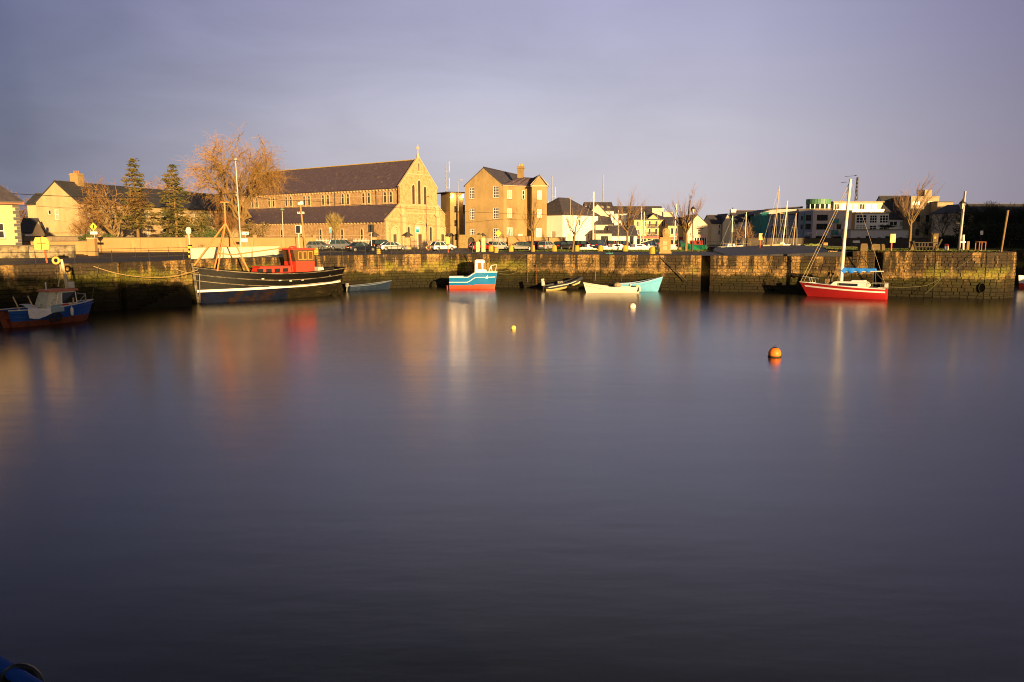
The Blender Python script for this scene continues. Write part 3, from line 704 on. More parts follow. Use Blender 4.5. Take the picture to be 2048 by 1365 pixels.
# ---- tall stone-grey house beside it
def tall_house():
    P1 = Vector((gx(1006, 163), 163.0)); a = atan2(-.33, .944); w = 8.6
    P0 = P1-Vector((cos(a), sin(a)))*w
    E, R = 13.0, 16.6
    sash = [(2.55, z, 1.1, h, 'sash') for z, h in ((10.15, 2.3), (5.85, 2.2), (1.7, 2.1))]+[(7.05, z, 1.2, h, 'sash') for z, h in ((10.3, 2.4), (5.9, 2.3), (1.7, 2.2))]
    t = house('tall_house', 'three storey roughcast house with white sash windows, curved wing and chimney', 'house', P0, a, w, 26, E, R, 'y', RENDER_G, SLATE, front=[(q[0]-.9, *q[1:]) if q[0] < 4 else q for q in sash], sm=RENDER_G, over=.2)
    # wing: local frame of the house; the wing front turns away from the gable in a shallow curve
    def loc(px, Y, py=430): p = ay(px, py, Y); v = Vector((p.x, p.y))-P0; return Vector((v.x*cos(-a)-v.y*sin(-a), v.x*sin(-a)+v.y*cos(-a)))
    A = loc(1006.5, 163.05); pts = [A, loc(1021, 164.3), loc(1035, 165.6), loc(1049, 166.3), loc(1063.5, 166.2)]
    B0, B1 = loc(1063.5, 164.2), loc(1093.5, 164.6)
    C1 = B1+Vector((2.2, 9)); C0 = A+Vector((-1.5, 9))
    m = MB(); E2 = 12.9
    for p, q in zip(pts, pts[1:]): m.quad((p.x, p.y, -.4), (q.x, q.y, -.4), (q.x, q.y, E2), (p.x, p.y, E2))
    m.build('wing_wall', RENDER_G, t)
    r = MB(); ed = [(p.x, p.y-.25, E2-.02) for p in pts]; bk = [(pts[0].x+.4+i*(pts[-1].x-pts[0].x-.4)/4, pts[0].y+8.2-i*.3, 15.1-.10*i) for i in range(5)]
    for i in range(4): r.slab([ed[i], ed[i+1], bk[i+1], bk[i]], .12)
    r.build('wing_roof', SLATE_M, t)
    g = MB(); g.tube([(p.x, p.y-.3, E2-.1) for p in pts], .1, 6); g.build('gutter', DRESS, t)
    d = (B1-B0).normalized(); n = Vector((d.y, -d.x)); wB = (B1-B0).length
    ang = atan2(d.y, d.x)
    m = MB(); ops = [(wB*.52-.5, wB*.52+.5, z, z+h) for z, h in ((10.0, 1.8), (6.2, 1.7))]+[(wB*.5-.62, wB*.5+.62, 2.1, 4.0)]
    panel(m, B0, d, n, wB, -.4, E2-.1, ops); e1 = B1-n*9; e0 = B0-n*2.4
    m.quad((B1.x, B1.y, -.4), (e1.x, e1.y, -.4), (e1.x, e1.y, E2-.1), (B1.x, B1.y, E2-.1)); m.quad((B0.x, B0.y, -.4), (e0.x, e0.y, -.4), (e0.x, e0.y, E2-.1), (B0.x, B0.y, E2-.1))
    mid = (B0+B1)/2; m.poly([(B0.x, B0.y, E2-.1), (B1.x, B1.y, E2-.1), (mid.x, mid.y, 14.9)]); m.build('bay_wall', RENDER_G, t)
    r = MB(); f = n*.3
    for Bx in (B0-d*.4, B1+d*.4):
        bk = mid-n*8; r.slab([(Bx.x+f.x, Bx.y+f.y, E2-.25), (mid.x+f.x, mid.y+f.y, 15.1), (bk.x, bk.y, 15.1), (Bx.x-n.x*8, Bx.y-n.y*8, E2-.25)], .14)
    r.build('bay_roof', SLATE, t)
    c = MB(); p0 = B0-d*.25+n*.1; p1 = B1+d*.25+n*.1; c.bar((p0.x, p0.y, E2-.15), (p1.x, p1.y, E2-.15), .35, .3)
    c.bar((p0.x, p0.y, E2), (mid.x+n.x*.12, mid.y+n.y*.12, 14.95), .2, .24); c.bar((p1.x, p1.y, E2), (mid.x+n.x*.12, mid.y+n.y*.12, 14.95), .2, .24); c.build('pediment', DRESS, t)
    for (z, h) in ((10.0, 1.8), (6.2, 1.7)): q = B0+d*wB*.52; put_window(t, (q.x, q.y, z), ang, 1.0, h, 'quad', WHITE, CURTAIN, RENDER_G)
    q = B0+d*wB*.5; put_window(t, (q.x, q.y, 2.1), ang, 1.24, 1.9, 'triple', WHITE, CURTAIN, RENDER_G)
    # wing windows stand proud on the curve
    for (px, Y, z, w_, h, st, pm) in ((1019.5, 164.05, 10.1, 1.15, 1.8, 'double', CURTAIN), (1020.5, 164.15, 6.2, 1.2, 1.85, 'double', CURTAIN), (1021, 164.2, 2.1, 1.5, 2.0, 'triple', CURTAIN), (1046.5, 166.1, 10.1, .55, 1.8, 'two', GLASS)):
        i = 1 if px < 1035 else 3; dd = (pts[i]-pts[i-1]).normalized(); nn = Vector((dd.y, -dd.x)); c_ = pts[i-1]+(pts[i]-pts[i-1])*(.85 if px < 1035 else .8)+nn*.14
        put_window(t, (c_.x, c_.y, z), atan2(dd.y, dd.x), w_, h, st, WHITE, pm, RENDER_G)
    dm = MB(); dd = (pts[3]-pts[2]).normalized(); nn = Vector((dd.y, -dd.x)); c_ = pts[2]+dd*.6+nn*.1
    dm.obox((c_.x, c_.y, 1.7), 1.0, .12, 2.1, atan2(dd.y, dd.x)); dm.build('door', OFFW, t)
    cm_ = MB(); cm_.obox((c_.x+nn.x*.1, c_.y+nn.y*.1, 1.75), 1.7, .3, .22, atan2(dd.y, dd.x)); cm_.build('door_canopy', DRESS, t)
    pm_ = MB(); q = B0+Vector((-.25, -.1)); pm_.tube([(q.x, q.y+1.5, -.2), (q.x, q.y+1.5, E2-.2)], .09, 6); pm_.build('downpipe', WHITE, t)
    q = loc(1041.5, 170); c = MB(); c.obox((q.x, q.y, 15.0), 1.15, 1.3, 3.6, 0); c.obox((q.x, q.y, 16.9), 1.45, 1.6, .22, 0); c.obox((q.x, q.y, 17.15), 1.2, 1.35, .3, 0)
    ch = c.build('chimney', RENDER_G, t); c = MB(); [c.lathe([(.16, 17.3), (.12, 17.75), (.15, 17.8)], (q.x+u, q.y, 0), 8) for u in (-.35, 0, .35)]; c.build('chimney_pot', LICHEN, ch)
    s = MB(); sl = (R-E)/(w/2); x0 = w-1.7; s.slab([(x0, 9.3, R-sl*(x0-w/2)+.12), (x0+1.0, 9.3, R-sl*(x0+1-w/2)+.12), (x0+1.0, 10.2, R-sl*(x0+1-w/2)+.12), (x0, 10.2, R-sl*(x0-w/2)+.12)], .1); s.build('skylight', CURTAIN, t)
tall_house()

# ---- drill tower with two lit lamps between church and tall house
def tower_block():
    P = Vector((gx(901, 170), 170.0)); a = radians(32)
    w, d, h = 3.2, 4.4, 11.7
    m = MB(); t = thing('drill_tower', 'plain flat roofed concrete tower with two lit lamps beside the church', 'tower', (P.x, P.y, GZ), a)
    right = [(z) for z in (1.4, 4.4, 7.4)]
    panel(m, (0, 0), (1, 0), (0, -1), w, -.4, h, [(1.0, 1.6, z, z+1.4) for z in right]); panel(m, (0, d), (0, -1), (-1, 0), d, -.4, h); panel(m, (w, 0), (0, 1), (1, 0), d, -.4, h); panel(m, (w, d), (-1, 0), (0, 1), w, -.4, h)
    m.build('wall', RENDER_G, t)
    r = MB(); r.box(-.5, w+.6, -.5, d+2.2, h, h+.18); r.build('roof', DWOOD, t)
    for z in right: put_window(t, (1.3, 0, z), 0, .6, 1.4, 'two', IRON, GLASS, CONC)
    em = bpy.data.materials.new('lamp_glow'); em.use_nodes = True; b = em.node_tree.nodes['Principled BSDF']; b.inputs['Emission Color'].default_value = (1, .62, .25, 1); b.inputs['Emission Strength'].default_value = 90
    for x in (.35, 2.85):
        l = MB(); l.box(x-.22, x+.22, -.42, -.0, h-.78, h-.5); o = l.build('floodlight', IRON, t)
        l = MB(); l.sphere((x, -.48, h-.72), (.27, .16, .27), 10, 6); l.build('lamp', em, o)
tower_block()
def lattice_mast(name, label, px, Y, ptop, w0, base, dishes=0, whips=0):
    p = gp(px, Y, base); top = ay(px, ptop, Y).z-base
    t = thing(name, label, 'radio mast', (p.x, p.y, base))
    m = MB(); L3 = [(cos(2*pi*i/3), sin(2*pi*i/3)) for i in range(3)]
    for c, s in L3: m.bar((c*w0, s*w0, 0), (c*w0*.25, s*w0*.25, top), .07 if not dishes else .13)
    m.build('mast_leg', IRON if dishes else STEEL, t)
    b = MB(); n = int(top/1.1)
    for i in range(n):
        u, v = i/n, (i+1)/n
        for k in range(3):
            c0, s0 = L3[k]; c1, s1 = L3[(k+1) % 3]; r0 = w0*(1-.75*u); r1 = w0*(1-.75*v)
            b.bar((c0*r0, s0*r0, top*u), (c1*r1, s1*r1, top*v), .045 if not dishes else .09)
    b.build('lattice', IRON if dishes else STEEL, t)
    for i in range(dishes):
        z = top*(.35+.12*i); d = MB(); d.lathe([(.05, -.5), (.4, -.62), (.42, -.66)], ((.3, -.3)[i % 2], 0, z), 10, axis='y'); d.build('dish', OFFW, t)
    for i in range(whips):
        z = top*(.5+.2*i); s = (-1, 1, 1)[i % 3]; d = MB(); d.tube([(0, 0, z), (s*.9, 0, z)], .035, 4); d.tube([(s*.9, 0, z-.3), (s*.9, 0, z+2.4)], .06, 5); d.build('aerial', OFFW, t)
    return t
lattice_mast('radio_mast', 'thin radio mast with side aerials rising behind the drill tower', 893, 196, 326, .42, GZ, 0, 3)
lattice_mast('radio_mast', 'slender pale radio mast right behind the tall house', 1103, 205, 352, .3, GZ, 0, 2)
lattice_mast('radio_mast', 'faint thin radio mast above the white row with skylights', 1204, 240, 350, .3, GZ, 0, 1)
lattice_mast('radio_mast', 'dark lattice mast with dishes behind the office block penthouse', 1707, 225, 355, .9, GZ, 3, 1)

# ---- left: house with chimney terrace, white cottage
def left_houses():
    P = Vector((gx(70, 132), 132.0)); P1 = Vector((gx(161, 131), 131.0)); d = P1-P; a = atan2(d.y, d.x)
    # one long building: its gable end faces the water, the terrace runs back to the right
    P2 = Vector((gx(161, 130), 130.0))
    house('terrace_house', 'long pale terrace with dark slate roof, gable end and chimney, behind the bare trees', 'house', P2, radians(78), 48, 8.2, 8.1, 11.5, 'x', RENDER_B, SLATE_D,
          front=[(x, z, 1.5, 1.3, 'double', CURTAIN) for x in (2.5, 7.5, 12, 17, 22, 27, 32, 37, 42) for z in (2.4, 5.6)], left=[(2.5, 6.0, .6, .75, 'plain'), (3.95, 5.1, .8, 1.7, 'two', CURTAIN)],
          chims=((4.9, 4.1, 1.3, 1.6, 10.9, 13.1),), cm=RENDER_G, over=.3)
    Pc = Vector((gx(-140, 88), 88.0))
    Pc = Vector((gx(43, 90)-10*cos(radians(38)), 90-10*sin(radians(38))))
    t = house('cottage', 'whitewashed building with black toothed corner stones at the left edge', 'house', Pc, radians(38), 10, 7, 6.4, 10.0, 'hip', M('cottage_limewash', (.52, .40, .22), .85, .1, .8, bump=.2, bscale=14), SLATE, chims=((2.2, 3.5, 1.1, 1.1, 9.0, 11.6), (5.4, 3.5, 1.1, 1.1, 9.0, 11.6)), front=[(7.9, 2.2, 1.0, 1.7, 'two'), (4.5, 2.2, 1.0, 1.7, 'two')], over=.55, right=[])  # raised ridge and unseen chimneys added to cast shade on the terrace gable
    wq = 10
    z = .3; k = 0
    while z < 6.0:
        q = MB(); L_ = .62 if k % 2 else .36; q.box(wq-L_, wq+.03, -.035, L_*.6, z, z+.34); q.build('quoin', BLACKP, t); z += .36; k += 1
    f = MB(); f.box(-.5, wq+.5, -.56, -.5, 6.05, 6.3); f.build('fascia', M('brown_fascia', (.25, .09, .04), .6), t)
    house('side_house', 'narrow pale house end peeping out left of the gabled house', 'house', gp(61, 142).xy, radians(5), 5, 7, 8.3, 10.2, 'x', RENDER_B, SLATE_D)
    house('lean_to', 'low white outbuilding with dark roof left of the gabled terrace', 'outbuilding', gp(40, 125).xy, radians(6), 2.0, 4, 3.2, 5.2, 'x', RENDER_W, SLATE_D)
left_houses()

# ---- centre and right background
def centre_houses():
    N = house
    P = gp(921, 195)
    N('white_house', 'white house wall seen between the drill tower and tall house', 'house', P.xy, radians(3), 6, 7, 8.3, 10.0, 'x', RENDER_W, SLATE)
    # hipped white house: nearest corner towards the harbour
    C = gp(1125, 168)
    N('hipped_house', 'bright white house with steep hipped grey slate roof', 'house', C.xy, radians(48), 13, 10, 7.0, 10.9, 'hip', RENDER_W, SLATE, front=[(2.0, 4.4, .7, 1.4, 'plain', CURTAIN), (2.0, 1.3, .7, 1.5, 'plain', CURTAIN), (6.2, 4.6, .6, 1.3, 'plain'), (9.5, 1.3, .8, 1.5, 'plain', CURTAIN)], left=[(7.4, 1.2, 1.2, 2.2, 'plain', CURTAIN)], over=.4)
    for k, (px, Y, w_, E, R, lab) in enumerate(((1150, 186, 5.2, 7.3, 9.6, 'cream gabled house just right of the hipped white roof'), (1171, 180, 5.4, 6.9, 9.7, 'taller cream gable beside the bright yacht mast'))):
        p = gp(px, Y); N('gable_house', lab, 'house', p.xy, radians(-6), w_, 12, E, R, 'y', RENDER_C, SLATE, front=[(w_*.3, 4.6, .6, 1.3, 'plain'), (w_*.3, 1.4, .6, 1.6, 'plain')], over=.15)
    p = gp(1172, 205); N('skylight_house', 'white rendered row with slate roof and three skylights', 'house', p.xy, radians(2), 7.2, 9, 9.0, 11.2, 'x', RENDER_W, SLATE, front=[(x, z, .9, 1.4, 'plain') for x in (1.0, 4.6, 6.1) for z in (6.6, 4.2)], skyl=[(2.6, 1.2, .8, 1.0, 0), (4.4, 1.2, .8, 1.0, 0), (6, 1.2, .8, 1.0, 0)])
    p = gp(1191, 176); N('slate_cottage', 'cream cottage with low slate roof behind the blue people carrier', 'house', p.xy, radians(3), 3.7, 7, 5.1, 6.8, 'x', RENDER_C, SLATE, front=[(1.2, 2.2, .4, 1.8, 'plain', CURTAIN), (2.4, 2.2, .4, 1.8, 'plain', CURTAIN)])
    p = gp(1228, 218); N('white_row_house', 'long white row with small dark windows behind the bare tree', 'house', p.xy, radians(2), 14, 9, 8.7, 10.6, 'x', RENDER_W, SLATE, front=[(x, z, .95, 1.5, 'plain') for x in (1.6, 3.8, 6.4, 9) for z in (6.6, 4.4)])
    p = gp(1222, 172); N('harbour_hut', 'low white building with slate roof and dark opening beside the yellow building', 'house', p.xy, radians(3), 5.8, 6, 2.6, 4.6, 'x', RENDER_W, SLATE, front=[(4.6, .5, 1.1, 1.9, 'plain')])
    p = gp(1192, 170); N('porch_building', 'low flat cream porch with dark open front beside the cottage', 'house', p.xy, radians(3), 3.4, 5, 3.0, 3.6, 'shed', RENDER_C, SLATE, front=[(1.9, .2, 1.8, 2.2, 'plain')])
    # yellow building with a central gable
    p = gp(1267, 183); t = N('yellow_building', 'yellow three storey building with central gable and red shopfronts', 'shop building', p.xy, radians(2), 8.2, 9, 6.2, 8.3, 'hip', RENDER_Y, SLATE,
        front=[(x, z, .75, 1.25, 'double') for x in (1.0, 2.5, 7.0) for z in (4.55, 2.65)]+[(x, z, .6, 1.45, 'plain') for x in (3.75, 5.3) for z in (4.4, 2.62)], over=.35)
    m = MB(); m.poly([(3.0, -.14, 6.1), (6.1, -.14, 6.1), (4.55, -.14, 7.4)]); m.box(3.0, 6.1, -.14, .1, 5.95, 6.1); m.build('gable', RENDER_Y, t)
    m = MB(); [m.slab([(x, -.4, 6.0), (4.55, -.4, 7.55), (4.55, 4, 7.55), (x, 4, 6.0)], .12) for x in (2.7, 6.4)]; m.build('gable_roof', SLATE, t)
    for z in (4.3, 2.5):
        m = MB(); m.box(3.3, 5.8, -.7, 0, z-.12, z); [m.box(3.3+.12*i, 3.34+.12*i, -.7, -.66, z, z+.75) for i in range(21)]; m.box(3.28, 5.82, -.71, -.65, z+.75, z+.82); m.build('balcony', IRON, t)
    m = MB(); m.box(.2, 8.0, -.18, -.01, 1.75, 2.35); m.build('fascia', M('dark_red_fascia', (.22, .03, .025), .5), t)
    m = MB(); [m.box(x, x+.9, -.1, -.01, -.1, 1.65) for x in (.6, 2.0, 3.4, 5.0, 6.4)]; m.build('shop_window', GLASS, t)
    p = gp(1303, 205); N('stepped_house', 'pale yellow block with stepped parapet behind the yellow building', 'house', p.xy, radians(2), 3.0, 6, 9.3, 9.6, 'flat', RENDER_C, RENDER_C, over=.12, gutter=False)
    p = gp(1309.5, 204.5); N('stepped_house', 'lower pale yellow parapet right of the stepped block', 'house', (p.x+2.1, p.y), radians(2), 2.4, 6, 8.3, 8.5, 'flat', RENDER_C, RENDER_C, over=.1, gutter=False)
    p = gp(1335, 180); t = N('shop_building', 'low yellow building with dark shopfronts left of the cream gable', 'shop building', p.xy, radians(2), 6.0, 8, 4.9, 6.7, 'x', RENDER_Y, SLATE, front=[(1.4, 2.7, 1.6, 1.5, 'double'), (4.2, 2.7, .6, 1.5, 'plain')])
    m = MB(); m.box(.3, 5.4, -.16, -.01, 1.5, 2.1); m.build('fascia', M('dark_red_fascia', (.22, .03, .025)), t)
    m = MB(); [m.box(x, x+1.1, -.1, -.01, -.1, 1.4) for x in (.6, 2.2, 3.9)]; m.build('shop_window', GLASS, t)
    p = gp(1372, 177); t = N('cream_shop', 'cream gable with pink shop sign and white shopfront', 'shop', p.xy, radians(2), 4.9, 10, 4.9, 7.1, 'y', RENDER_C, SLATE, front=[(3.1, 4.5, 1.0, .39, 'plain', CURTAIN), (3.1, 2.7, 1.0, 1.1, 'two'), (.9, 2.3, .4, .9, 'plain')], over=.1)
    for z in (3.95,): m = MB(); m.box(2.4, 3.8, -.25, -.01, z, z+.14); m.build('window_hood', DWOOD, t)
    m = MB(); m.box(1.7, 4.75, -.2, -.01, 1.95, 2.45); m.build('shop_sign', M('pink_sign', (.75, .42, .36), .5), t)
    m = MB(); [m.box(x, x+.35, -.12, -.01, -.1, 1.9) for x in (1.9, 2.5, 3.1, 3.7, 4.2)]; m.build('shop_window', GLASS, t)
    m = MB(); [m.box(x-.08, x+.06, -.14, -.01, -.1, 1.93) for x in (1.85, 2.42, 3.02, 3.62, 4.15, 4.66)]; m.build('shopfront_post', WHITE, t)
    # shaded row
    p = gp(1422, 198); N('beige_house', 'beige house with slate roof in shade left of the white one', 'house', p.xy, radians(3), 3.0, 8, 5.6, 7.6, 'x', RENDER_C, SLATE, front=[(2.0, 4.3, .5, .8, 'plain'), (2.0, 2.6, .5, 1.2, 'plain')], chims=())
    p = gp(1444, 197); N('narrow_house', 'narrow beige house with pointed front gable in shade', 'house', p.xy, radians(3), 2.4, 8, 5.8, 7.8, 'y', RENDER_C, SLATE, over=.12)
    p = gp(1455, 199); N('grey_house', 'grey house with two small dark windows beside the narrow gable', 'house', p.xy, radians(3), 2.4, 8, 5.7, 7.7, 'x', RENDER_C, SLATE, front=[(1.0, 4.4, .5, .8, 'plain'), (1.0, 2.6, .5, 1.2, 'plain')])
    p = gp(1466, 200); N('chimney_house', 'tall white house in shade with a broad end chimney', 'house', p.xy, radians(-4), 5.4, 8, 6.2, 8.8, 'x', RENDER_W, SLATE, front=[(1.6, 3.9, .5, 1.1, 'plain'), (3.2, 3.9, .5, 1.1, 'plain'), (.6, 3.8, .35, 1.5, 'plain')], chims=((.5, 4, 1.3, 1.4, 6, 9.2),), cm=RENDER_W)
    for k, (px, Y, w_, E, R) in enumerate(((1415, 240, 5, 4.2, 5.6), (1478, 250, 7, 8.0, 10.4))):
        p = gp(px, Y); N('far_house', ('small far house with red roof beyond the cream shop', 'far slate roof rising behind the white chimney house')[k], 'house', p.xy, radians(2), w_, 7, E, R, 'x', RENDER_W, (TERRA, SLATE)[k])
centre_houses()

def offices():
    BRIGHT = M('painted_bright_pane', (.80, .74, .60), .3, .05, 2)  # pale pane colour stands in for sun reflected by the glass
    # curved teal-clad wing
    tealw = M('teal_cladding', (.04, .25, .24), .45, .15, 1.2, stretch=(6, 6, .2)); blue = M('blue_grey_render', (.25, .26, .35), .8, .1, 1); pinkg = M('pinkish_grey_render', (.54, .45, .43), .8, .1, 1)
    t = thing('clad_building', 'curved teal clad building with flat oversailing roof, in shade', 'office building', (*gp(1500, 195).xy, GZ))
    O = Vector((*gp(1500, 195).xy, 0))
    P = [gp(1498, 198).xy, gp(1508, 194.5).xy, gp(1521, 192.5).xy, gp(1535, 191.5).xy]
    P = [Vector((p.x-O.x, p.y-O.y)) for p in P]
    for i, (p, q) in enumerate(zip(P, P[1:])):
        for k in range(3):
            a_ = p.lerp(q, k/3+.012); b_ = p.lerp(q, (k+1)/3-.012); m = MB(); n = Vector((b_.y-a_.y, -(b_.x-a_.x))).normalized()*.06
            m.add([(a_.x+n.x, a_.y+n.y, 2.2), (b_.x+n.x, b_.y+n.y, 2.2), (b_.x+n.x, b_.y+n.y, 7.3+.4*i), (a_.x+n.x, a_.y+n.y, 7.3+.4*i), (a_.x, a_.y, 2.2), (b_.x, b_.y, 2.2), (b_.x, b_.y, 7.3+.4*i), (a_.x, a_.y, 7.3+.4*i)], [(0, 1, 2, 3), (3, 2, 6, 7), (0, 3, 7, 4), (1, 5, 6, 2)]); m.build('cladding_panel', tealw, t)
    m = MB(); 
    for i, (p, q) in enumerate(zip(P, P[1:])): m.quad((p.x, p.y, -.3), (q.x, q.y, -.3), (q.x, q.y, 7.4+.4*i), (p.x, p.y, 7.4+.4*i))
    m.build('wall', blue, t)
    m = MB(); pts = [(P[0].x-.6, P[0].y, 7.5), (P[1].x-.2, P[1].y-.6, 7.9), (P[2].x, P[2].y-.7, 8.35), (P[3].x, P[3].y-.7, 8.8), (P[3].x, P[3].y+9, 8.9), (P[0].x-.6, P[0].y+9, 7.6)]
    m.slab(pts, .25); m.build('roof', SLATE, t)
    # blue-grey middle with bays of windows
    p = gp(1535, 191.3); w = gx(1592, 189)-p.x
    house('office_wing', 'blue grey office wing with teal balconies between the teal and pink grey blocks', 'office building', p.xy, atan2(-2.3, w), hypot(w, 2.3), 12, 7.4, 7.6, 'flat', blue, SLATE, over=.1, gutter=False,
          front=[(1.4, 5.3, 1.6, 1.7, 'tall', CURTAIN), (3.9, 5.3, 1.5, 1.7, 'tall', CURTAIN), (6.0, 5.3, 1.1, 1.6, 'double', CURTAIN), (1.4, 3.2, 1.6, 1.5, 'double'), (3.9, 3.2, 1.5, 1.5, 'double'), (6.0, 3.2, 1.1, 1.5, 'double'), (1.4, .9, 1.6, 1.6, 'plain'), (3.9, .9, 1.5, 1.6, 'plain')], fm=IRON, sm=None)
    t2 = thing('glazed_storey', 'set back glazed top storey under a long sloping roof edge', 'office building', (p.x, p.y+2.5, GZ+7.68), atan2(-2.3, w))
    m = MB(); m.box(0, 7.6, 0, 7, 0, 1.2); m.build('wall', M('pale_cladding', (.45, .43, .40), .6), t2)
    m = MB(); m.slab([(-.3, -.8, 1.25), (8.6, -.8, 1.8), (8.6, 8, 1.8), (-.3, 8, 1.25)], .2); m.build('roof', SLATE, t2)
    m = MB(); m.box(3.4, 7.3, -1.4, -1.3, -.5, .3); m.build('balcony_front', M('ochre_panel', (.5, .36, .14), .6), t2)
    # corner block: blue-grey flank + pink-grey front
    p = gp(1594, 186.6); q = gp(1623, 184.2); d = (q-p); a = atan2(d.y, d.x); wl = d.length
    dk = dict(fm=IRON, sm=None, gutter=False, over=.08)
    t = house('corner_office', 'blue grey office flank with two dark windows and white shop lettering', 'office building', p.xy, a, wl, 9, 8.5, 8.7, 'flat', blue, CONC, front=[(2.45, z, 1.3, 1.35, 'double') for z in (5.9, 3.85)]+[(2.45, .6, 1.4, 1.6, 'double'), (.9, 6.0, .5, 1.1, 'plain'), (.9, 3.9, .5, 1.1, 'plain')], **dk)
    def letters(par, txt, x, z, size, rz=0, shear=.25, name='sign_lettering', y=-.06):
        c = bpy.data.curves.new(name, 'FONT'); c.body = txt; c.size = size; c.shear = shear; c.extrude = .02
        o = bpy.data.objects.new(name, c); dg = bpy.context.evaluated_depsgraph_get(); COL.objects.link(o)
        bpy.context.view_layer.update(); me = bpy.data.meshes.new_from_object(o.evaluated_get(bpy.context.evaluated_depsgraph_get())); bpy.data.objects.remove(o)
        me.materials.append(WHITE); o = ob(name, me, par, (x, y, z)); o.rotation_euler = (pi/2, 0, rz); return o
    letters(t, 'jugo', 1.7, 2.75, 1.0)
    m = MB(); m.box(1.25, 1.6, -.05, -.01, 1.2, 7.8); m.build('teal_panel', tealw, t)
    q2 = gp(1658, 184.6); d2 = q2-q; a2 = atan2(d2.y, d2.x)
    t = house('pink_office', 'pink grey office front with big dark windows and white lettering', 'office building', (q.x+.01, q.y), a2, d2.length, 9, 8.5, 8.7, 'flat', pinkg, CONC, front=[(2.3, z, 2.7, 1.4, 'triple') for z in (5.9, 3.8)]+[(2.3, .5, 2.7, 1.8, 'triple')], **dk)
    letters(t, 'Screening', 1.45, 2.75, .68)
    m = MB(); pts = [(.75, 2.6), (1.35, 3.5), (1.0, 3.15), (1.2, 3.0), (.8, 2.35), (1.0, 2.75)]; m.add([(x, -.05, z) for x, z in ((.8, 2.45), (1.15, 2.85), (.95, 2.9), (1.4, 3.5), (.85, 3.0), (1.05, 2.95))], [(0, 1, 2), (3, 4, 5), (2, 1, 5, 4)]); m.build('sign_emblem', WHITE, t)
    r = gp(1700, 185.6); d3 = r-q2; 
    t = house('office_end', 'pink grey office end with teal panels behind the red yacht mast', 'office building', (q2.x+.01, q2.y), atan2(d3.y, d3.x), d3.length, 9, 8.2, 8.4, 'flat', pinkg, CONC, front=[(2.3, 3.9, 1.2, 1.2, 'plain'), (3.9, 5.9, .5, 1.0, 'plain'), (3.9, 3.9, .5, 1.0, 'plain'), (1.8, .5, 2.6, 1.7, 'triple')], **dk)
    for z in (5.3, 2.6): m = MB(); m.box(.4, 2.2, -.12, -.01, z, z+1.1); m.build('teal_panel', tealw, t)
    m = MB(); m.box(d3.length+.01, d3.length+.8, .1, 6, -.3, 7.9); m.build('orange_flank', M('orange_cladding', (.42, .19, .06), .6), t)
    # drum with teal crown
    c = gp(1636, 187.5); R = 2.75; t = thing('rooftop_drum', 'round rooftop pavilion with teal crown on the office corner', 'pavilion', (c.x, c.y+1.2, GZ+8.6))
    m = MB(); m.lathe([(R*.93, 0), (R*.93, 1.3)], n=28); m.build('glass_wall', GLASS, t)
    m = MB(); m.box(-.09, .09, -.09, .09, 0, 1.3); me = m.mesh('mullion', CURTAIN)
    for i in range(14): u = 2*pi*i/14; ob('mullion', me, t, (R*.95*cos(u), R*.95*sin(u), 0))
    crown = M('copper_green_crown', (.10, .24, .15), .5, .15, 1)
    for i in range(28):
        u0, u1 = 2*pi*(i+.06)/28, 2*pi*(i+.94)/28; m = MB(); R1 = R*1.03
        m.add([(R1*cos(u), R1*sin(u), z) for u in (u0, u1) for z in (1.3, 2.5)]+[(R*.9*cos(u), R*.9*sin(u), z) for u in (u0, u1) for z in (1.3, 2.5)], [(0, 2, 3, 1), (1, 3, 7, 5), (0, 4, 6, 2), (0, 1, 5, 4), (2, 6, 7, 3)]); m.build('crown_panel', crown, t)
    m = MB(); m.lathe([(R*1.0, 1.32), (R*1.0, 2.45)], n=28); m.build('crown_core', crown, t)
    # penthouse with the sun's reflection painted as pale panes
    p = gp(1663, 189.5); w = gx(1762, 189.5)-p.x
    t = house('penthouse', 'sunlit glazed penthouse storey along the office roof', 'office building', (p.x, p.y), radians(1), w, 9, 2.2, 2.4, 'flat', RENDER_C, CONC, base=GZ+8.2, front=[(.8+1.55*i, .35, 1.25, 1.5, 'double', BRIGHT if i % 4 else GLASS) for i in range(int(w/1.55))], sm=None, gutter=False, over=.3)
    m = MB(); m.box(0, w, -1.3, -1.22, -.2, .55); m.build('balustrade', CURTAIN, t)
    # white framed bays
    p = gp(1707, 185.9); w = gx(1775, 185)-p.x
    t = house('bay_offices', 'white framed office bays with gridded windows over a low annex', 'office building', p.xy, atan2(-.9, w), w, 10, 7.6, 7.8, 'flat', M('white_frame_render', (.80, .76, .70), .7, .08, 1), CONC, front=[(1.45, 5.4, 2.3, 1.9, 'grid'), (4.2, 5.4, 1.6, 1.8, 'grid'), (6.6, 5.4, 1.9, 1.8, 'grid'), (1.45, 3.6, 2.3, 1.4, 'grid', CURTAIN), (4.2, 3.7, 1.6, 1.1, 'quad'), (6.6, 3.7, 1.9, 1.1, 'quad')], sm=None, gutter=False, over=.15)
    p = gp(1700, 178); w = gx(1816, 178)-p.x
    house('annex', 'low white and grey annex with dark doors in front of the bays', 'office building', (p.x, p.y), 0, w, 5, 3.6, 3.75, 'flat', M('annex_render', (.72, .64, .60), .8, .1, 1), CONC, front=[(1.9, .9, .8, 1.1, 'plain'), (4.1, .9, 1.2, 1.4, 'double'), (6.6, .9, .8, 1.1, 'plain'), (8.6, .9, 1.2, 1.4, 'double'), (11.5, .9, .8, 1.1, 'plain')], fm=IRON, sm=None, gutter=False, over=.1)
    # steep dark roof
    p = gp(1776, 186); w = gx(1822, 186)-p.x
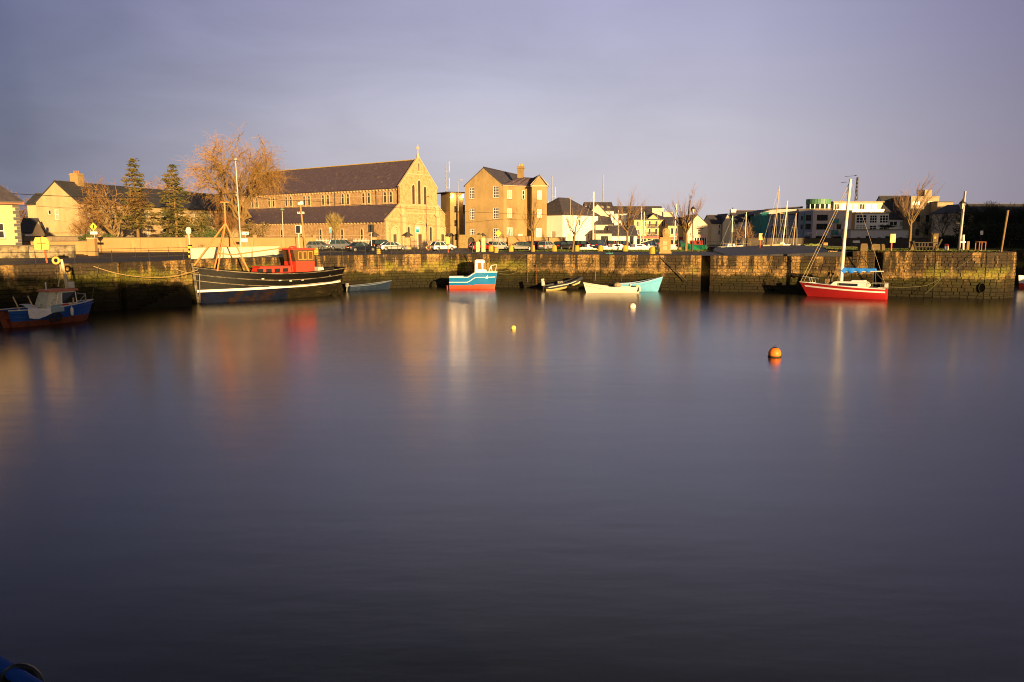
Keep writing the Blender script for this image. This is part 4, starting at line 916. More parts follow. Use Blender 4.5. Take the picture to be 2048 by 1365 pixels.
    t = house('steep_roof_house', 'white walled building under a tall steep black slate roof', 'house', (p.x, p.y), 0, w+2, 12, 6.5, 12.0, 'x', M('white_frame_render', (.6, .6, .6)), SLATE_D, front=[(1.0, 4.8, 1.8, 1.0, 'double'), (3.4, 4.8, 1.8, 1.0, 'double', CURTAIN)], over=.25)
    # stone-clad modern block
    stn = M('buff_stone_cladding', (.34, .26, .16), .8, .15, 1.5, bump=.2)
    p = gp(1816, 183); w = gx(1873, 183)-p.x
    house('stone_block', 'modern buff stone block with lit strip windows, tree in front', 'apartment block', (p.x, p.y), radians(1), w, 11, 11.3, 11.5, 'flat', stn, CONC, front=[(1.3, 9.5, 1.9, .9, 'triple', BRIGHT), (4.9, 9.5, 1.9, .9, 'triple', BRIGHT)]+[(x, z, .9, 1.6, 'two') for x in (2.0, 4.2) for z in (5.6, 2.4)], fm=IRON, sm=None, over=.1, gutter=False)
    p = gp(1869, 180); w = gx(1901, 180)-p.x
    house('wedge_block', 'lower buff stone wedge with rising roof line beside the stone block', 'apartment block', (p.x, p.y), 0, w, 10, 10.0, 10.2, 'flat', stn, SLATE_D, over=.05, gutter=False)
    p = gp(1842, 186); house('roof_box', 'small buff plant room on top of the stone block', 'plant room', (p.x, p.y), 0, 1.7, 3, 1.4, 1.5, 'flat', stn, CONC, base=GZ+11.55, over=.03, gutter=False)
    # villa
    p = gp(1907, 160); w = gx(1946, 160)-p.x
    t = house('villa', 'cream villa with slate hipped roof and arched windows behind the lamp post', 'house', (p.x, p.y), radians(4), w, 8, 7.1, 8.9, 'hip', RENDER_C, SLATE, front=[(2.2, 4.8, .9, 1.6, 'arch'), (2.2, 2.2, .9, 1.6, 'arch')], over=.45)
    m = MB(); m.box(-.08, w+.08, -.08, 0, 4.2, 4.4); [m.box(x, x+.55, -.06, .0, -.2, 6.8) for x in (0, w-.55)]; m.build('string_course', DRESS, t)
    # the hill of roofs and the big buildings out of frame that shade the far bank
    p = gp(1958, 175); house('shed', 'long dark roofed shed above the trees at the right edge', 'shed', (p.x, p.y), radians(4), 24, 10, 6.5, 9.6, 'x', DWALL, SLATE_D, gutter=False)
    house('apartment_block', 'broad rendered apartment block on the right bank', 'apartment block', (165, 82), radians(90), 40, 78, 16.2, 16.5, 'flat', RENDER_C, CONC, gutter=False)
    house('harbour_warehouse', 'long slate roofed stone warehouse across the water', 'warehouse', (-15, -26), 0, 28, 9, 10.2, 13.2, 'x', STONE, SLATE, base=1.5)
offices()
# ------------------------------------------------------------------ walls and railings on the left bank
def wall_run(name, label, pts, h, thick, mat, cope=True, pier=None, base=GZ, cat='wall', capm=None, panel_len=None):
    t = thing(name, label, cat, (pts[0][0], pts[0][1], base)); O = Vector((pts[0][0], pts[0][1], 0))
    for (x0, y0), (x1, y1) in zip(pts, pts[1:]):
        d = Vector((x1-x0, y1-y0, 0)); L_ = d.length; a = atan2(d.y, d.x); c = Vector(((x0+x1)/2, (y0+y1)/2, 0))-O
        n = max(1, round(L_/panel_len)) if panel_len else 1
        for i in range(n):
            u = c+d*((i+.5)/n-.5)
            m = MB(); m.obox((0, 0, h/2-.1), L_/n-(.03 if n > 1 else 0), thick, h+.2); m.build('wall_panel', mat, t, u, a)
        if cope: m = MB(); m.obox((0, 0, h+.05), L_, thick+.14, .1); m.build('coping', capm or COPE, t, c, a)
        if pier:
            k = max(1, round(L_/pier))
            for i in range(k+1):
                p = Vector((x0, y0, 0))+d*(i/k)-O; m = MB(); m.box(-.28, .28, -.28, .28, -.2, h+.22); m.box(-.36, .36, -.36, .36, h+.22, h+.36); m.lathe([(.3, h+.36), (.02, h+.5)], n=4); m.build('pier', mat, t, p, a)
    return t
A = lambda px, Y: tuple(gp(px, Y).xy)
wall_run('boundary_wall', 'long cream rendered boundary wall in front of the conifers and big tree', [A(186, 116), A(376, 119), A(628, 133)], 2.15, .3, WALLC, pier=13, panel_len=6)
wall_run('boundary_wall', 'stepped cream wall with dark capped gate pillar near the lifebuoy board', [A(47, 96), A(178, 101)], 1.75, .3, WALLC, panel_len=5)
wall_run('boundary_wall', 'low stained stone wall below the white cottage, along the left road', [A(-140, 84), A(150, 89.5)], 1.35, .4, M('stained_wall', (.30, .24, .14), .9, .3, 1.2, col2=(.07, .055, .035), thr=(.44, .58), bump=.5), panel_len=4.5)
t = thing('gate_pillar', 'square cream gate pillar lit at the end of the lower wall', 'gate pillar', (*A(185, 97), GZ)); m = MB(); m.box(-.45, .45, -.35, .35, -.1, 2.1); m.build('shaft', WALLC, t); m = MB(); m.box(-.52, .52, -.42, .42, 2.1, 2.24); m.build('cap', DRESS, t)
wall_run('garden_wall', 'dark stone wall with pillar in front of the gabled house', [A(45, 112), A(168, 113)], 2.3, .35, M('garden_wall_stone', (.20, .15, .10), .9, .3, 1.4, bump=.5), pier=7.4, panel_len=4)
wall_run('parapet', 'white painted parapet wall along the quay beside the black boat', [A(382, 84), A(556, 95.5)], 1.12, .35, M('flaking_white_wall', (.66, .62, .50), .8, .15, 1.2, col2=(.24, .18, .10), thr=(.53, .66), bump=.3, stretch=(1, 1, .6)), cope=True, capm=M('parapet_coping', (.62, .52, .30), .8), panel_len=4)
wall_run('front_wall', 'low rendered wall with dark coping in front of the tall house', [A(1016, 152), A(1068, 153)], 2.3, .3, WALLC, panel_len=2.2)
wall_run('front_wall', 'low cream wall in front of the hipped white house', [A(1092, 158), A(1131, 159)], 2.0, .3, WALLC, panel_len=2.2)
wall_run('yard_wall', 'flat topped cream yard wall between church and drill tower', [A(899, 172), A(926, 172.5)], 3.2, .3, WALLC, cope=False)
wall_run('canal_wall', 'long dark stone canal wall across the back of the pier', [A(1482, 150), A(1750, 148), A(1935, 141)], 1.9, .5, DWALL, panel_len=5, capm=DWALL)
wall_run('canal_wall', 'dark wall with pale rail line at the foot of the right hand trees', [A(1935, 139), (96, 136)], 1.7, .5, DWALL, panel_len=5, capm=CONC)
# arched stone gate left of the tall house
def arch_gate():
    p = gp(917, 154); q = gp(962, 152); d = q-p; t = thing('stone_gateway', 'mossy stone gateway wall with dark arched opening left of the tall house', 'gateway', p, atan2(d.y, d.x)); L_ = d.length
    mt = M('mossy_gate_stone', (.34, .25, .10), .9, .35, 2, bump=.6); c = L_*.55; r = .85
    m = MB(); k = 10; pts = [(c+r*cos(pi-pi*i/k), 1.3+r*sin(pi-pi*i/k)) for i in range(k+1)]
    for y in (0, .5):
        m.poly([(0, y, -.1), (c-r, y, -.1)]+[(u, y, v) for u, v in pts[:k//2+1]]+[(c, y, 2.6), (0, y, 2.6)]); m.poly([(c, y, 2.6)]+[(u, y, v) for u, v in pts[k//2:]]+[(c+r, y, -.1), (L_, y, -.1), (L_, y, 2.6)])
    m.quad((0, 0, 2.6), (L_, 0, 2.6), (L_, .5, 2.6), (0, .5, 2.6)); m.quad((0, 0, -.1), (0, 0, 2.6), (0, .5, 2.6), (0, .5, -.1)); m.quad((L_, 0, -.1), (L_, .5, -.1), (L_, .5, 2.6), (L_, 0, 2.6))
    full = [(c-r, -.1)]+pts+[(c+r, -.1)]
    for a, b in zip(full, full[1:]): m.quad((a[0], 0, a[1]), (b[0], 0, b[1]), (b[0], .5, b[1]), (a[0], .5, a[1]))
    m.build('wall', mt, t); m = MB(); m.box(c-r-.05, c+r+.05, .3, .36, -.1, 2.15); m.build('door', DWOOD, t)
    for px in (897, 903, 958, 966):
        p = gp(px, 153); t = thing('gate_pier', {897: 'squat gate pier with pyramid cap beside the church corner', 903: 'second squat gate pier, right of the church corner', 958: 'capped stone pier at the left of the tall house gate', 966: 'capped stone pier at the right of the tall house gate'}[px], 'gate pier', (p.x, p.y, GZ))
        m = MB(); m.box(-.4, .4, -.4, .4, -.1, 2.3); m.build('shaft', mt, t); m = MB(); m.lathe([(.75, 2.3), (.7, 2.42), (.08, 2.95)], n=4); m.build('cap', DWALL, t)
arch_gate()
def railing(name, label, pts, h=1.1, step=3.0, rails=(.5, 1.05), mat=IRON, r=.035, base=GZ, cat='railing', top=False, rr=.022):
    t = thing(name, label, cat, (pts[0][0], pts[0][1], base)); O = Vector((pts[0][0], pts[0][1], 0))
    pm = MB(); pm.tube([(0, 0, -.1), (0, 0, h)], r, 5)
    if top: pm.sphere((0, 0, h+.04), .075, 6, 4)
    pme = pm.mesh('post', mat)
    for i, ((x0, y0), (x1, y1)) in enumerate(zip(pts, pts[1:])):
        d = Vector((x1-x0, y1-y0, 0)); L_ = d.length; n = max(1, round(L_/step)); P = Vector((x0, y0, 0))-O
        for k in range(n+1):
            if k == n and i < len(pts)-2: continue
            ob('post', pme, t, P+d*k/n)
        for z in rails: m = MB(); m.tube([P+Vector((0, 0, z)), P+d+Vector((0, 0, z))], rr, 4); m.build('rail', mat, t)
    return t
def along(poly, off):                      # a line set back from a quay edge
    out = []
    for i, (x, y) in enumerate(poly):
        a = poly[max(i-1, 0)]; b = poly[min(i+1, len(poly)-1)]; d = Vector((b[0]-a[0], b[1]-a[1])).normalized(); out.append((x-d.y*off, y+d.x*off))
    return out
QL = along(Q[3:], .9)
railing('quay_railing', 'thin two rail iron railing along the quay edge left of the black boat', QL[:2]+[(-33.6, 79.0)], step=3.4, h=1.15)
railing('quay_railing', 'thin iron railing with pale knobs along the quay right of the red wheelhouse', [(-24.3, 97.0), (-18, 102.7), (-12.5, 105.3)], step=1.75, top=True, h=1.0)
railing('quay_railing', 'short iron railing by the lifebuoy stand in front of the church gate', [(-16.5, 111.5), (-9.4, 113)], step=1.2, h=1.15)
railing('inner_railing', 'taller inner iron railing between the road and the quay, by the gate pillar', [A(196, 84), A(452, 101)], step=4.2, h=1.2)
railing('dock_railing', 'fine railing along the dock wall under the parked cars', [(9.6, 152.9), (45.4, 152.9)], step=1.6, h=1.0, base=GZ+.2, r=.03)
railing('dock_railing', 'pale post and rail fence at the right end of the dock', [A(1446, 140), A(1500, 141)], step=1.5, h=1.5, mat=M('pale_rail', (.32, .24, .12), .8), r=.05)
railing('road_railing', 'dark railing on the road side of the parked cars', [A(945, 133), A(1040, 135.5), A(1130, 141)], step=1.7, h=1.0)
def palisade(name, label, p, q, h, gap, mat):
    t = thing(name, label, 'fence', (p[0], p[1], GZ)); d = Vector((q[0]-p[0], q[1]-p[1], 0)); L_ = d.length; n = int(L_/gap); a = atan2(d.y, d.x); t.rotation_euler = (0, 0, a)
    m = MB(); m.box(-.032, .032, -.012, .012, .1, h-.12); m.add([(-.032, 0, h-.12), (.032, 0, h-.12), (0, 0, h)], ((0, 1, 2),)); me = m.mesh('pale', mat)
    for i in range(n): ob('pale', me, t, (i*gap, 0, 0))
    for z in (.35, h-.45): m = MB(); m.box(0, L_, .014, .06, z, z+.06); m.build('rail', mat, t)
    for k in range(0, n, 12): m = MB(); m.box(-.06, .06, .06, .14, -.1, h-.1); m.build('post', mat, t, (k*gap, 0, 0))
palisade('palisade_fence', 'grey palisade fence in front of the church side wall', A(624, 139), A(742, 143), 2.0, .26, STEEL)
palisade('palisade_fence', 'low spiked railing in front of the church doors', A(822, 148), A(896, 149), 1.75, .22, IRON)
palisade('palisade_fence', 'spiked railing in front of the tall house', A(968, 150), A(1014, 151), 2.0, .22, STEEL)
def church_gate_pier(px, Y, lab):
    p = gp(px, Y); t = thing('church_gate_pier', lab, 'gate pier', (p.x, p.y, GZ)); m = MB(); m.box(-.55, .55, -.55, .55, -.1, 2.1); m.build('shaft', STONE, t)
    m = MB(); m.box(-.62, .62, -.62, .62, -.1, .35); m.build('plinth', DRESS, t); m = MB(); m.box(-.45, .45, -.45, .45, 2.1, 2.4); m.lathe([(1.05, 2.4), (1.0, 2.55), (.1, 3.1)], n=4); m.build('cap', DWALL, t)
church_gate_pier(815, 139, 'stone gate pier with wide cap before the church door')
church_gate_pier(749, 146, 'stone gate pier with dark cap right of the palisade fence')

# ------------------------------------------------------------------ trees
def branches(rnd, p, d, L_, r, lev, out, P):
    n = P['seg'] if lev < 3 else 3
    pts = [Vector(p)]; rs = [r]; dd = Vector(d).normalized()
    for i in range(n):
        wob = Vector((rnd.gauss(0, 1), rnd.gauss(0, 1), rnd.gauss(0, 1)))*P['wob']*(1+.25*lev)
        dd = (dd+wob+Vector((0, 0, P['up'][min(lev, len(P['up'])-1)]))).normalized()
        pts.append(pts[-1]+dd*L_/n); rs.append(r*(1-.5*(i+1)/n))
    out.append((lev, pts, rs))
    if lev >= P['lev']: return
    k = P['kids'][min(lev, len(P['kids'])-1)]
    for j in range(k):
        u = P['from'][min(lev, len(P['from'])-1)]; u = u+(1-u)*(j+rnd.random())/k
        if j == 0: u = 1
        i = min(int(u*n), n-1); f = u*n-i; q = pts[i].lerp(pts[i+1], f)
        ax = Vector((rnd.gauss(0, 1), rnd.gauss(0, 1), rnd.gauss(0, 1))); ax = dd.cross(ax)
        if ax.length < 1e-3: continue
        ang = rnd.uniform(*P['ang'])*(0.45 if j == 0 else 1)
        nd = Matrix.Rotation(ang, 3, ax.normalized()) @ dd
        branches(rnd, q, nd, L_*rnd.uniform(*P['len']), max(rs[min(i+1, n)]*.72, P['rmin']), lev+1, out, P)
def tree(name, label, p, h, seed, tr=.25, tm=BARK, cm=TWIG, group=None, z=GZ, lean=(0, 0), split=1, cat='tree', **kw):
    P = dict(lev=5, seg=4, kids=(4, 4, 4, 3, 3), len=(.55, .8), ang=(.35, .85), up=(.05, .06, .06, .03), wob=.09, rmin=.012, **{'from': (.45, .3, .25, .2)})
    P.update(kw); rnd = random.Random(seed); out = []
    stems = P.get('stems', 1); tl = P.get('trunk', .34)
    for s in range(stems):
        d = Vector((lean[0]+(rnd.gauss(0, .25) if stems > 1 else 0), lean[1]+(rnd.gauss(0, .25) if stems > 1 else 0), 1))
        branches(rnd, Vector((rnd.uniform(-.2, .2)*(stems > 1), rnd.uniform(-.2, .2)*(stems > 1), -.15)), d, h*tl, tr, 0, out, P)
    top = max(q.z for _, pts, _ in out for q in pts); k = h/top
    t = thing(name, label, cat, (p[0], p[1], z), 0, group)
    a = MB(); b = MB()
    for lev, pts, rs in out:
        pts = [q*k for q in pts]; m = a if lev <= split else b
        m.tube(pts, rs, 7 if lev == 0 else (5 if lev == 1 else 3), cap=False)
    a.build('trunk', tm, t, smooth=True); tag(b.build('crown', cm, t), kind='stuff')
    return t
def dome_tree(name, label, p, h, R, seed, tr=.4, bh=.25, n=(11, 9, 8, 6), cm=TWIG, z=GZ, droop=.3, low=.25, tw=.02, group=None):
    """a round-headed bare tree: limbs, boughs, branchlets and twigs that fill an uneven dome"""
    rnd = random.Random(seed); a = MB(); b = MB(); zc = h*.56; cen = Vector((0, 0, zc))
    lump = [(Vector((rnd.gauss(0, 1), rnd.gauss(0, 1), rnd.gauss(0, 1))).normalized(), rnd.uniform(.80, 1.04)) for _ in range(9)]
    def shell(d, k):
        d = d.normalized(); s = max(lump, key=lambda q: q[0].dot(d))[1]; hz = (h-zc) if d.z > 0 else (zc-h*low)
        return cen+Vector((d.x*R, d.y*R, d.z*hz))*k*s
    def path(p0, d0, p1, m, wob):
        L_ = (p1-p0).length; c = p0+d0*L_*.45; o = []
        for i in range(m+1):
            u = i/m; q = p0*(1-u)**2+c*2*u*(1-u)+p1*u*u
            if 0 < i < m: q = q+Vector((rnd.gauss(0, 1), rnd.gauss(0, 1), rnd.gauss(0, 1)))*wob*L_
            o.append(q)
        return o
    taper = lambda r0, r1, k: [r0+(r1-r0)*i/(k-1) for i in range(k)]
    g = lambda s: Vector((rnd.gauss(0, s), rnd.gauss(0, s), rnd.gauss(0, s)))
    a.tube([(0, 0, -.2), (.05, .02, h*bh*.5), (0, 0, h*bh)], [tr*1.25, tr, tr*.9], 9)
    for i in range(n[0]):
        an = 2*pi*(i+rnd.random()*.7)/n[0]; e = rnd.choice((-.15, .25, .55, .9, 1.4)); d = Vector((cos(an), sin(an), e)); p0 = Vector((0, 0, h*bh*rnd.uniform(.72, 1)))
        P = path(p0, Vector((cos(an)*.55, sin(an)*.55, .9)).normalized(), shell(d, .68), 7, .03); a.tube(P, taper(tr*.5, .07, 8), 6, cap=False)
        for j in range(n[1]):
            u = .35+.65*(j+rnd.random())/n[1]; k = min(int(u*7), 6); q0 = P[k].lerp(P[k+1], u*7-k); d2 = (P[k+1]-P[k]).normalized()
            Q_ = path(q0, (d2+g(.35)).normalized(), shell(d.normalized()+g(.38), rnd.uniform(.78, .93)), 5, .05); a.tube(Q_, taper(.075, .035, 6), 4, cap=False)
            for m in range(n[2]):
                u = .2+.8*(m+rnd.random())/n[2]; k = min(int(u*5), 4); r0 = Q_[k].lerp(Q_[k+1], u*5-k); out = (r0-cen).normalized()
                T = path(r0, ((Q_[k+1]-Q_[k]).normalized()+g(.5)).normalized(), r0+(out*.7+g(.6))*R*rnd.uniform(.10, .22)+Vector((0, 0, -droop*.25)), 4, .06); b.tube(T, taper(tw*1.7, tw, 5), 3, cap=False)
                for w in range(n[3]):
                    k = rnd.randrange(1, 5); L_ = R*rnd.uniform(.05, .12); v = (T[k]-T[k-1]).normalized()+g(.55); t1 = T[k]+v*L_*.6; t2 = t1+(v+Vector((0, 0, -droop*1.6)))*L_*.6
                    b.tube([T[k], t1, t2], [tw, tw*.8, tw*.5], 3, cap=False)
    t = thing(name, label, 'tree', (p[0], p[1], z), 0, group); a.build('trunk', BARK, t, smooth=True); tag(b.build('crown', cm, t), kind='stuff'); return t
# the great weeping tree by the church
dome_tree('weeping_tree', 'great bare weeping tree with golden brown twigs beside the church', gp(486, 139).xy, 21.7, 9.4, 5, tr=.62, bh=.27, n=(15, 9, 8, 6), cm=TWIGR, droop=.4, low=.24, tw=.0145)
dome_tree('bare_tree', 'wide bare tree behind the boundary wall left of the first conifer', gp(228, 124).xy, 12.6, 6.0, 21, tr=.3, bh=.22, n=(9, 7, 6, 4), cm=TWIG, droop=-.15, tw=.017)
tree('bare_tree', 'low spreading bare tree in front of the gabled house', gp(168, 121).xy, 6.4, 22, tr=.18, stems=3, lev=4, trunk=.34, kids=(4, 4, 4, 3), ang=(.4, .95), up=(0, .02, .04), cm=TWIG, rmin=.016)
dome_tree('bare_tree', 'rounded russet tree crown rising behind the terrace roof', gp(338, 172).xy, 17.6, 7.0, 23, tr=.4, n=(9, 7, 6, 5), cm=TWIGR, tw=.026)
dome_tree('bare_tree', 'distant grey tree above the white cottage roof', gp(38, 160).xy, 11.5, 5.5, 24, tr=.3, n=(8, 6, 6, 5), cm=TWIG, tw=.026)
tree('bare_tree', 'shrubby bare tree with dense low twigs at the foot of the weeping tree', gp(458, 137).xy, 8.0, 25, tr=.14, stems=5, lev=4, kids=(4, 4, 4, 3), cm=TWIG, rmin=.018, trunk=.4)
tree('young_tree', 'small upright yellowish tree in front of the church aisle', gp(669, 140).xy, 6.9, 26, tr=.2, stems=1, lev=4, trunk=.36, kids=(9, 5, 4, 3), ang=(.2, .5), up=(0, .12, .1, .06), cm=M('yellow_twigs', (.30, .22, .06), .9, .2, .5), rmin=.016, **{'from': (.6, .2, .2, .2)})
def fan_tree(name, label, p, h, R, seed, tr=.18, tf=.36, n=(7, 7, 6), cm=TWIGF, z=GZ, wind=0, lean=0, tw=.0085):
    """a young street tree: straight stem, limbs that rise in a fan, upright twigs"""
    rnd = random.Random(seed); a = MB(); b = MB(); g = lambda s: Vector((rnd.gauss(0, s), rnd.gauss(0, s), rnd.gauss(0, s)))
    W_ = lambda q: Vector((q.x+wind*(max(q.z/h-.3, 0))**1.6+lean*q.z/h, q.y, q.z)); T = lambda P: [W_(q) for q in P]
    a.tube(T([Vector((0, 0, -.2)), Vector((.04, .03, h*tf*.5)), Vector((-.02, 0, h*tf))]), [tr*1.15, tr*.9, tr*.75], 8)
    for i in range(n[0]):
        an = 2*pi*(i+rnd.random()*.6)/n[0]; k = rnd.uniform(.45, 1.05) if i > 1 else .12; s0 = Vector((0, 0, h*tf*rnd.uniform(.78, 1.0)))
        e = Vector((cos(an)*R*k*.92, sin(an)*R*k*.92, h*(.84-.24*k+rnd.uniform(-.05, .05)))); c = s0+Vector((cos(an)*R*k*.42, sin(an)*R*k*.42, (e.z-s0.z)*.42))
        P = [s0*(1-u)**2+c*2*u*(1-u)+e*u*u+(g(.05) if 0 < u < 1 else Vector()) for u in [m/7 for m in range(8)]]; a.tube(T(P), [tr*.45+(.028-tr*.45)*m/7 for m in range(8)], 5, cap=False)
        for j in range(n[1]):
            u = .25+.75*(j+rnd.random())/n[1]; m = min(int(u*7), 6); q = P[m].lerp(P[m+1], u*7-m); d = ((P[m+1]-P[m]).normalized()+Vector((cos(an), sin(an), 0))*.25+g(.30)+Vector((0, 0, .25))).normalized(); L_ = h*rnd.uniform(.12, .27)*(1.15-.45*u)
            B_ = [q, q+d*L_*.35+g(.03), q+(d+Vector((0, 0, .15)))*L_*.7+g(.04), q+(d+Vector((0, 0, .28)))*L_]; b.tube(T(B_), [tw*1.7, tw*1.4, tw*1.1, tw*.6], 3, cap=False)
            for w in range(n[2]):
                m = rnd.randrange(0, 3); q2 = B_[m].lerp(B_[m+1], rnd.random()); v = ((B_[m+1]-B_[m]).normalized()+g(.38)+Vector((0, 0, .3))).normalized(); l2 = h*rnd.uniform(.04, .10); b.tube(T([q2, q2+v*l2*.5, q2+(v+Vector((0, 0, .12)))*l2]), [tw, tw*.8, tw*.45], 3, cap=False)
    t = thing(name, label, 'tree', (p[0], p[1], z)); a.build('trunk', BARK, t, smooth=True); tag(b.build('crown', cm, t), kind='stuff'); return t
QT = dict(lev=4, trunk=.42, kids=(7, 5, 4, 3), ang=(.25, .6), up=(0, .10, .09, .06), cm=TWIGR, rmin=.013)
fan_tree('quay_tree', 'slim bare tree in front of the tall house bay', gp(1064, 120).xy, 9.0, 2.5, 31, tr=.17, n=(7, 6, 5), cm=TWIG, wind=.8)
fan_tree('quay_tree', 'leaning bare tree beside the red post in front of the white house', gp(1145, 120).xy, 8.0, 3.0, 32, tr=.15, n=(7, 6, 5), lean=.9, wind=1.0)
fan_tree('quay_tree', 'bare tree with upright reddish twigs in front of the white row', gp(1254, 122).xy, 10.2, 3.5, 33, tr=.2, n=(10, 9, 7), wind=.9)
fan_tree('quay_tree', 'broad bare tree behind the stone monument and ornate lamp', gp(1372, 124).xy, 10.4, 4.0, 34, tr=.24, tf=.32, n=(12, 9, 7), wind=.5)
fan_tree('quay_tree', 'windswept bare tree on the pier leaning right behind the mooring stage', gp(1819, 100).xy, 10.0, 3.0, 35, tr=.17, tf=.36, z=5.1, n=(9, 9, 8), wind=2.6)
tree('bare_bush', 'dark round bare tree in front of the white chimney house', gp(1490, 152).xy, 5.4, 36, tr=.16, stems=4, lev=4, kids=(4, 4, 4, 3), cm=TWIG, rmin=.016, trunk=.34)
tree('bare_tree', 'dark bare tree in front of the buff wedge block', gp(1882, 146).xy, 8.0, 37, tr=.25, stems=2, lev=5, kids=(4, 4, 4, 3, 3), cm=DARKLEAF, rmin=.018)
tree('bare_tree', 'thin leaning sapling in front of the teal office panels', gp(1665, 150).xy, 6.0, 38, tr=.09, lev=3, trunk=.5, kids=(6, 4, 3), cm=TWIG, rmin=.014)
for k, (px, Y, h, sd, lab) in enumerate(((1952, 150, 9.2, 41, 'bare dark tree with twiggy outline right of the villa'), (1985, 146, 9.0, 42, 'large dark tree with fine twigs against the sky at the right'), (2026, 142, 8.6, 43, 'dark tree at the right edge behind the leaning pole'), (1972, 138, 6.0, 44, 'lower dark tree in front of the right hand trees'))):
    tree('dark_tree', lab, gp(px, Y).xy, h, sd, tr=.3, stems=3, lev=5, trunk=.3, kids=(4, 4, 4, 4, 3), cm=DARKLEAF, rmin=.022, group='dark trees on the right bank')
def leaf_cloud(m, rnd, c, r, n, s):
    for _ in range(n):
        v = Vector((rnd.gauss(0, 1), rnd.gauss(0, 1), rnd.gauss(0, 1))); v.normalize(); v *= rnd.random()**.45
        p = Vector((c[0]+v.x*r[0], c[1]+v.y*r[1], c[2]+v.z*r[2])); q = Vector((rnd.gauss(0, 1), rnd.gauss(0, 1), rnd.gauss(0, .7))).normalized(); e = q.orthogonal().normalized()*s*rnd.uniform(.5, 1.1); f = q.cross(e)*.55
        m.add([p-e, p+f, p+e, p-f], ((0, 1, 2, 3),))
def bush(name, label, p, r, seed, mat=LEAF, n=1500, s=.16, z=GZ, lumps=9):
    rnd = random.Random(seed); t = thing(name, label, 'bush', (p[0], p[1], z)); m = MB(); st = MB()
    for _ in range(lumps):
        c = (rnd.uniform(-1, 1)*r[0]*.65, rnd.uniform(-1, 1)*r[1]*.65, r[2]*rnd.uniform(.3, 1.35)); k = rnd.uniform(.35, .6)
        leaf_cloud(m, rnd, c, (r[0]*k, r[1]*k, r[2]*k), n//lumps, s); st.tube([(c[0]*.2, c[1]*.2, -.1), (c[0]*.6, c[1]*.6, c[2]*.5), c], [.07, .05, .02], 4)
    tag(m.build('foliage', mat, t), kind='stuff'); st.build('stem', BARK, t)
def conifer(name, label, p, h, r, seed, bare=.25, mat=CONIF, tiers=17):
    rnd = random.Random(seed); t = thing(name, label, 'tree', (p[0], p[1], GZ)); tr = MB(); tr.tube([(0, 0, -.1), (.08, 0, h*.4), (-.05, .05, h*.75), (0, 0, h*.98)], [.26, .2, .11, .03], 8); cr = MB()
    for i in range(tiers):
        u = i/(tiers-1); z = h*(bare+(1-bare)*u); rad = r*(1-u)**.8*rnd.uniform(.75, 1.15)*(.65 if u < .12 else 1)+.22
        k = rnd.randint(3, 5); a0 = rnd.uniform(0, 6.28)
        for j in range(k):
            a = a0+2*pi*j/k+rnd.uniform(-.4, .4); L_ = rad*rnd.uniform(.35, 1.3); e = Vector((cos(a)*L_, sin(a)*L_, -.12*L_+.1)); tip = Vector((0, 0, z))+e
            tr.tube([(0, 0, z), tip], [.05, .015], 3, cap=False)
            for s in range(int(9+24*L_)):
                w = rnd.random()**.6; c = Vector((0, 0, z))+e*w; sp = .34*(1.1-w*.5)
                q = c+Vector((rnd.gauss(0, sp), rnd.gauss(0, sp), rnd.gauss(0, .16)-.06)); d = Vector((cos(a)+rnd.gauss(0, .6), sin(a)+rnd.gauss(0, .6), rnd.gauss(-.15, .3))).normalized()*rnd.uniform(.18, .42); n = d.cross(Vector((rnd.gauss(0, 1), rnd.gauss(0, 1), rnd.gauss(0, 1)))).normalized()*.09
                cr.add([q-d, q+n, q+d, q-n], ((0, 1, 2, 3),))
    tr.build('trunk', BARK, t, smooth=True); tag(cr.build('crown', mat, t), kind='stuff')
conifer('conifer', 'tall narrow dark conifer behind the boundary wall, left one of the pair', gp(277, 125).xy, 14.3, 2.9, 51, bare=.28, tiers=15)
conifer('conifer', 'broader conifer with brownish needles standing on two stems', gp(354, 125).xy, 13.4, 4.2, 52, bare=.16, tiers=18)
bush('bush', 'bright evergreen bush above the wall right of the conifers', gp(424, 123).xy, (2.6, 1.2, 1.9), 61, LEAF, 2600, .17, GZ+.6)
bush('bush', 'olive bushy shrub growing behind the broad conifer', gp(388, 130).xy, (3.6, 2, 3.6), 62, CONIF, 3600, .2, GZ+.4)
bush('bush', 'brown shrub mass under the weeping tree', gp(508, 140).xy, (2.6, 2, 3.2), 63, M('brown_shrub', (.16, .11, .04), .9, .4, 1), 2200, .2, GZ)
bush('bush', 'low green bush on top of the stepped wall beside the road sign', gp(172, 112).xy, (1.2, .8, .9), 64, LEAF, 700, .12, GZ+1.4)
bush('bush', 'green hedge mound behind the wall under the bare tree', gp(220, 120).xy, (2.0, 1, .8), 65, LEAF, 1000, .14, GZ+1.5)
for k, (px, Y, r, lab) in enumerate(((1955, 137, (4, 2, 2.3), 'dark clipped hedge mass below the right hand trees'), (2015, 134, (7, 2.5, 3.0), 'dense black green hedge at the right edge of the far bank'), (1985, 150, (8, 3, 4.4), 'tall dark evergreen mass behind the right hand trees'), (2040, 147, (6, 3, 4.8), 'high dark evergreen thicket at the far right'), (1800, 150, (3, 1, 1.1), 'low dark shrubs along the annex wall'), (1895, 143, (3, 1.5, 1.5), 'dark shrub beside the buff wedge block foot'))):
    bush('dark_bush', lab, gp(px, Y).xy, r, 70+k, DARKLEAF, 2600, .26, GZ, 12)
bush('planting', 'trailing green planting along the annex roof edge', gp(1772, 177.5).xy, (2.6, .5, .5), 81, DARKLEAF, 700, .14, GZ+4.1)
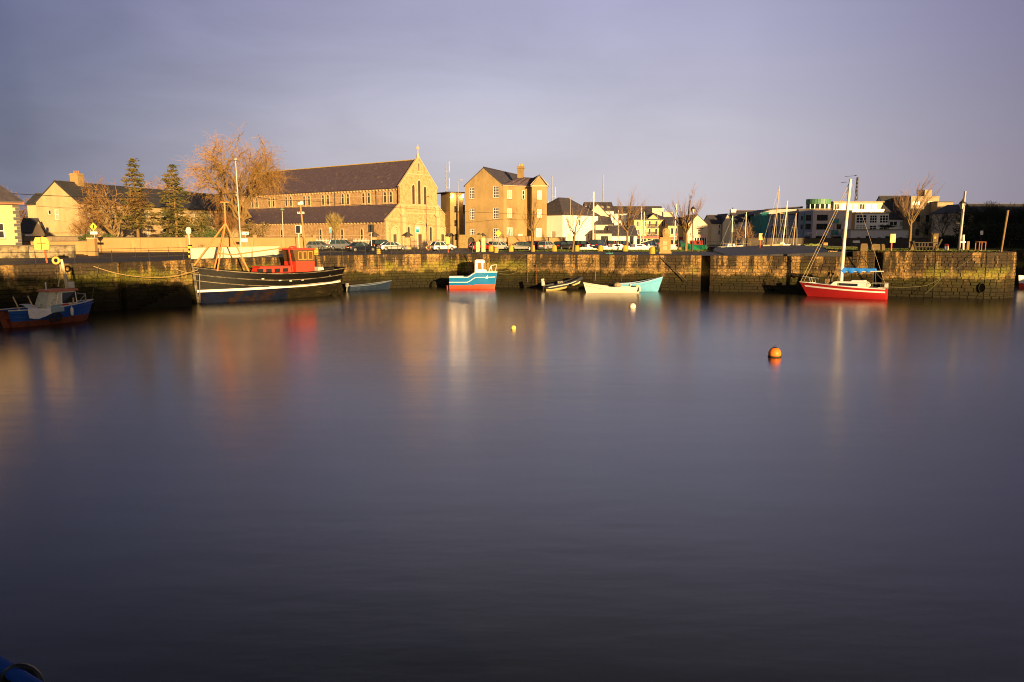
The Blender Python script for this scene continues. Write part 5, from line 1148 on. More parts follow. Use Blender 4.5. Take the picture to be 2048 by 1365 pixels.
# ------------------------------------------------------------------ poles, signs, cables
def pole(name, label, px, Y, pt, r0, r1, mat, lean=0, cat='pole', base=GZ):
    p = gp(px, Y, base); top = ay(px, pt, Y).z-base; t = thing(name, label, cat, (p.x, p.y, base))
    m = MB(); m.tube([(0, 0, -.2), (lean*.5, 0, top*.5), (lean, 0, top)], [r0, (r0+r1)/2, r1], 8); m.build('shaft', mat, t, smooth=True); return t, top
def tall_post():
    t, h = pole('street_light', 'tall grey street light post in front of the weeping tree', 482, 108, 322, .13, .07, STEEL, -.2, 'street light')
    m = MB(); m.lathe([(.12, h), (.3, h+.08), (.26, h+.3), (.05, h+.42)], (-.2, 0, 0), 10); m.build('lamp_head', STEEL, t)
    m = MB(); m.box(-.35, -.02, -.14, .14, h*.62, h*.62+.55); m.build('junction_box', STEEL, t)
    m = MB(); m.box(.1, 1.0, -.2, -.17, 1.6, 2.1); m.build('sign_plate', WHITE, t)
    t, h = pole('street_light', 'street light with angled arm beside the drill tower', 917, 150, 362, .12, .06, STEEL, 0, 'street light')
    m = MB(); m.tube([(0, 0, h-.05), (.35, 0, h+.1), (.9, 0, h+.12)], .05, 5); m.build('arm', STEEL, t); m = MB(); m.box(.35, 1.0, -.14, .14, h+.07, h+.2); m.build('lamp_head', STEEL, t)
    m = MB(); m.tube([(0, 0, 0), (0, 0, 7.2)], .17, 8); m.build('timber_sleeve', WOOD, t)
    t, h = pole('street_light', 'thin street light in front of the bright white house', 1140, 160, 396, .09, .05, STEEL, 0, 'street light')
    m = MB(); m.tube([(-.5, 0, h), (.6, 0, h+.08)], .05, 5); m.build('arm', STEEL, t)
    t, h = pole('street_light', 'green topped street light left of the leaning timber pole', 567, 132, 419, .1, .06, STEEL, 0, 'street light')
    m = MB(); m.lathe([(.1, h-.3), (.42, h-.1), (.38, h), (.06, h+.22)], n=10); m.build('lamp_head', M('dull_green_metal', (.16, .22, .12), .6), t)
    t, h = pole('street_light', 'thin lamp column with long arm behind the yellow building', 1314, 178, 424, .08, .05, STEEL, 0, 'street light')
    m = MB(); m.tube([(0, 0, h), (1.9, 0, h+.15)], .04, 5); m.box(1.5, 2.1, -.1, .1, h+.1, h+.22); m.build('arm', STEEL, t)
tall_post()
def utility_pole():
    p = gp(611, 131); t = thing('utility_pole', 'leaning orange brown timber pole with insulators and floodlight', 'utility pole', (p.x, p.y, GZ)); m = MB(); m.tube([(0, 0, -.2), (-.65, 0, 7.9)], [.19, .13], 9); m.build('shaft', M('tan_timber', (.38, .20, .08), .85, .2, 2, stretch=(1, 1, .2)), t, smooth=True)
    m = MB(); m.box(-1.15, -.0, -.08, .08, 6.1, 6.22); m.build('crossarm', OFFW, t)
    for x in (-1.1, -.85, -.35, -.08): m = MB(); m.lathe([(.05, 6.22), (.09, 6.34), (.04, 6.45)], (x, -.0, 0), 7); m.build('insulator', WHITE, t)
    m = MB(); m.box(-.95, -.6, -.25, .1, 7.6, 7.95); m.sphere((-.4, -.1, 7.9), (.3, .2, .35), 8, 6); m.build('floodlight', WHITE, t)
utility_pole()
def traffic_light(px, Y, lab, pt=452, two=False):
    p = gp(px, Y); k = (ay(px, pt, Y).z-GZ); t = thing('traffic_light', lab, 'traffic light', (p.x, p.y, GZ)); m = MB(); m.tube([(0, 0, -.1), (0, 0, k-.1)], .075, 7); m.build('post', M('pale_post', (.62, .58, .46), .5), t)
    for dx, s in ((-.28, -1), (.14, 1)) if two else ((-.12, -1), (.16, 1)):
        m = MB(); m.box(dx-.16, dx+.16, -.28, .02, k-1.15, k); b = m.build('signal_head', BLACKP, t)
        for j in range(3):
            z = k-.2-.36*j; v = MB(); v.lathe([(.13, -.3), (.135, -.46)], (dx, 0, z), 10, axis='y'); v.build('visor', BLACKP, b)
            l = MB(); l.lathe([(.11, -.285), (.10, -.30)], (dx, 0, z), 10, axis='y'); l.build('lens', M(('red_lens', 'amber_lens', 'green_lens')[j], ((.12, .01, .01), (.14, .06, .01), (.01, .09, .05))[j], .2), b)
    m = MB(); m.box(-.5, .5, .04, .06, k-1.25, k+.05); m.build('backing_board', WHITE if not two else BLACKP, t)
traffic_light(598, 128, 'traffic light with white edged board beside the leaning timber pole')
traffic_light(743, 128, 'black traffic light in front of the church aisle by the dark saloon', 450, True)
def sign(name, label, px, Y, py, shape, w, h, mat, pm=STEEL, base=GZ, post=.045, emblem=None, tilt=0, cat='sign', extra=None):
    p = gp(px, Y, base); z = ay(px, py, Y).z-base; t = thing(name, label, cat, (p.x, p.y, base)); m = MB(); m.tube([(tilt, 0, -.1), (0, 0, z+h*.3)], post, 6); m.build('post', pm, t)
    m = MB(); y0, y1 = -post-.04, -post-.012
    pts = {'box': [(-w/2, -h/2), (w/2, -h/2), (w/2, h/2), (-w/2, h/2)], 'diamond': [(0, -h/2), (w/2, 0), (0, h/2), (-w/2, 0)], 'round': [(w/2*cos(2*pi*i/20), h/2*sin(2*pi*i/20)) for i in range(20)], 'arch': [(-w/2, -h/2), (w/2, -h/2), (w/2, h*.2)]+[(w/2*cos(pi*i/8), h*.2+h*.3*sin(pi*i/8)) for i in range(1, 8)]+[(-w/2, h*.2)]}[shape]
    n = len(pts); m.add([(x, y0, z+q) for x, q in pts]+[(x, y1, z+q) for x, q in pts], [tuple(range(n)), tuple(range(2*n-1, n-1, -1))]+[(i, i+n, (i+1) % n+n, (i+1) % n) for i in range(n)])
    m.build('plate', mat, t)
    if emblem:
        for k, (em, polys) in enumerate(emblem):
            m = MB()
            for q in polys: m.poly([(x, y0-.004, z+v) for x, v in q])
            m.build('emblem', em, t)
    if extra: m = MB(); m.box(-extra[0]/2, extra[0]/2, y0, y1, z+extra[2]-extra[1]/2, z+extra[2]+extra[1]/2); m.build('sub_plate', extra[3], t)
    return t
rect = lambda a, b, c, d: [(a, c), (b, c), (b, d), (a, d)]
walker = [(BLACKP, [rect(-.05, .09, .12, .26), [(-.1, -.1), (.06, -.1), (.12, .12), (-.06, .12)], [(-.18, -.34), (-.08, -.34), (.06, -.1), (-.06, -.1)], [(.08, -.34), (.18, -.34), (.06, -.1), (-.04, -.1)]])]
sign('warning_sign', 'yellow diamond sign with black walking figure above a white plate', 190, 104, 454, 'diamond', 1.0, 1.15, YELLOWP, emblem=walker, extra=(.95, .36, -.82, WHITE))
sign('warning_sign', 'yellow diamond warning sign seen against the tall house', 997, 122, 467, 'diamond', .95, 1.1, YELLOWP)
arr = [(M('teal_blue_print', (.03, .30, .42), .5), [rect(-.34, .34, -.5, .12)]), (WHITE, [rect(-.2, .05, -.3, -.2), [(.0, -.38), (.2, -.25), (.0, -.12)]])]
sign('information_sign', 'blue and white sign on a white pole before the church doorway', 836, 138, 460, 'box', .76, 1.1, WHITE, pm=WHITE, emblem=arr, post=.06)
sign('round_sign', 'pale round sign on a thin post at the left end of the white parapet', 379, 88, 462, 'round', .62, .85, M('pale_sign', (.6, .6, .55), .5), pm=WHITE)
sign('direction_sign', 'white rounded sign with a small blue mark near the tall post', 492, 112, 467, 'box', 1.0, .42, WHITE, emblem=[(M('teal_blue_print', (.03, .30, .42)), [rect(.05, .3, -.1, .1)])])
sign('shop_sign_post', 'red disc sign on the front of the low yellow shops', 1352, 158, 470, 'round', .6, .6, REDP)
sign('blue_sign', 'small blue plate on a pole in front of the church wall', 662, 139.2, 462, 'box', .5, .75, M('sky_blue_plate', (.10, .32, .48), .5), extra=(.35, .16, .5, WHITE))
sign('blue_sign', 'small blue square notice in front of the gabled house', 98, 115, 459, 'box', .36, .55, M('sky_blue_plate', (.10, .32, .48)))
sign('notice', 'white notice on a dark post in front of the right hand hedge', 1961, 118, 466, 'box', .42, .62, WHITE, pm=IRON, base=GZ+.35)
sign('white_board', 'blank white board low on the canal wall behind the pier', 1712, 140, 484, 'box', 1.25, .42, WHITE, base=5.1)
def buoy_stand(px, Y, py, lab, base=GZ, box=True, tilt=0, s=1.0):
    p = gp(px, Y, base); z = ay(px, py, Y).z-base; t = thing('lifebuoy_post', lab, 'lifebuoy post', (p.x, p.y, base)); m = MB(); m.tube([(tilt, 0, -.1), (0, 0, z+.5*s)], .085, 7); m.build('post', M('orange_red_post', (.58, .10, .035), .55), t)
    if box:
        m = MB(); pts = [(-.5*s, -.45*s), (.5*s, -.45*s), (.55*s, .1*s), (.4*s, .42*s), (-.4*s, .42*s), (-.55*s, .1*s)] if s > 1 else [(-.3, -.5), (.3, -.5), (.3, .5), (-.3, .5)]
        n = len(pts); m.add([(x, -.26, z+q) for x, q in pts]+[(x, -.08, z+q) for x, q in pts], [tuple(range(n)), tuple(range(2*n-1, n-1, -1))]+[(i, i+n, (i+1) % n+n, (i+1) % n) for i in range(n)]); m.build('case', M('cream_case', (.74, .52, .12), .5), t)
        if s > 1: m = MB(); m.box(-.04, .04, -.275, -.262, z-.44*s, z+.38*s); m.box(-.4, .4, -.274, -.263, z-.03, z+.05); m.build('emblem', M('orange_red_post', (.58, .10, .035)), t)
buoy_stand(86, 72.3, 487, 'cream lifebuoy board with red cross on a leaning red post', tilt=.25, s=1.3)
buoy_stand(1520, 121, 474, 'yellow lifebuoy case on a red post beside the dock fence')
buoy_stand(1783, 90.5, 477, 'yellow lifebuoy case on a red post on the pier grass', base=5.0)
buoy_stand(896, 115, 482, 'pale lifebuoy case on a pinkish post in front of the white hatchback')
buoy_stand(1146, 137, 478, 'narrow bright red post beside the leaning quay tree', box=False)
t = thing('lifebuoy', 'orange lifebuoy hanging on the railing before the church', 'lifebuoy', (*gp(857, 113, GZ, 494).xy, GZ+.75)); m = MB(); m.torus((0, 0, 0), .3, .1, 'y', 18, 8); m.build('ring', M('lifebuoy_orange', (.75, .16, .03), .5), t, smooth=True); m = MB(); [m.bar((.28*cos(u), 0, .28*sin(u)), (.32*cos(u+.12), 0, .32*sin(u+.12)), .24, .24) for u in (0, 1.57, 3.14, 4.71)]; m.build('band', WHITE, t)
def ornate_lamp(px, Y, pt, base, lab):
    p = gp(px, Y, base); h = ay(px, pt, Y).z-base; t = thing('street_lamp', lab, 'street lamp', (p.x, p.y, base)); m = MB(); m.lathe([(.2, -.1), (.2, .25), (.13, .5), (.12, 1.3), (.07, 1.5), (.06, h-1.15), (.1, h-1.1)], n=10); m.build('column', IRON, t, smooth=True)
    m = MB(); m.lathe([(.15, h-1.05), (.33, h-.42)], n=6); m.build('lantern_glass', M('frosted_lantern', (.5, .48, .44), .4), t)
    m = MB()
    m.lathe([(.42, h-.44), (.38, h-.36), (.16, h-.12), (.05, h-.06), (.07, h), (.01, h+.16)], n=6); m.build('lantern_roof', IRON, t)
    for i in range(6): u = 2*pi*i/6; m = MB(); m.bar((.155*cos(u), .155*sin(u), h-1.08), (.345*cos(u), .345*sin(u), h-.4), .035); m.build('lantern_bar', IRON, t)
    m = MB(); m.tube([(-.3, 0, h-1.5), (.3, 0, h-1.5)], .025, 5); m.build('ladder_bar', IRON, t)
ornate_lamp(1384, 121, 413, GZ, 'ornate black lantern street lamp right of the broad quay tree')
ornate_lamp(1918, 91.5, 400, 5.1, 'ornate black lantern street lamp on the pier head')
def cable(name, label, pts3, sag, r=.025, mat=BLACKP, seg=16, cat='cable'):
    m = MB(); P = []
    for a, b in zip(pts3, pts3[1:]):
        a, b = Vector(a), Vector(b)
        for i in range(seg+1):
            u = i/seg; q = a.lerp(b, u); q.z -= sag*4*u*(1-u); P.append(q)
    m.tube(P, r, 5); return tag(m.build(name, mat), label, cat)
pu = Vector((gx(604, 131)-.1, 131, GZ+6.3))
cable('overhead_cable', 'thick black overhead cable crossing in front of the left houses to the tall post', [ay(-160, 372, 90), ay(477, 387, 108)], .9, .04)
cable('overhead_cable', 'black overhead cable from the tall post to the tall house gable', [ay(479, 388, 108), ay(606, 401, 131), ay(1092, 430, 160)], .35, .03)
cable('overhead_cable', 'thin lower cable from the cottage to the leaning timber pole', [ay(-40, 405, 92), ay(604, 428, 131)], .5, .02)

# ------------------------------------------------------------------ quay furniture
def bollard(label, px, Y, base=GZ, s=1.0, mat=LICHEN, grp=None):
    p = gp(px, Y, base); t = thing('stone_bollard', label, 'bollard', (p.x, p.y, base), random.Random(px).uniform(-.3, .3), grp)
    m = MB(); r = random.Random(px); m.lathe([(.40*s, -.1), (.42*s, .15*s), (.37*s, .8*s), (.33*s, .98*s), (.2*s, 1.06*s)], n=9)
    m.v = [(x+r.uniform(-.03, .03), y+r.uniform(-.03, .03), z+r.uniform(-.02, .02)) for x, y, z in m.v]; m.build('shaft', mat, t, smooth=True)
BL = ((982, 121, 'yellow lichened bollard in front of the silver hatchback'), (1022, 121, 'yellow lichened bollard in front of the black saloon'), (1065, 121, 'yellow lichened bollard at the foot of the slim quay tree'), (1109, 121, 'yellow lichened bollard in front of the silver compact car'), (1154, 121, 'yellow lichened bollard right of the leaning quay tree'), (1201, 121, 'yellow lichened bollard in front of the white motor yacht'), (1251, 121, 'yellow lichened bollard at the foot of the tree before the white row'))
for px, Y, lab in BL: bollard(lab, px, Y, s=.95, grp='yellow stone bollards along the grass')
for px, Y, lab, s in ((992, 112.5, 'short yellow mooring stone near the quay edge, left of centre', .75), (1305, 106, 'yellow mooring stone on the jetty edge left of the monument', .95), (632, 100, 'pale yellow mooring stone right of the red wheelhouse', .9), (757, 106, 'orange tinted mooring stone by the black traffic light', .7)): bollard(lab, px, Y, s=s)
for px, Y, lab, s in ((956, 118, 'pale stone gate post left of the red hatchback', 1.5), (967, 119, 'taller pale stone gate post in front of the red hatchback', 2.1)):
    p = gp(px, Y); t = thing('stone_post', lab, 'post', (p.x, p.y, GZ)); m = MB(); m.box(-.3, .3, -.25, .25, -.1, s); m.add([(-.3, -.25, s), (.3, -.25, s), (.3, .25, s), (-.3, .25, s), (0, 0, s+.18)], [(0, 1, 4), (1, 2, 4), (2, 3, 4), (3, 0, 4)]); m.build('shaft', M('pale_stone', (.52, .42, .22), .85, .2, 2, bump=.3), t)
pole('iron_post', 'dark slim iron post at the quay end of the railing', 945, 112, 487, .08, .07, IRON)
def monument():
    p = gp(1331, 109); t = thing('stone_monument', 'square stone monument with two inset plaques and boulder top on the jetty', 'monument', (p.x, p.y, GZ), radians(-12))
    m = MB(); m.box(-.72, .72, -.72, .72, -.1, 2.1); m.build('shaft', BRONZE, t); m = MB(); m.box(-.85, .85, -.85, .85, -.1, .25); m.box(-.78, .78, -.78, .78, 2.1, 2.25); m.build('plinth', BRONZE, t)
    for z in (.75, 1.45): m = MB(); m.box(-.38, .22, -.75, -.722, z-.24, z+.28); m.build('plaque', DRESS, t)
    r = random.Random(4); m = MB(); m.sphere((0, 0, 2.8), (.68, .6, .75), 11, 8); m.v = [(x*(1+r.uniform(-.12, .12)), y*(1+r.uniform(-.12, .12)), z+r.uniform(-.06, .06)) for x, y, z in m.v]; m.build('boulder', BRONZE, t)
monument()
DSTONE = M('weathered_pier_stone', (.12, .082, .036), .9, .3, 2, bump=.4, col2=(.10, .075, .04), thr=(.5, .65))
def blocks():
    for px, Y, w, h, lab in ((1726, 91.6, .85, 1.0, 'small worn stone block at the step of the pier wall'), (1754, 92.2, 1.55, .95, 'longer worn stone block with lichened end, left of the lifebuoy post')):
        p = gp(px, Y, 5.05); r = random.Random(px); t = thing('stone_block', lab, 'stone block', (p.x, p.y, 5.0)); m = MB(); m.loft([[(sx*w*.5*k+r.uniform(-.05, .05), sy*.42*k+r.uniform(-.05, .05), z) for sx, sy in ((-1, -1), (1, -1), (1, 1), (-1, 1))] for z, k in ((-.1, 1), (h*.75, 1), (h*.97, .85))]); m.build('body', DSTONE if w < 1 else DSTONE, t)
    p = gp(1650, 141, 5.1); t = thing('crate', 'small orange brown crate on the far side of the pier apron', 'crate', (p.x, p.y, 5.1)); m = MB(); [m.box(-.38, .38, -.3, -.27, z, z+.14) for z in (.0, .17, .34)]; m.box(-.36, .36, -.27, .3, 0, .46); m.build('boards', M('orange_timber', (.45, .20, .07), .8), t)
    p = gp(1893, 92.5, 5.14); t = thing('painted_bollard', 'white stone bollard with a red top beside the timber frame', 'bollard', (p.x, p.y, 5.1)); m = MB(); m.lathe([(.23, -.1), (.25, .3), (.22, .55)], n=10); m.build('shaft', OFFW, t, smooth=True); m = MB(); m.lathe([(.225, .55), (.2, .75), (.08, .85)], n=10); m.build('cap', REDP, t, smooth=True)
    p = gp(1866, 95, 5.14); t = thing('stone_plinth', 'square stone pillar with round plaque behind the timber frame', 'plinth', (p.x, p.y, 5.1)); m = MB(); m.box(-.4, .4, -.35, .35, -.1, 1.95); m.build('shaft', DSTONE, t); m = MB(); m.lathe([(.14, -.352), (.13, -.375)], (0, 0, 1.55), 14, axis='y'); m.build('plaque', LICHEN, t); m = MB(); m.box(-.46, .46, -.41, .41, 1.95, 2.05); m.build('cap', DSTONE, t)
    p = gp(1935, 96, 5.14); t = thing('timber_post', 'short stout timber post right of the pier lamp', 'post', (p.x, p.y, 5.1)); m = MB(); m.box(-.16, .16, -.16, .16, -.1, 1.1); m.build('shaft', WOOD, t)
    p = gp(1926, 93.5, 5.14); t = thing('timber_post', 'pale leaning timber post with white board beside the pier lamp', 'post', (p.x, p.y, 5.1)); m = MB(); m.tube([(.1, 0, -.1), (-.05, 0, 1.9)], [.11, .15], 7); m.build('shaft', OFFW, t); m = MB(); m.box(-.45, .2, -.2, -.16, .95, 1.1); m.build('board', WHITE, t)
    p = gp(1961, 99, 5.14); t = thing('tree_guard', 'square rusty tree guard frame on the pier grass', 'tree guard', (p.x, p.y, 5.0))
    for x in (-.4, .4):
        for y in (-.4, .4): m = MB(); m.box(x-.05, x+.05, y-.05, y+.05, -.1, 1.05); m.build('post', RUST, t)
    m = MB(); [m.box(-.45, .45, y-.04, y+.04, 1.05, 1.13) for y in (-.4, .4)]; [m.box(x-.04, x+.04, -.36, .36, 1.06, 1.12) for x in (-.41, .41)]; m.build('top_frame', RUST, t)
    t, h = pole('mooring_pole', 'pale leaning pole standing on the edge of the pier head', 2003, 86.3, 421, .10, .13, WOOD, .38, base=5.0); 
    p = gp(1846, 98, 5.14)
blocks()
def mooring_frame():
    p = gp(1852, 92.3, 5.14, 503); t = thing('mooring_stage', 'low dark timber mooring frame with slanting end posts on the pier head', 'mooring stage', (p.x, p.y, 5.08))
    tm = M('shaded_timber', (.035, .026, .016), .85, .3, 2, bump=.3)  # timber tone lowered to carry the shade on the pier
    def B(name, a, b, w, h): m = MB(); m.bar(a, b, w, h); m.build(name, tm, t)
    B('rail', (-1.45, 0, 1.0), (1.35, 0, 1.0), .14, .12); B('rail', (-1.4, 0, .5), (1.3, 0, .5), .16, .12)
    for x in (-.9, -.55, -.2, .15): B('baluster', (x, 0, .55), (x, 0, .97), .12, .16)
    B('end_post', (-1.15, -.1, -.1), (-1.62, 0, 1.2), .2, .2); B('end_post', (1.0, -.1, -.1), (1.75, 0, 1.42), .2, .2)
    for x in (-.9, -.5, -.1, .3, .7): B('leg', (x, 0, -.05), (x-.05, .25, .46), .14, .12); B('brace', (x+.02, -.2, -.05), (x+.1, 0, .45), .1, .1)
    for x, s in ((-1.75, 1), (1.25, -1)):
        m = MB(); m.add([(x-.3, -.2, -.05), (x+.3, -.2, -.05), (x+.3*s*.2, -.1, .85), (x-.3, .2, -.05), (x+.3, .2, -.05), (x+.3*s*.2, .1, .85)], [(0, 1, 2), (5, 4, 3), (0, 3, 4, 1), (1, 4, 5, 2), (2, 5, 3, 0)]); m.build('end_stone', DSTONE, t)
mooring_frame()
p = gp(380, 86); t = thing('hazard_post', 'black and yellow striped post at the left end of the white parapet', 'post', (p.x, p.y, GZ)); m = MB(); m.box(-.16, .16, -.16, .16, -.1, 1.5); m.build('shaft', BLACKP, t)
for i in range(3): m = MB(); m.box(-.17, .17, -.17, .17, .1+i*.5, .35+i*.5); m.build('stripe', YELLOWP, t)
# rope and net heaps, quay ropes
def coil(name, label, p, r, n, mat, seed, cat='rope'):
    rnd = random.Random(seed); m = MB(); pts = []
    for i in range(n*14):
        a = 2*pi*i/14+rnd.uniform(-.1, .1); rr = r*(.45+.55*rnd.random()); pts.append((rr*cos(a), rr*.7*sin(a), .06+.22*r*rnd.random()))
    m.tube(pts, .05, 5); o = m.build(name, mat); o.location = p; return tag(o, label, cat)
coil('rope_heap', 'small teal rope heap on the jetty edge', (*gp(1218, 104, GZ, 506).xy, GZ), .55, 4, M('teal_rope', (.05, .22, .24), .8), 1)
coil('rope_heap', 'tan rope heap on the quay above the yacht bow', (*gp(1664, 93.5, 4.95, 509).xy, 4.86), .6, 4, ROPE, 2)
coil('rope_heap', 'yellowish rope trailing on the far pier apron', (*gp(1624, 134, 5.1).xy, 5.05), 1.5, 3, M('green_rope', (.20, .24, .07), .9), 3)
coil('rope_heap', 'pale rope coil lying on the pier head grass', (*gp(1957, 89, 5.14).xy, 5.05), .5, 3, ROPE, 4)
# iron handrails that slant down the faces of the jetty and the pier
def slant(label, a, b):
    m = MB(); a, b = Vector(a), Vector(b); m.tube([a, b], .06, 6); t = thing('slanting_rail', label, 'handrail', a); m.v = [tuple(Vector(v)-a) for v in m.v]; m.build('bar', IRON, t)
    for k in (.12, .5, .9): q = (b-a)*k; m = MB(); m.tube([q, q+Vector((.1, .45, 0))], .035, 5); m.build('bracket', IRON, t)
slant('slanting iron handrail on the jetty wall right of the pale blue boat', ay(1324, 515, 97.75), ay(1374, 563, 96.6))
slant('slanting iron handrail on the pier wall beside the dark recess', ay(1722, 512, 89.2), ay(1764, 560, 87.6))
def wall_ladder(label, px, Y, y0, y1):
    a = ay(px, y0, Y); b = ay(px, y1, Y); t = thing('wall_chain', label, 'chain', a); m = MB(); n = max(3, int((a.z-b.z)/.16))
    for i in range(n):
        z = -(a.z-b.z)*i/n; m.torus((0, 0, z), .07, .02, 'y' if i % 2 else 'x', 8, 4)
    m.build('chain', RUST, t); c = MB(); c.box(-.1, .1, -.05, .12, -.05, .12); c.build('ring_plate', IRON, t)
for px, Y, y0, y1, lab in ((1073, 102.0, 532, 570, 'rusty mooring chain on the jetty wall left of the inflatable boat'), (1055, 102.5, 512, 566, 'weedy mooring chain right of the small blue and white boat')): wall_ladder(lab, px, Y, y0, y1)
# culvert and drain mouths, painted black inside, with their stone rims
def drain(label, px, py, Y, w, h):
    p = ay(px, py, Y); t = thing('drain_opening', label, 'drain', p, radians(-17)); m = MB(); k = 14; pts = [(w/2*cos(2*pi*i/k), h/2*sin(2*pi*i/k)) for i in range(k)]
    m.poly([(x, 0, z) for x, z in pts]); m.build('painted_hollow', M('hole_shade_black', (.002, .002, .002), 1, spec=0), t)  # flat black face stands for the darkness inside the opening
    m = MB(); o = [(x*1.18, z*1.14) for x, z in pts]; m.add([(x, -.06, z) for x, z in o]+[(x, -.06, z) for x, z in pts]+[(x, .1, z) for x, z in pts], [(i, (i+1) % k, k+(i+1) % k, k+i) for i in range(k)]+[(k+i, k+(i+1) % k, 2*k+(i+1) % k, 2*k+i) for i in range(k)]); m.build('rim', QUAY, t)
drain('dark oval culvert mouth low in the rounded pier head', 1964, 576, 85.0, .6, 1.0)
drain('small square drain hole near the water in the jetty wall', 1546, 580, 93.98, .4, .3)
# steps in the quay left of the black boat
def steps():
    p = Vector((-36.3, 72.2, 0)); d = Vector((Q[4][0]-Q[3][0], Q[4][1]-Q[3][1], 0)).normalized(); a = atan2(d.y, d.x); t = thing('quay_steps', 'dark worn stone steps descending the quay left of the black boat', 'steps', (p.x, p.y, 0), a)
    for i in range(9): m = MB(); m.box(1.2+i*.5, 1.2+(i+1)*.5+.1, -.3, .0, -.5, .15+i*.24); m.build('step', QUAY, t)
steps()
# ------------------------------------------------------------------ cars
CARP = {  # length, width, height, rear/front of cabin at the belt, rear/front of the roof, belt height, bonnet height, boot height
    'saloon': (4.75, 1.82, 1.45, .55, 3.55, 1.25, 2.65, .92, .88, .95), 'hatch': (4.2, 1.78, 1.50, .12, 3.35, .55, 2.4, .93, .90, .93),
    'suv': (4.5, 1.85, 1.75, .08, 3.55, .35, 2.7, 1.08, 1.02, 1.08), 'mpv': (4.4, 1.82, 1.72, .06, 3.85, .35, 2.7, 1.02, .95, 1.02), 'compact': (3.9, 1.7, 1.5, .10, 3.1, .45, 2.25, .92, .88, .92)}
WH = None
def wheel_meshes():
    global WH
    if WH: return WH
    m = MB(); m.lathe([(.20, -.11), (.30, -.11), (.325, -.07), (.325, .07), (.30, .11), (.20, .11)], n=16, axis='y'); r = MB(); r.lathe([(.21, -.105), (.19, -.115), (.05, -.09)], n=14, axis='y'); r.lathe([(.05, .09), (.19, .115), (.21, .105)], n=14, axis='y')
    sp = MB(); [sp.obox(None, .17, .02, .05, M=Matrix.Rotation(2*pi*i/5, 4, 'Y') @ Matrix.Translation((.11, yy, 0))) for i in range(5) for yy in (-.12, .12)]
    WH = (m.mesh('tyre', TYRE, True), r.mesh('rim', RIM, True), sp.mesh('spoke', RIM)); return WH
CM = {}
def car_mesh(kind, paint):
    key = (kind, paint.name)
    if key in CM: return CM[key]
    L_, Wd, Hh, ca, cb, ra, rb, belt, bon, boot = CARP[kind]; h = Wd/2
    low = .22; wx = (.82, L_-.86); wr = .37
    top = [(0.02, boot-.28), (.06, boot-.06), (.16, boot), (ca, belt if kind != 'saloon' else boot), (cb, belt-.0), (cb+.15, bon+.02), (L_-.35, bon-.14), (L_-.08, bon-.28), (L_, .52), (L_-.02, .34), (L_-.14, low)]
    bot = []
    for cx in reversed(wx):
        for i in range(9): a = pi*i/8; bot.append((cx+wr*cos(a), .30+wr*sin(a)*1.02))
    arch = []
    pts = top+[(p[0], max(p[1], low)) for p in bot]+[(.1, low), (0, .36)]
    def ring(y, k, dz): 
        xm = L_/2; return [(xm+(x-xm)*k, y, z if z < .6 else .6+(z-.6)*dz) for x, z in pts]
    m = MB(); m.loft([ring(-h, .965, .86), ring(-h*.955, .995, .97), ring(-h*.7, 1, 1), ring(h*.7, 1, 1), ring(h*.955, .995, .97), ring(h, .965, .86)])
    body = m.mesh('body', [paint], smooth=True, fix=True)
    g = MB(); hb, hr = h*.90, h*.72; zb = belt-.03; zt = Hh-.05
    g.loft([[(ca, -hb, zb), (cb, -hb, zb), (cb, hb, zb), (ca, hb, zb)], [(ra, -hr, zt), (rb, -hr, zt), (rb, hr, zt), (ra, hr, zt)]]); gl = g.mesh('window_glass', GLASSB)
    r = MB(); r.loft([[(ra-.06, -hr-.03, zt-.02), (rb+.06, -hr-.03, zt-.02), (rb+.06, hr+.03, zt-.02), (ra-.06, hr+.03, zt-.02)], [(ra+.05, -hr*.93, Hh), (rb-.25, -hr*.93, Hh), (rb-.25, hr*.93, Hh), (ra+.05, hr*.93, Hh)]])
    for s in (-1, 1):
        for (x0, x1) in ((ca, ra), (cb, rb)): r.bar((x0, s*hb*1.005, zb), (x1, s*hr*1.01, zt), .07, .06)
        for u in (.36, .66): xb = ca+(cb-ca)*u; xt = ra+(rb-ra)*u; r.bar((xb, s*hb*1.005, zb), (xt, s*hr*1.01, zt), .08, .04)
        r.box(cb-.5, cb-.3, s*(hb+.10)-.09, s*(hb+.10)+.09, zb+.03, zb+.17)
    rf = r.mesh('roof', paint)
    parts = {'body': body, 'window_glass': gl, 'roof': rf}
    for s, nm in ((-1, 'r'), (1, 'l')):
        t = MB(); t.box(-.015 if kind != 'saloon' else -.01, .22, s*h*.72-.17, s*h*.72+.17, boot-.30, boot-.10); parts['tail_light.'+nm] = t.mesh('tail_light', LAMPRED)
        f = MB(); f.box(L_-.42, L_-.04, s*h*.70-.18, s*h*.70+.16, bon-.36, bon-.20); parts['headlight.'+nm] = f.mesh('headlight', LAMPCLR)
    p = MB(); p.box(-.03, .02, -.27, .27, .62, .75); parts['number_plate'] = p.mesh('number_plate', PLATE)
    b = MB(); b.box(-.05, .12, -h*.86, h*.86, .30, .46); b.box(L_-.12, L_+.03, -h*.82, h*.82, .26, .40); parts['bumper'] = b.mesh('bumper', BLACKP)
    f = MB(); f.box(L_-.01, L_+.04, -.26, .26, .46, .58); parts['front_plate'] = f.mesh('number_plate', PLATE)
    gr = MB(); gr.box(L_-.10, L_-.0, -.4, .4, bon-.36, bon-.24); parts['grille'] = gr.mesh('grille', IRON)
    CM[key] = (parts, wx, h); return CM[key]
def paint(name, col, metal=.25): return M(name, col, .28, .05, 3, metal=metal, spec=.5)
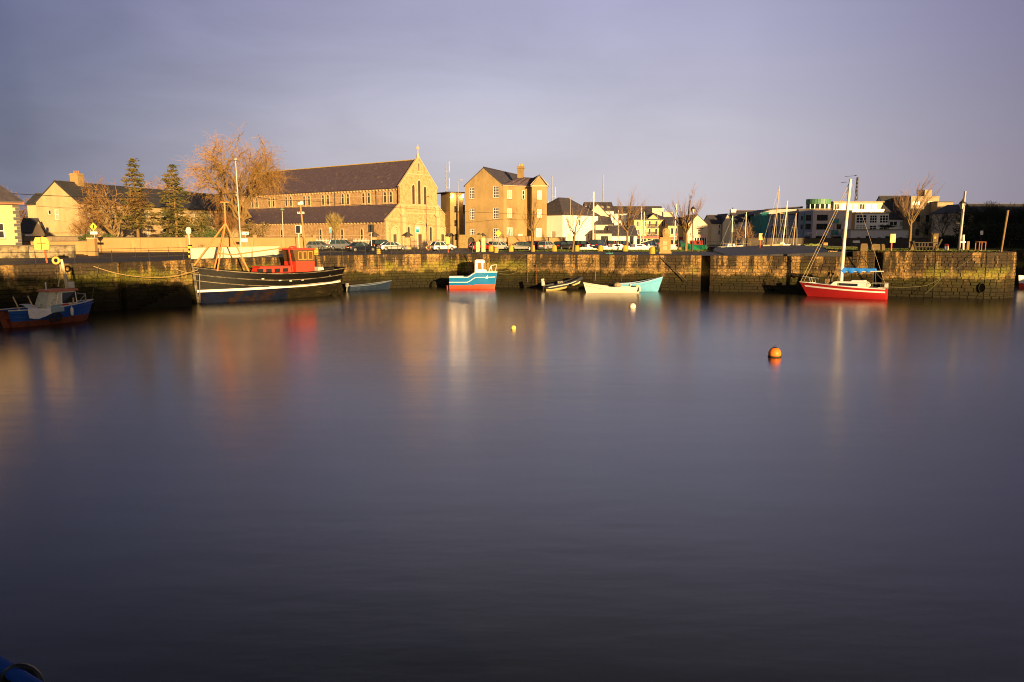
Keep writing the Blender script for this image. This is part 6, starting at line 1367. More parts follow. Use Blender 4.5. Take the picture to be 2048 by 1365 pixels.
PNT = {'navy': paint('navy_car_paint', (.010, .014, .03)), 'silver': paint('silver_car_paint', (.46, .46, .45), .4), 'white': paint('white_car_paint', (.70, .70, .69), 0), 'red': paint('red_car_paint', (.26, .012, .015)), 'black': paint('black_car_paint', (.010, .010, .011)), 'blue': paint('blue_car_paint', (.022, .035, .12)), 'grey': paint('grey_car_paint', (.22, .24, .27), .4)}
def car(label, px, Y, kind, col, ang, grp='cars parked along the harbour road', py=494):
    """px marks the middle of the car; ang is the heading"""
    parts, wx, h = car_mesh(kind, PNT[col]); L_ = CARP[kind][0]; p = gp(px, Y, GZ, py); a = radians(ang)
    t = thing('parked_car', label, 'car', (p.x-cos(a)*L_/2, p.y-sin(a)*L_/2, GZ+.012), a, grp)
    for k, me in parts.items(): ob(me.name.split('.')[0], me, t)
    ty, ri, sp = wheel_meshes()
    for x in wx:
        for s in (-1, 1):
            w = ob('wheel', ty, t, (x, s*(h-.13), .325)); ob('rim', ri, w); ob('spoke', sp, w)
car('dark navy saloon stopped at the black traffic light', 723, 120.0, 'saloon', 'navy', 40)
car('silver saloon behind the stone gate pier before the church', 785, 127.2, 'saloon', 'silver', 34)
car('white hatchback seen from behind, beside the church corner', 886, 126.3, 'hatch', 'white', 32)
car('black estate car half hidden left of the silver saloon', 764, 133.6, 'suv', 'black', 46)
car('pale car behind the palisade fence at the leaning pole', 638, 131.8, 'hatch', 'grey', -20)
car('pale blue grey car behind the palisade fence by the young tree', 686, 132.6, 'suv', 'grey', -12)
car('red hatchback with pale gate posts in front of it', 964, 126.3, 'hatch', 'red', 30)
car('silver hatchback right of the red hatchback', 997, 128.2, 'hatch', 'silver', 38)
car('black saloon facing the water right of the silver hatchback', 1039, 128.2, 'saloon', 'black', 196)
car('dark red hatchback behind the slim quay tree', 1072, 133.6, 'hatch', 'red', 46)
car('silver compact car behind the yellow bollard, before the white house wall', 1094, 132.6, 'compact', 'silver', 56)
car('black low car at the left end of the dock row', 1122, 135.4, 'saloon', 'black', 60)
car('navy hatchback with lit tail lamps behind the red post', 1140, 141.7, 'hatch', 'navy', 46)
car('black hatchback right of the leaning quay tree', 1164, 142.6, 'hatch', 'black', 56)
car('tall blue people carrier behind the white motor yacht', 1196, 142.6, 'mpv', 'blue', 60)
car('red car facing away behind the middle yacht', 1224, 148.0, 'hatch', 'red', 70)
car('blue hatchback behind the mast and bare tree', 1247, 148.0, 'hatch', 'blue', 56)
car('blue saloon in front of the red shopfronts', 1296, 149.8, 'saloon', 'blue', 46)
car('silver car left of the stone monument', 1319, 155.2, 'suv', 'silver', 56)
car('dark car right of the red disc sign', 1362, 155.2, 'hatch', 'navy', 46)

# ------------------------------------------------------------------ boats
def hull(m, L_, B, sheer, keel, half, n=26, mm=8, rake=.8, q=.55, mi=None, lap=0, flare=1.0, x0=0, srake=0, top=None):
    """half a hull mirrored: stations from stern t=0 to bow t=1, rows from keel u=0 to sheer u=1"""
    us = []
    for j in range(mm+1):
        us.append((j/mm, 0))
        if lap and 0 < j < mm: us.append((j/mm+.0004, lap))
    rings = []
    for i in range(n+1):
        t = i/n; s = sheer(t); k = keel(t); b = half(t)*B/2; R = []
        for u, o in us:
            z = k+(s-k)*u; y = b*(u**q)*(1+(flare-1)*u) if b > 0 else 0
            y = max(y+(o if b > .05 else 0), 0.0)
            x = x0+L_*t+rake*(u-.0)*t**5-srake*u*(1-t)**5
            R.append((x, y, z))
        rings.append(R)
    k = len(us); o = len(m.v)
    for R in rings: m.v += [(x, -y, z) for x, y, z in reversed(R)]+[(x, y, z) for x, y, z in R]
    w = 2*k
    for i in range(n):
        for j in range(w-1):
            u = us[k-1-j][0] if j < k else us[j-k][0]; u2 = us[max(k-2-j, 0)][0] if j < k else us[min(j-k+1, k-1)][0]
            zm = .5*(m.v[o+i*w+j][2]+m.v[o+i*w+j+1][2])
            m.f.append((o+i*w+j, o+i*w+j+1, o+(i+1)*w+j+1, o+(i+1)*w+j)); m.m.append(mi((u+u2)/2, zm, i/n) if mi else 0)
    m.f.append(tuple(o+j for j in reversed(range(w)))); m.m.append(mi(.7, .6, 0) if mi else 0)
    m.f.append(tuple(o+n*w+j for j in range(w))); m.m.append(mi(.7, .6, 1) if mi else 0)
    edge = [(R[-1][0], R[-1][1], R[-1][2]) for R in rings]
    return edge
def gunwale(m, edge, r=.05, dz=.02, both=True, mi=0, off=0):
    m.tube([(x, y+off, z+dz) for x, y, z in edge], r, 6, mi); m.tube([(x, -y-off, z+dz) for x, y, z in edge], r, 6, mi)
def deck(m, edge, dz, inset=.04, mi=0, t0=0, t1=1):
    n = len(edge); E = edge[int(t0*(n-1)):int(t1*(n-1))+1]
    for (x, y, z), (x2, y2, z2) in zip(E, E[1:]):
        a = max(y-inset, .001); b = max(y2-inset, .001); m.quad((x, -a, z-dz), (x2, -b, z2-dz), (x2, b, z2-dz), (x, a, z-dz), mi)
def boat(name, label, cat, bow, stern, roll=0, pitch=0, grp=None):
    """local x runs from the stern to the bow, z=0 is the water"""
    d = Vector((bow[0]-stern[0], bow[1]-stern[1])); t = thing(name, label, cat, (stern[0], stern[1], 0), atan2(d.y, d.x), grp); t.rotation_euler = (radians(roll), radians(pitch), atan2(d.y, d.x)); return t, d.length
cl = lambda v, a, b: max(a, min(b, v))
# -- the big black wooden boat
def black_boat():
    bow = az(398, 607, 0); stern = az(668, 590, 0)
    t, L_ = boat('fishing_boat', 'big black wooden fishing boat with red wheelhouse and white waterline stripe', 'fishing boat', bow.xy, stern.xy)
    K = M('black_tarred_planks', (.0045, .004, .0035), .5, .5, 3, stretch=(.5, 1, 5), col2=(.045, .036, .022), thr=(.64, .8), bump=.35, bscale=6, spec=.12)
    lowm = M('blue_antifouling', (.004, .007, .022), .8, .4, 1.6, spec=.05, col2=(.018, .009, .006), thr=(.48, .62)); wl = M('white_waterline', (.72, .68, .62), .6, .1, 3, col2=(.35, .2, .1), thr=(.66, .75)); weed = M('weedy_planks', (.012, .010, .006), .85, .5, 3, stretch=(.4, 1, 4), bump=.5, spec=.05, col2=(.07, .055, .024), thr=(.56, .70))
    sheer = lambda u: 2.72+.66*(u-.45)**2*3.4+(.38*u if u > .5 else .19-.25*(.5-u))
    keel = lambda u: -1.0+(1.5*(1-u/.22)**2 if u < .22 else 0)+(.9*((u-.9)/.1)**2 if u > .9 else 0)
    half = lambda u: (1-cl((u-.42)/.58, 0, 1)**2.6)*(1-.50*cl((.38-u)/.38, 0, 1)**2.2)
    wz = lambda u: 1.5-.25*u+.45*max(0, .3-u)
    def mi(u, z, tt): return 0
    m = MB(); edge = hull(m, L_, 4.7, sheer, keel, half, 40, 18, rake=.45, q=.42, lap=.05, srake=.9)
    # colours follow the painted bands
    o = []
    for f in m.f:
        zs = [m.v[i][2] for i in f]; xs = [m.v[i][0] for i in f]; z = sum(zs)/len(zs); x = sum(xs)/len(xs)/L_
        o.append(0 if z > wz(x)-.06 or len(f) > 6 else (1 if x > .42 else 3))
    m.m = o
    h = m.build('hull', [K, lowm, wl, weed], t, smooth=True)
    def band(z_of, r0, mat, name, w=.12):
        b = MB()
        for s in (-1, 1):
            P = []
            for i in range(41):
                u = i/40; z = z_of(u); k = keel(u); sh = sheer(u); v = cl((z-k)/(sh-k), .02, 1); y = max(half(u)*2.35*(v**.42), .02); P.append((L_*u+.45*v*u**5-.9*v*(1-u)**5, s*(y+.075), z))
            for p, q in zip(P, P[1:]): b.add([(p[0], p[1], p[2]-w/2), (q[0], q[1], q[2]-w/2), (q[0], q[1], q[2]+w/2), (p[0], p[1], p[2]+w/2), (p[0], p[1]-s*.06, p[2]-w/2), (q[0], q[1]-s*.06, q[2]-w/2), (q[0], q[1]-s*.06, q[2]+w/2), (p[0], p[1]-s*.06, p[2]+w/2)], [(0, 1, 2, 3), (0, 4, 5, 1), (3, 2, 6, 7)])
        b.build(name, mat, t)
    band(wz, .1, wl, 'waterline_stripe', .24)
    lt = M('worn_rubbing_strake', (.16, .13, .085), .7, .5, 3, stretch=(.5, 1, 1), col2=(.03, .027, .022), thr=(.45, .6))
    band(lambda u: sheer(u)-.08, .1, lt, 'rubbing_strake', .10); band(lambda u: sheer(u)-.78, .1, lt, 'rubbing_strake', .09); band(lambda u: sheer(u)-1.42, .1, lt, 'rubbing_strake', .08)
    m = MB(); deck(m, edge, .45, .1); m.build('deck', DWOOD, t)
    m = MB(); gunwale(m, edge, .07, 0); m.build('gunwale', K, t)
    m = MB(); m.bar((L_-.0, 0, -.9), (L_+.47, 0, sheer(1)+.35), .16, .24); m.build('stem_post', lt, t)
    m = MB(); m.bar((-.5, 0, -.9), (-1.0, 0, 2.0), .12, .5); m.build('rudder', weed, t)
    rd = M('wheelhouse_red', (.66, .045, .022), .5, .1, 2); 
    # wheelhouse well aft
    x0, x1, w, zb, zt = L_*.20, L_*.345, 1.28, 2.2, 5.35; zs = 4.05
    t.name = 'fishing_boat'
    m = MB(); m.box(x0, x1, -w, w, zb, zs); m.build('wheelhouse', rd, t); wh = t.children[-1]
    wm = M('brown_window_band', (.10, .05, .018), .5, .15, 2)
    m = MB(); m.loft([[(x0, -w+.02, zs), (x1, -w+.02, zs), (x1, w-.02, zs), (x0, w-.02, zs)], [(x0, -w+.05, zt), (x1+.3, -w+.05, zt), (x1+.3, w-.05, zt), (x0, w-.05, zt)]]); m.build('window_band', wm, wh)
    m = MB(); m.box(x0-.15, x1+.5, -w-.1, w+.1, zt, zt+.14); m.build('wheelhouse_roof', rd, wh)
    for xa, xb in ((x0+.2, x0+.75), (x0+.95, x0+1.4), (x0+1.55, x0+1.95)):
        m = MB(); m.box(xa, xb, w-.06, w+.03, zs+.25, zt-.25); m.build('pane', M('amber_pane', (.11, .06, .02), .12), wh)
        m = MB(); [m.box(a, b, w-.04, w+.045, c, d) for a, b, c, d in ((xa-.04, xa+.02, zs+.2, zt-.2), (xb-.02, xb+.04, zs+.2, zt-.2), (xa+.02, xb-.02, zs+.2, zs+.26), (xa+.02, xb-.02, zt-.26, zt-.2))]; m.build('window_frame', M('tan_frame', (.45, .27, .08), .6), wh)
    m = MB(); m.bar((x1+.25, w-.1, zb), (x1+.75, w-.1, zt+.1), .14, .1); m.build('brace', rd, wh)
    m = MB(); m.sphere((x1-.4, 0, zt+.22), (.5, .4, .18), 10, 5); m.build('roof_dome', rd, wh)
    # low red deckhouse forward of it
    a, b = L_*.36, L_*.64
    m = MB(); m.loft([[(a, -.95, 2.3), (b, -.8, 2.3), (b, .8, 2.3), (a, .95, 2.3)], [(a, -.9, 3.5), (b-.7, -.75, 3.5), (b-.7, .75, 3.5), (a, .9, 3.5)]]); m.box(a-.1, b-.6, -1.0, 1.0, 3.5, 3.6); dh = m.build('deckhouse', rd, t)
    for i in range(4): x = a+.55+i*.98; m = MB(); m.box(x, x+.62, .90, .985, 2.95, 3.36); m.build('pane', GLASS, dh)
    m = MB(); m.loft([[(x0-1.6, -.3, 2.3), (x0-.4, -.3, 2.3), (x0-.4, .95, 2.3), (x0-1.6, .95, 2.3)], [(x0-1.35, -.25, 3.35), (x0-.75, -.25, 3.35), (x0-.75, .85, 3.35), (x0-1.35, .85, 3.35)]]); m.build('engine_casing', OFFW, t)
    # orange tripod mast
    om = M('orange_mast_paint', (.62, .21, .06), .6, .15, 4); ap = Vector((L_*.80, .1, 8.2))
    for k, q in enumerate(((L_+.35, -.1, 3.75), (L_*.90, 1.15, 3.3), (L_*.69, 1.7, 2.7), (L_*.86, -1.2, 3.2))): m = MB(); m.tube([q, ap], .085, 7); m.build('mast_leg', om, t)
    m = MB(); m.tube([ap-Vector((0, 0, .3)), ap+Vector((0, 0, 2.2))], .09, 7); m.bar(ap+Vector((-.45, 0, 2.15)), ap+Vector((.45, 0, 2.15)), .1); m.bar(ap+Vector((0, -.3, 1.8)), ap+Vector((0, .3, 1.8)), .08); m.build('mast_head', om, t)
    m = MB(); m.tube([(L_*.86, -.2, 5.1), (L_*.75, -.2, 4.9), (L_*.36, -.2, 5.6)], .07, 6); m.build('boom', om, t)
    for x, z in ((L_*.62, 2.35), (L_*.5, 2.1), (L_*.42, 2.0), (L_*.33, 2.05), (L_*.1, 2.45)): m = MB(); y = half(x/L_)*2.35*cl(((z+1)/(sheer(x/L_)+1)), 0, 1)**.42; m.box(x-.14, x+.14, y-.1, y+.09, z-.05, z+.06); m.build('scupper', OFFW, t)
black_boat()
# -- blue cabin boat at the left
def blue_boat():
    bow = az(176, 640, 0); stern = az(22, 655, 0)
    t, L_ = boat('cabin_boat', 'blue and rust bottomed cabin boat with white tarpaulin and mast at the left', 'boat', bow.xy, stern.xy, 0)
    bl = M('royal_blue_paint', (.02, .09, .40), .4, .15, 2, col2=(.03, .06, .14), thr=(.6, .7)); rs = M('rust_antifouling', (.20, .05, .025), .75, .3, 2.5, col2=(.09, .035, .02), thr=(.5, .65))
    sheer = lambda u: 1.22+.42*u*u+.10*(1-u)**2; keel = lambda u: -.4+(.55*((u-.85)/.15)**2 if u > .85 else 0); half = lambda u: (1-cl((u-.45)/.55, 0, 1)**2.5)*(1-.35*cl((.3-u)/.3, 0, 1)**2)
    m = MB(); edge = hull(m, L_, 2.5, sheer, keel, half, 26, 12, rake=.55, q=.45, srake=.5); m.m = [1 if sum(m.v[i][2] for i in f)/len(f) < .52 else 0 for f in m.f]; m.build('hull', [bl, rs], t, smooth=True)
    m = MB(); gunwale(m, edge, .05, .02); m.build('gunwale', OFFW, t)
    m = MB(); gunwale(m, [(x, y*.995, z-.22) for x, y, z in edge], .035, 0, off=.02); m.build('rubbing_strake', bl, t)
    m = MB(); deck(m, edge, .12, .06, t0=.45); deck(m, edge, .55, .1, t1=.45); m.build('deck', M('pale_deck', (.5, .46, .38), .7), t)
    m = MB(); m.bar((-.15, 0, -.4), (-.62, 0, 1.2), .09, .55); m.build('rudder', rs, t)
    cm = M('grimy_cabin_white', (.62, .58, .44), .7, .2, 2, col2=(.26, .26, .11), thr=(.50, .62))
    a, b, z0, z1 = L_*.42, L_*.80, 1.15, 2.55
    m = MB(); m.loft([[(a-.35, -.85, z0), (b, -.8, z0), (b, .8, z0), (a-.35, .85, z0)], [(a+.15, -.72, z1), (b-.1, -.7, z1), (b-.1, .7, z1), (a+.15, .72, z1)]]); c = m.build('cabin', cm, t)
    rf = M('salmon_cabin_roof', (.52, .16, .08), .6, .15, 2); m = MB(); m.loft([[(a-.0, -.85, z1), (b+.15, -.82, z1), (b+.15, .82, z1), (a, .85, z1)], [(a+.1, -.78, z1+.16), (b+.1, -.75, z1+.16), (b+.1, .75, z1+.16), (a+.1, .78, z1+.16)]]); m.build('roof', rf, c)
    m = MB(); m.add([(a+1.05, -.795, z0+.45), (b-.1, -.775, z0+.45), (b-.16, -.735, z1-.12), (a+1.12, -.745, z1-.12)], [(0, 1, 2, 3)]); m.build('window', GLASS, c)
    m = MB(); [m.bar(p, q, .05) for p, q in (((a+1.0, -.81, z0+.42), (b-.05, -.79, z0+.42)), ((a+1.0, -.81, z0+.42), (a+1.1, -.75, z1-.08)), ((b-.05, -.79, z0+.42), (b-.12, -.75, z1-.08)))]; m.build('window_frame', WHITE, c)
    m = MB(); m.tube([(a+.3, -.80, z0+.1), (a+.55, -.80, z0+.25), (a+.75, -.78, z1-.25), (a+.9, -.76, z1-.1)], .035, 5); m.build('grab_rail', WHITE, c)
    m = MB(); m.loft([[(a-.9, -.5, z0-.1), (a-.3, -.5, z0-.1), (a-.3, .5, z0-.1), (a-.9, .5, z0-.1)], [(a-.85, -.45, z0+.22), (a-.35, -.45, z0+.22), (a-.35, .45, z0+.22), (a-.85, .45, z0+.22)]]); m.build('hatch', M('tan_hatch', (.35, .25, .14), .7), t)
    mx = a+2.05; mt = Vector((mx-.35, 0, 5.05))
    pm = M('cream_mast', (.66, .55, .34), .5); m = MB(); m.tube([(mx, 0, z1+.1), mt], .10, 8); m.build('mast', pm, t)
    for q in ((mx-1.0, -.4, z1+.35), (mx-.45, -.5, z1+.15), (mx+.45, .3, z1+.15)): m = MB(); m.tube([q, mt-Vector((0, 0, .25))], .035, 5); m.build('stay', pm, t)
    m = MB(); m.tube([(a+.15, -.3, z1+.16), (a+.15, -.3, z1+.75)], .05, 6); m.build('horn_post', OFFW, c)
    m = MB(); m.obox((mx+.1, -.32, z1+.45), .5, .08, .5, .1); m.build('radar_board', OFFW, t)
    m = MB(); m.torus(mt+Vector((-.5, -.1, -.08)), .24, .085, 'y', 18, 8); m.build('lifebuoy', M('yellow_lifebuoy', (.72, .46, .10), .6), t, smooth=True)
    m = MB(); [m.tube(q, .028, 5) for q in (((b, -.75, 1.5), (b+.75, -.6, 2.15), (b+1.1, -.1, 2.2), (b+.75, .6, 2.15), (b, .75, 1.5)), ((b+.75, -.6, 1.45), (b+.75, -.6, 2.15)), ((b+1.1, -.1, 1.5), (b+1.1, -.1, 2.2)))]; m.tube([(b+.05, -.72, z1-.2), (b+.75, -.6, 2.15)], .028, 5); m.build('bow_rail', STEEL, t)
    for x in (.28, 1.35): m = MB(); m.tube([(x+.25, -.6, 1.0), (x-.25, -.6, 2.35)], .05, 6); m.build('stern_gallows', M('tan_pipe', (.5, .38, .22), .5), t)
    m = MB(); m.tube([(.05, -.6, 2.2), (1.12, -.6, 2.32)], .03, 5); m.build('gallows_bar', IRON, t)
    # tarpaulin draped over the gunwale
    r = random.Random(9); m = MB(); nx, ny = 18, 9
    for i in range(nx+1):
        for j in range(ny+1):
            u, v = i/nx, j/ny; x = .75+u*2.75; yv = .5-1.75*min(v/.62, 1); drop = max(0, v-.62)*1.9*(1-.55*u); z = 1.36+.16*sin(u*7+v*3)*(.6)+.12*sin(v*9+u*4)*.6+.22*(1-u)*(1-v)-drop+r.uniform(-.02, .02)
            m.v.append((x+.1*sin(v*6), yv-.07*(v > .62)-.03*sin(u*12), z))
    for i in range(nx):
        for j in range(ny): m.f.append((i*(ny+1)+j, (i+1)*(ny+1)+j, (i+1)*(ny+1)+j+1, i*(ny+1)+j+1)); m.m.append(0 if i < 11 else 1)
    o = m.build('tarpaulin', [M('white_tarpaulin', (.72, .70, .68), .7, .12, 3, bump=.5, bscale=5), M('pale_blue_tarpaulin', (.26, .34, .38), .7, .12, 3)], t, smooth='all')
    m = MB(); m.lathe([(.02, -.36), (.11, -.28), (.12, .2), (.05, .32), (.03, .4)], (L_*.66, -1.34, .95), 10); m.build('fender', OFFW, t, smooth=True); m = MB(); m.tube([(L_*.66, -1.34, 1.33), (L_*.66, -1.25, 1.7)], .02, 4); m.build('fender_rope', ROPE, t)
    m = MB(); m.torus((L_*.47, -1.38, .62), .26, .10, 'y', 16, 7); m.torus((L_*.40, -1.36, .5), .22, .08, 'y', 14, 6); m.build('tyre_fender', TYRE, t)
    m = MB(); m.bar((L_*.72, -.95, 1.3), (L_*.73, -.95, 2.0), .09); m.build('bitt', M('tan_pipe', (.5, .38, .22)), t)
    m = MB(); m.sphere((L_*.63, -.6, 1.5), (.5, .3, .14), 10, 5); m.build('red_bundle', REDP, t)
blue_boat()
def striped_boat():
    p = gp(6, 63.5, 0, 640); t, L_ = boat('striped_boat', 'white boat with dark stripes cut off by the left edge', 'boat', (p.x-.4, p.y-.6), (p.x-5.4, p.y-4.0)); W_ = M('striped_white', (.55, .52, .45), .6, .15, 2)
    m = MB(); edge = hull(m, L_, 2.2, lambda u: 1.55+.1*u, lambda u: -.3, lambda u: 1-cl((u-.55)/.45, 0, 1)**3, 18, 10, rake=.4, q=.4); m.m = [1 if int((sum(m.v[i][2] for i in f)/len(f)+.3)/.25) % 2 == 0 else 0 for f in m.f]; m.build('hull', [W_, BLACKP], t, smooth=True)
    m = MB(); gunwale(m, edge, .05); m.build('gunwale', OFFW, t); m = MB(); deck(m, edge, .2); m.build('deck', OFFW, t)
striped_boat()
def small_dinghy():
    bow = az(776, 577, 0); stern = az(694, 580, 0); bow.y = min(bow.y, 99.6); stern.y = min(stern.y, 96.4)
    b = gp(777, 100, 0, 575); s = gp(696, 96.2, 0, 578)
    t, L_ = boat('rowing_boat', 'small dark blue open boat with outboard, right of the black boat', 'rowing boat', b.xy, s.xy); db = M('dark_blue_boat_paint', (.015, .028, .06), .5, .25, 2, col2=(.05, .07, .10), thr=(.58, .7))
    m = MB(); edge = hull(m, L_, 1.7, lambda u: .62+.45*u**2.5, lambda u: -.2, lambda u: (1-cl((u-.4)/.6, 0, 1)**2.3)*(1-.2*cl((.3-u)/.3, 0, 1)), 20, 8, rake=.5, q=.45); m.build('hull', db, t, smooth=True); m = MB(); gunwale(m, edge, .04); m.build('gunwale', M('grey_blue_rail', (.14, .17, .22), .5), t); m = MB(); deck(m, edge, .35, .08); m.build('bottom_boards', DWOOD, t)
    for x in (.9, 2.2, 3.3): m = MB(); m.box(x, x+.25, -.68, .68, .45, .5); m.build('thwart', WOOD, t)
    m = MB(); m.box(-.3, .05, -.16, .16, .55, 1.0); m.tube([(-.12, 0, .6), (-.2, 0, -.2)], .07, 6); m.build('outboard_motor', M('grey_outboard', (.2, .2, .21), .4), t)
small_dinghy()
# -- blue and white boat with red bottom
def inshore_boat():
    b = gp(989, 100.5, 0, 575); s = gp(899, 100.2, 0, 574)
    t, L_ = boat('inshore_boat', 'turquoise and white fishing boat with red bottom and small white wheelhouse', 'fishing boat', b.xy, s.xy); tq = M('turquoise_hull', (.007, .15, .38), .35, .08, 2); rb = M('red_antifouling', (.58, .07, .03), .6, .15, 2)
    sheer = lambda u: 1.55+.75*cl((u-.42)/.25, 0, 1)*(1-.0)+.12*u; sheer = lambda u: 1.55-.25*u+(.0 if u < .38 else .62*(3*cl((u-.38)/.22, 0, 1)**2-2*cl((u-.38)/.22, 0, 1)**3))+.25*u
    keel = lambda u: -.25; half = lambda u: (1-cl((u-.5)/.5, 0, 1)**2.4)*(1-.12*cl((.3-u)/.3, 0, 1))
    m = MB(); edge = hull(m, L_, 2.4, sheer, keel, half, 30, 14, rake=.35, q=.38); m.m = [1 if sum(m.v[i][2] for i in f)/len(f) < .55 else 0 for f in m.f]; m.build('hull', [tq, rb], t, smooth=True)
    m = MB(); gunwale(m, edge, .06, .02); m.build('gunwale', WHITE, t); m = MB(); gunwale(m, [(x-.02, y*.98, z-.62) for x, y, z in edge[:-1]], .05, 0, off=.03); m.build('rubbing_strake', WHITE, t); m = MB(); deck(m, edge, .4, .06); m.build('deck', OFFW, t)
    a, c = L_*.56, L_*.82; z0, z1 = 1.5, 3.7
    m = MB(); m.loft([[(a, -.85, z0-.1), (c+.2, -.75, z0-.1), (c+.2, .75, z0-.1), (a, .85, z0-.1)], [(a+.05, -.78, z1), (c-.25, -.7, z1), (c-.25, .7, z1), (a+.05, .78, z1)], [(a+.2, -.6, z1+.12), (c-.4, -.55, z1+.12), (c-.4, .55, z1+.12), (a+.2, .6, z1+.12)]]); w = m.build('wheelhouse', WHITE, t)
    for xa, xb in ((a+.35, a+.95), (a+1.15, a+1.5), (a+1.62, a+1.92)): m = MB(); m.add([(xa, -.845, 2.55), (xb, -.83, 2.55), (xb-.05, -.775, 3.42), (xa, -.79, 3.42)], [(0, 1, 2, 3)]); m.build('pane', M('amber_cabin_pane', (.22, .13, .04), .1), w)
    m = MB(); [m.bar(p, q, .06) for xa, xb in ((a+.35, a+.95),) for p, q in (((xa, -.87, 2.53), (xb, -.85, 2.53)), ((xa, -.87, 2.53), (xa, -.81, 3.44)), ((xb, -.86, 2.53), (xb-.05, -.8, 3.44)))]; m.build('window_frame', WHITE, w)
    m = MB(); m.tube([(a+.9, 0, z1), (a+.55, 0, z1+1.1)], .06, 6); m.tube([(a+1.2, 0, z1), (a+.85, 0, z1+.7)], .04, 6); m.build('exhaust', IRON, w)
    m = MB(); [m.tube(q, .035, 5) for q in (((c+.3, -.8, 2.2), (c+.65, -.75, 3.05), (L_+.25, -.1, 3.15), (L_+.15, -.05, 2.3)), ((c+.3, .8, 2.2), (c+.65, .75, 3.05), (L_+.25, .1, 3.15)), ((c+.62, -.75, 2.9), (c+.75, -.6, 2.25)))]; m.build('bow_rail', WHITE, t)
    m = MB(); m.bar((-.06, 0, -.3), (-.1, 0, .5), .08, .5); m.build('rudder', rb, t); m = MB(); [m.tube([(x, -1.0, 1.4), (x, -1.0, 1.75)], .04, 5) for x in (.5, 1.9)]; m.build('mooring_bitts', TEAL, t)
inshore_boat()
# -- inflatable boat, tilted bow up
def rib():
    b = gp(1166, 98.3, 0, 575); s = gp(1091, 97.4, 0, 575)
    t, L_ = boat('inflatable_boat', 'black and grey inflatable boat with yellow hull bottom, bow raised, and outboard', 'inflatable boat', b.xy, s.xy, 4, -8); dk = M('dark_tube', (.035, .036, .045), .55, .15, 3)
    for s_ in (-1, 1): m = MB(); m.tube([(0, s_*.75, .42), (.6, s_*.82, .42), (L_*.6, s_*.82, .5), (L_*.82, s_*.55, .68), (L_*.95, s_*.2, .85), (L_, 0, .88)], [.12, .24, .25, .25, .24, .22], 10); m.build('tube', dk, t, smooth=True)
    m = MB(); hull(m, L_*.93, 1.5, lambda u: .45+.35*u**2, lambda u: -.25+.5*u**3, lambda u: 1-cl((u-.5)/.5, 0, 1)**2.2, 18, 7, rake=.2, q=.6); m.m = [0]*len(m.f); m.build('hull', M('cream_yellow_hull', (.62, .50, .22), .5, .1, 2), t, smooth=True)
    m = MB(); [m.tube([(0.2, s_*1.06, .48), (L_*.6, s_*1.08, .56), (L_*.8, s_*.78, .72)], .05, 5) for s_ in (-1, 1)]; m.build('rub_strip', OFFW, t)
    m = MB(); m.box(1.6, 2.3, -.35, .35, .3, .95); m.build('console', BLACKP, t); m = MB(); m.loft([[(-.45, -.2, .7), (.0, -.2, .7), (.0, .2, .7), (-.45, .2, .7)], [(-.4, -.17, 1.35), (-.05, -.17, 1.3), (-.05, .17, 1.3), (-.4, .17, 1.35)]]); o = m.build('outboard_motor', M('grey_outboard', (.2, .2, .21)), t); m = MB(); m.tube([(-.2, 0, .7), (-.3, 0, -.3)], .09, 6); m.build('leg', IRON, o); m = MB(); m.box(-.4, -.05, -.17, .17, 1.35, 1.55); m.build('cowl', M('tan_cowl', (.5, .4, .2), .5), o)
    m = MB(); m.box(1.2, 3.0, -.5, .5, .28, .34); m.build('floor', DWOOD, t)
rib()
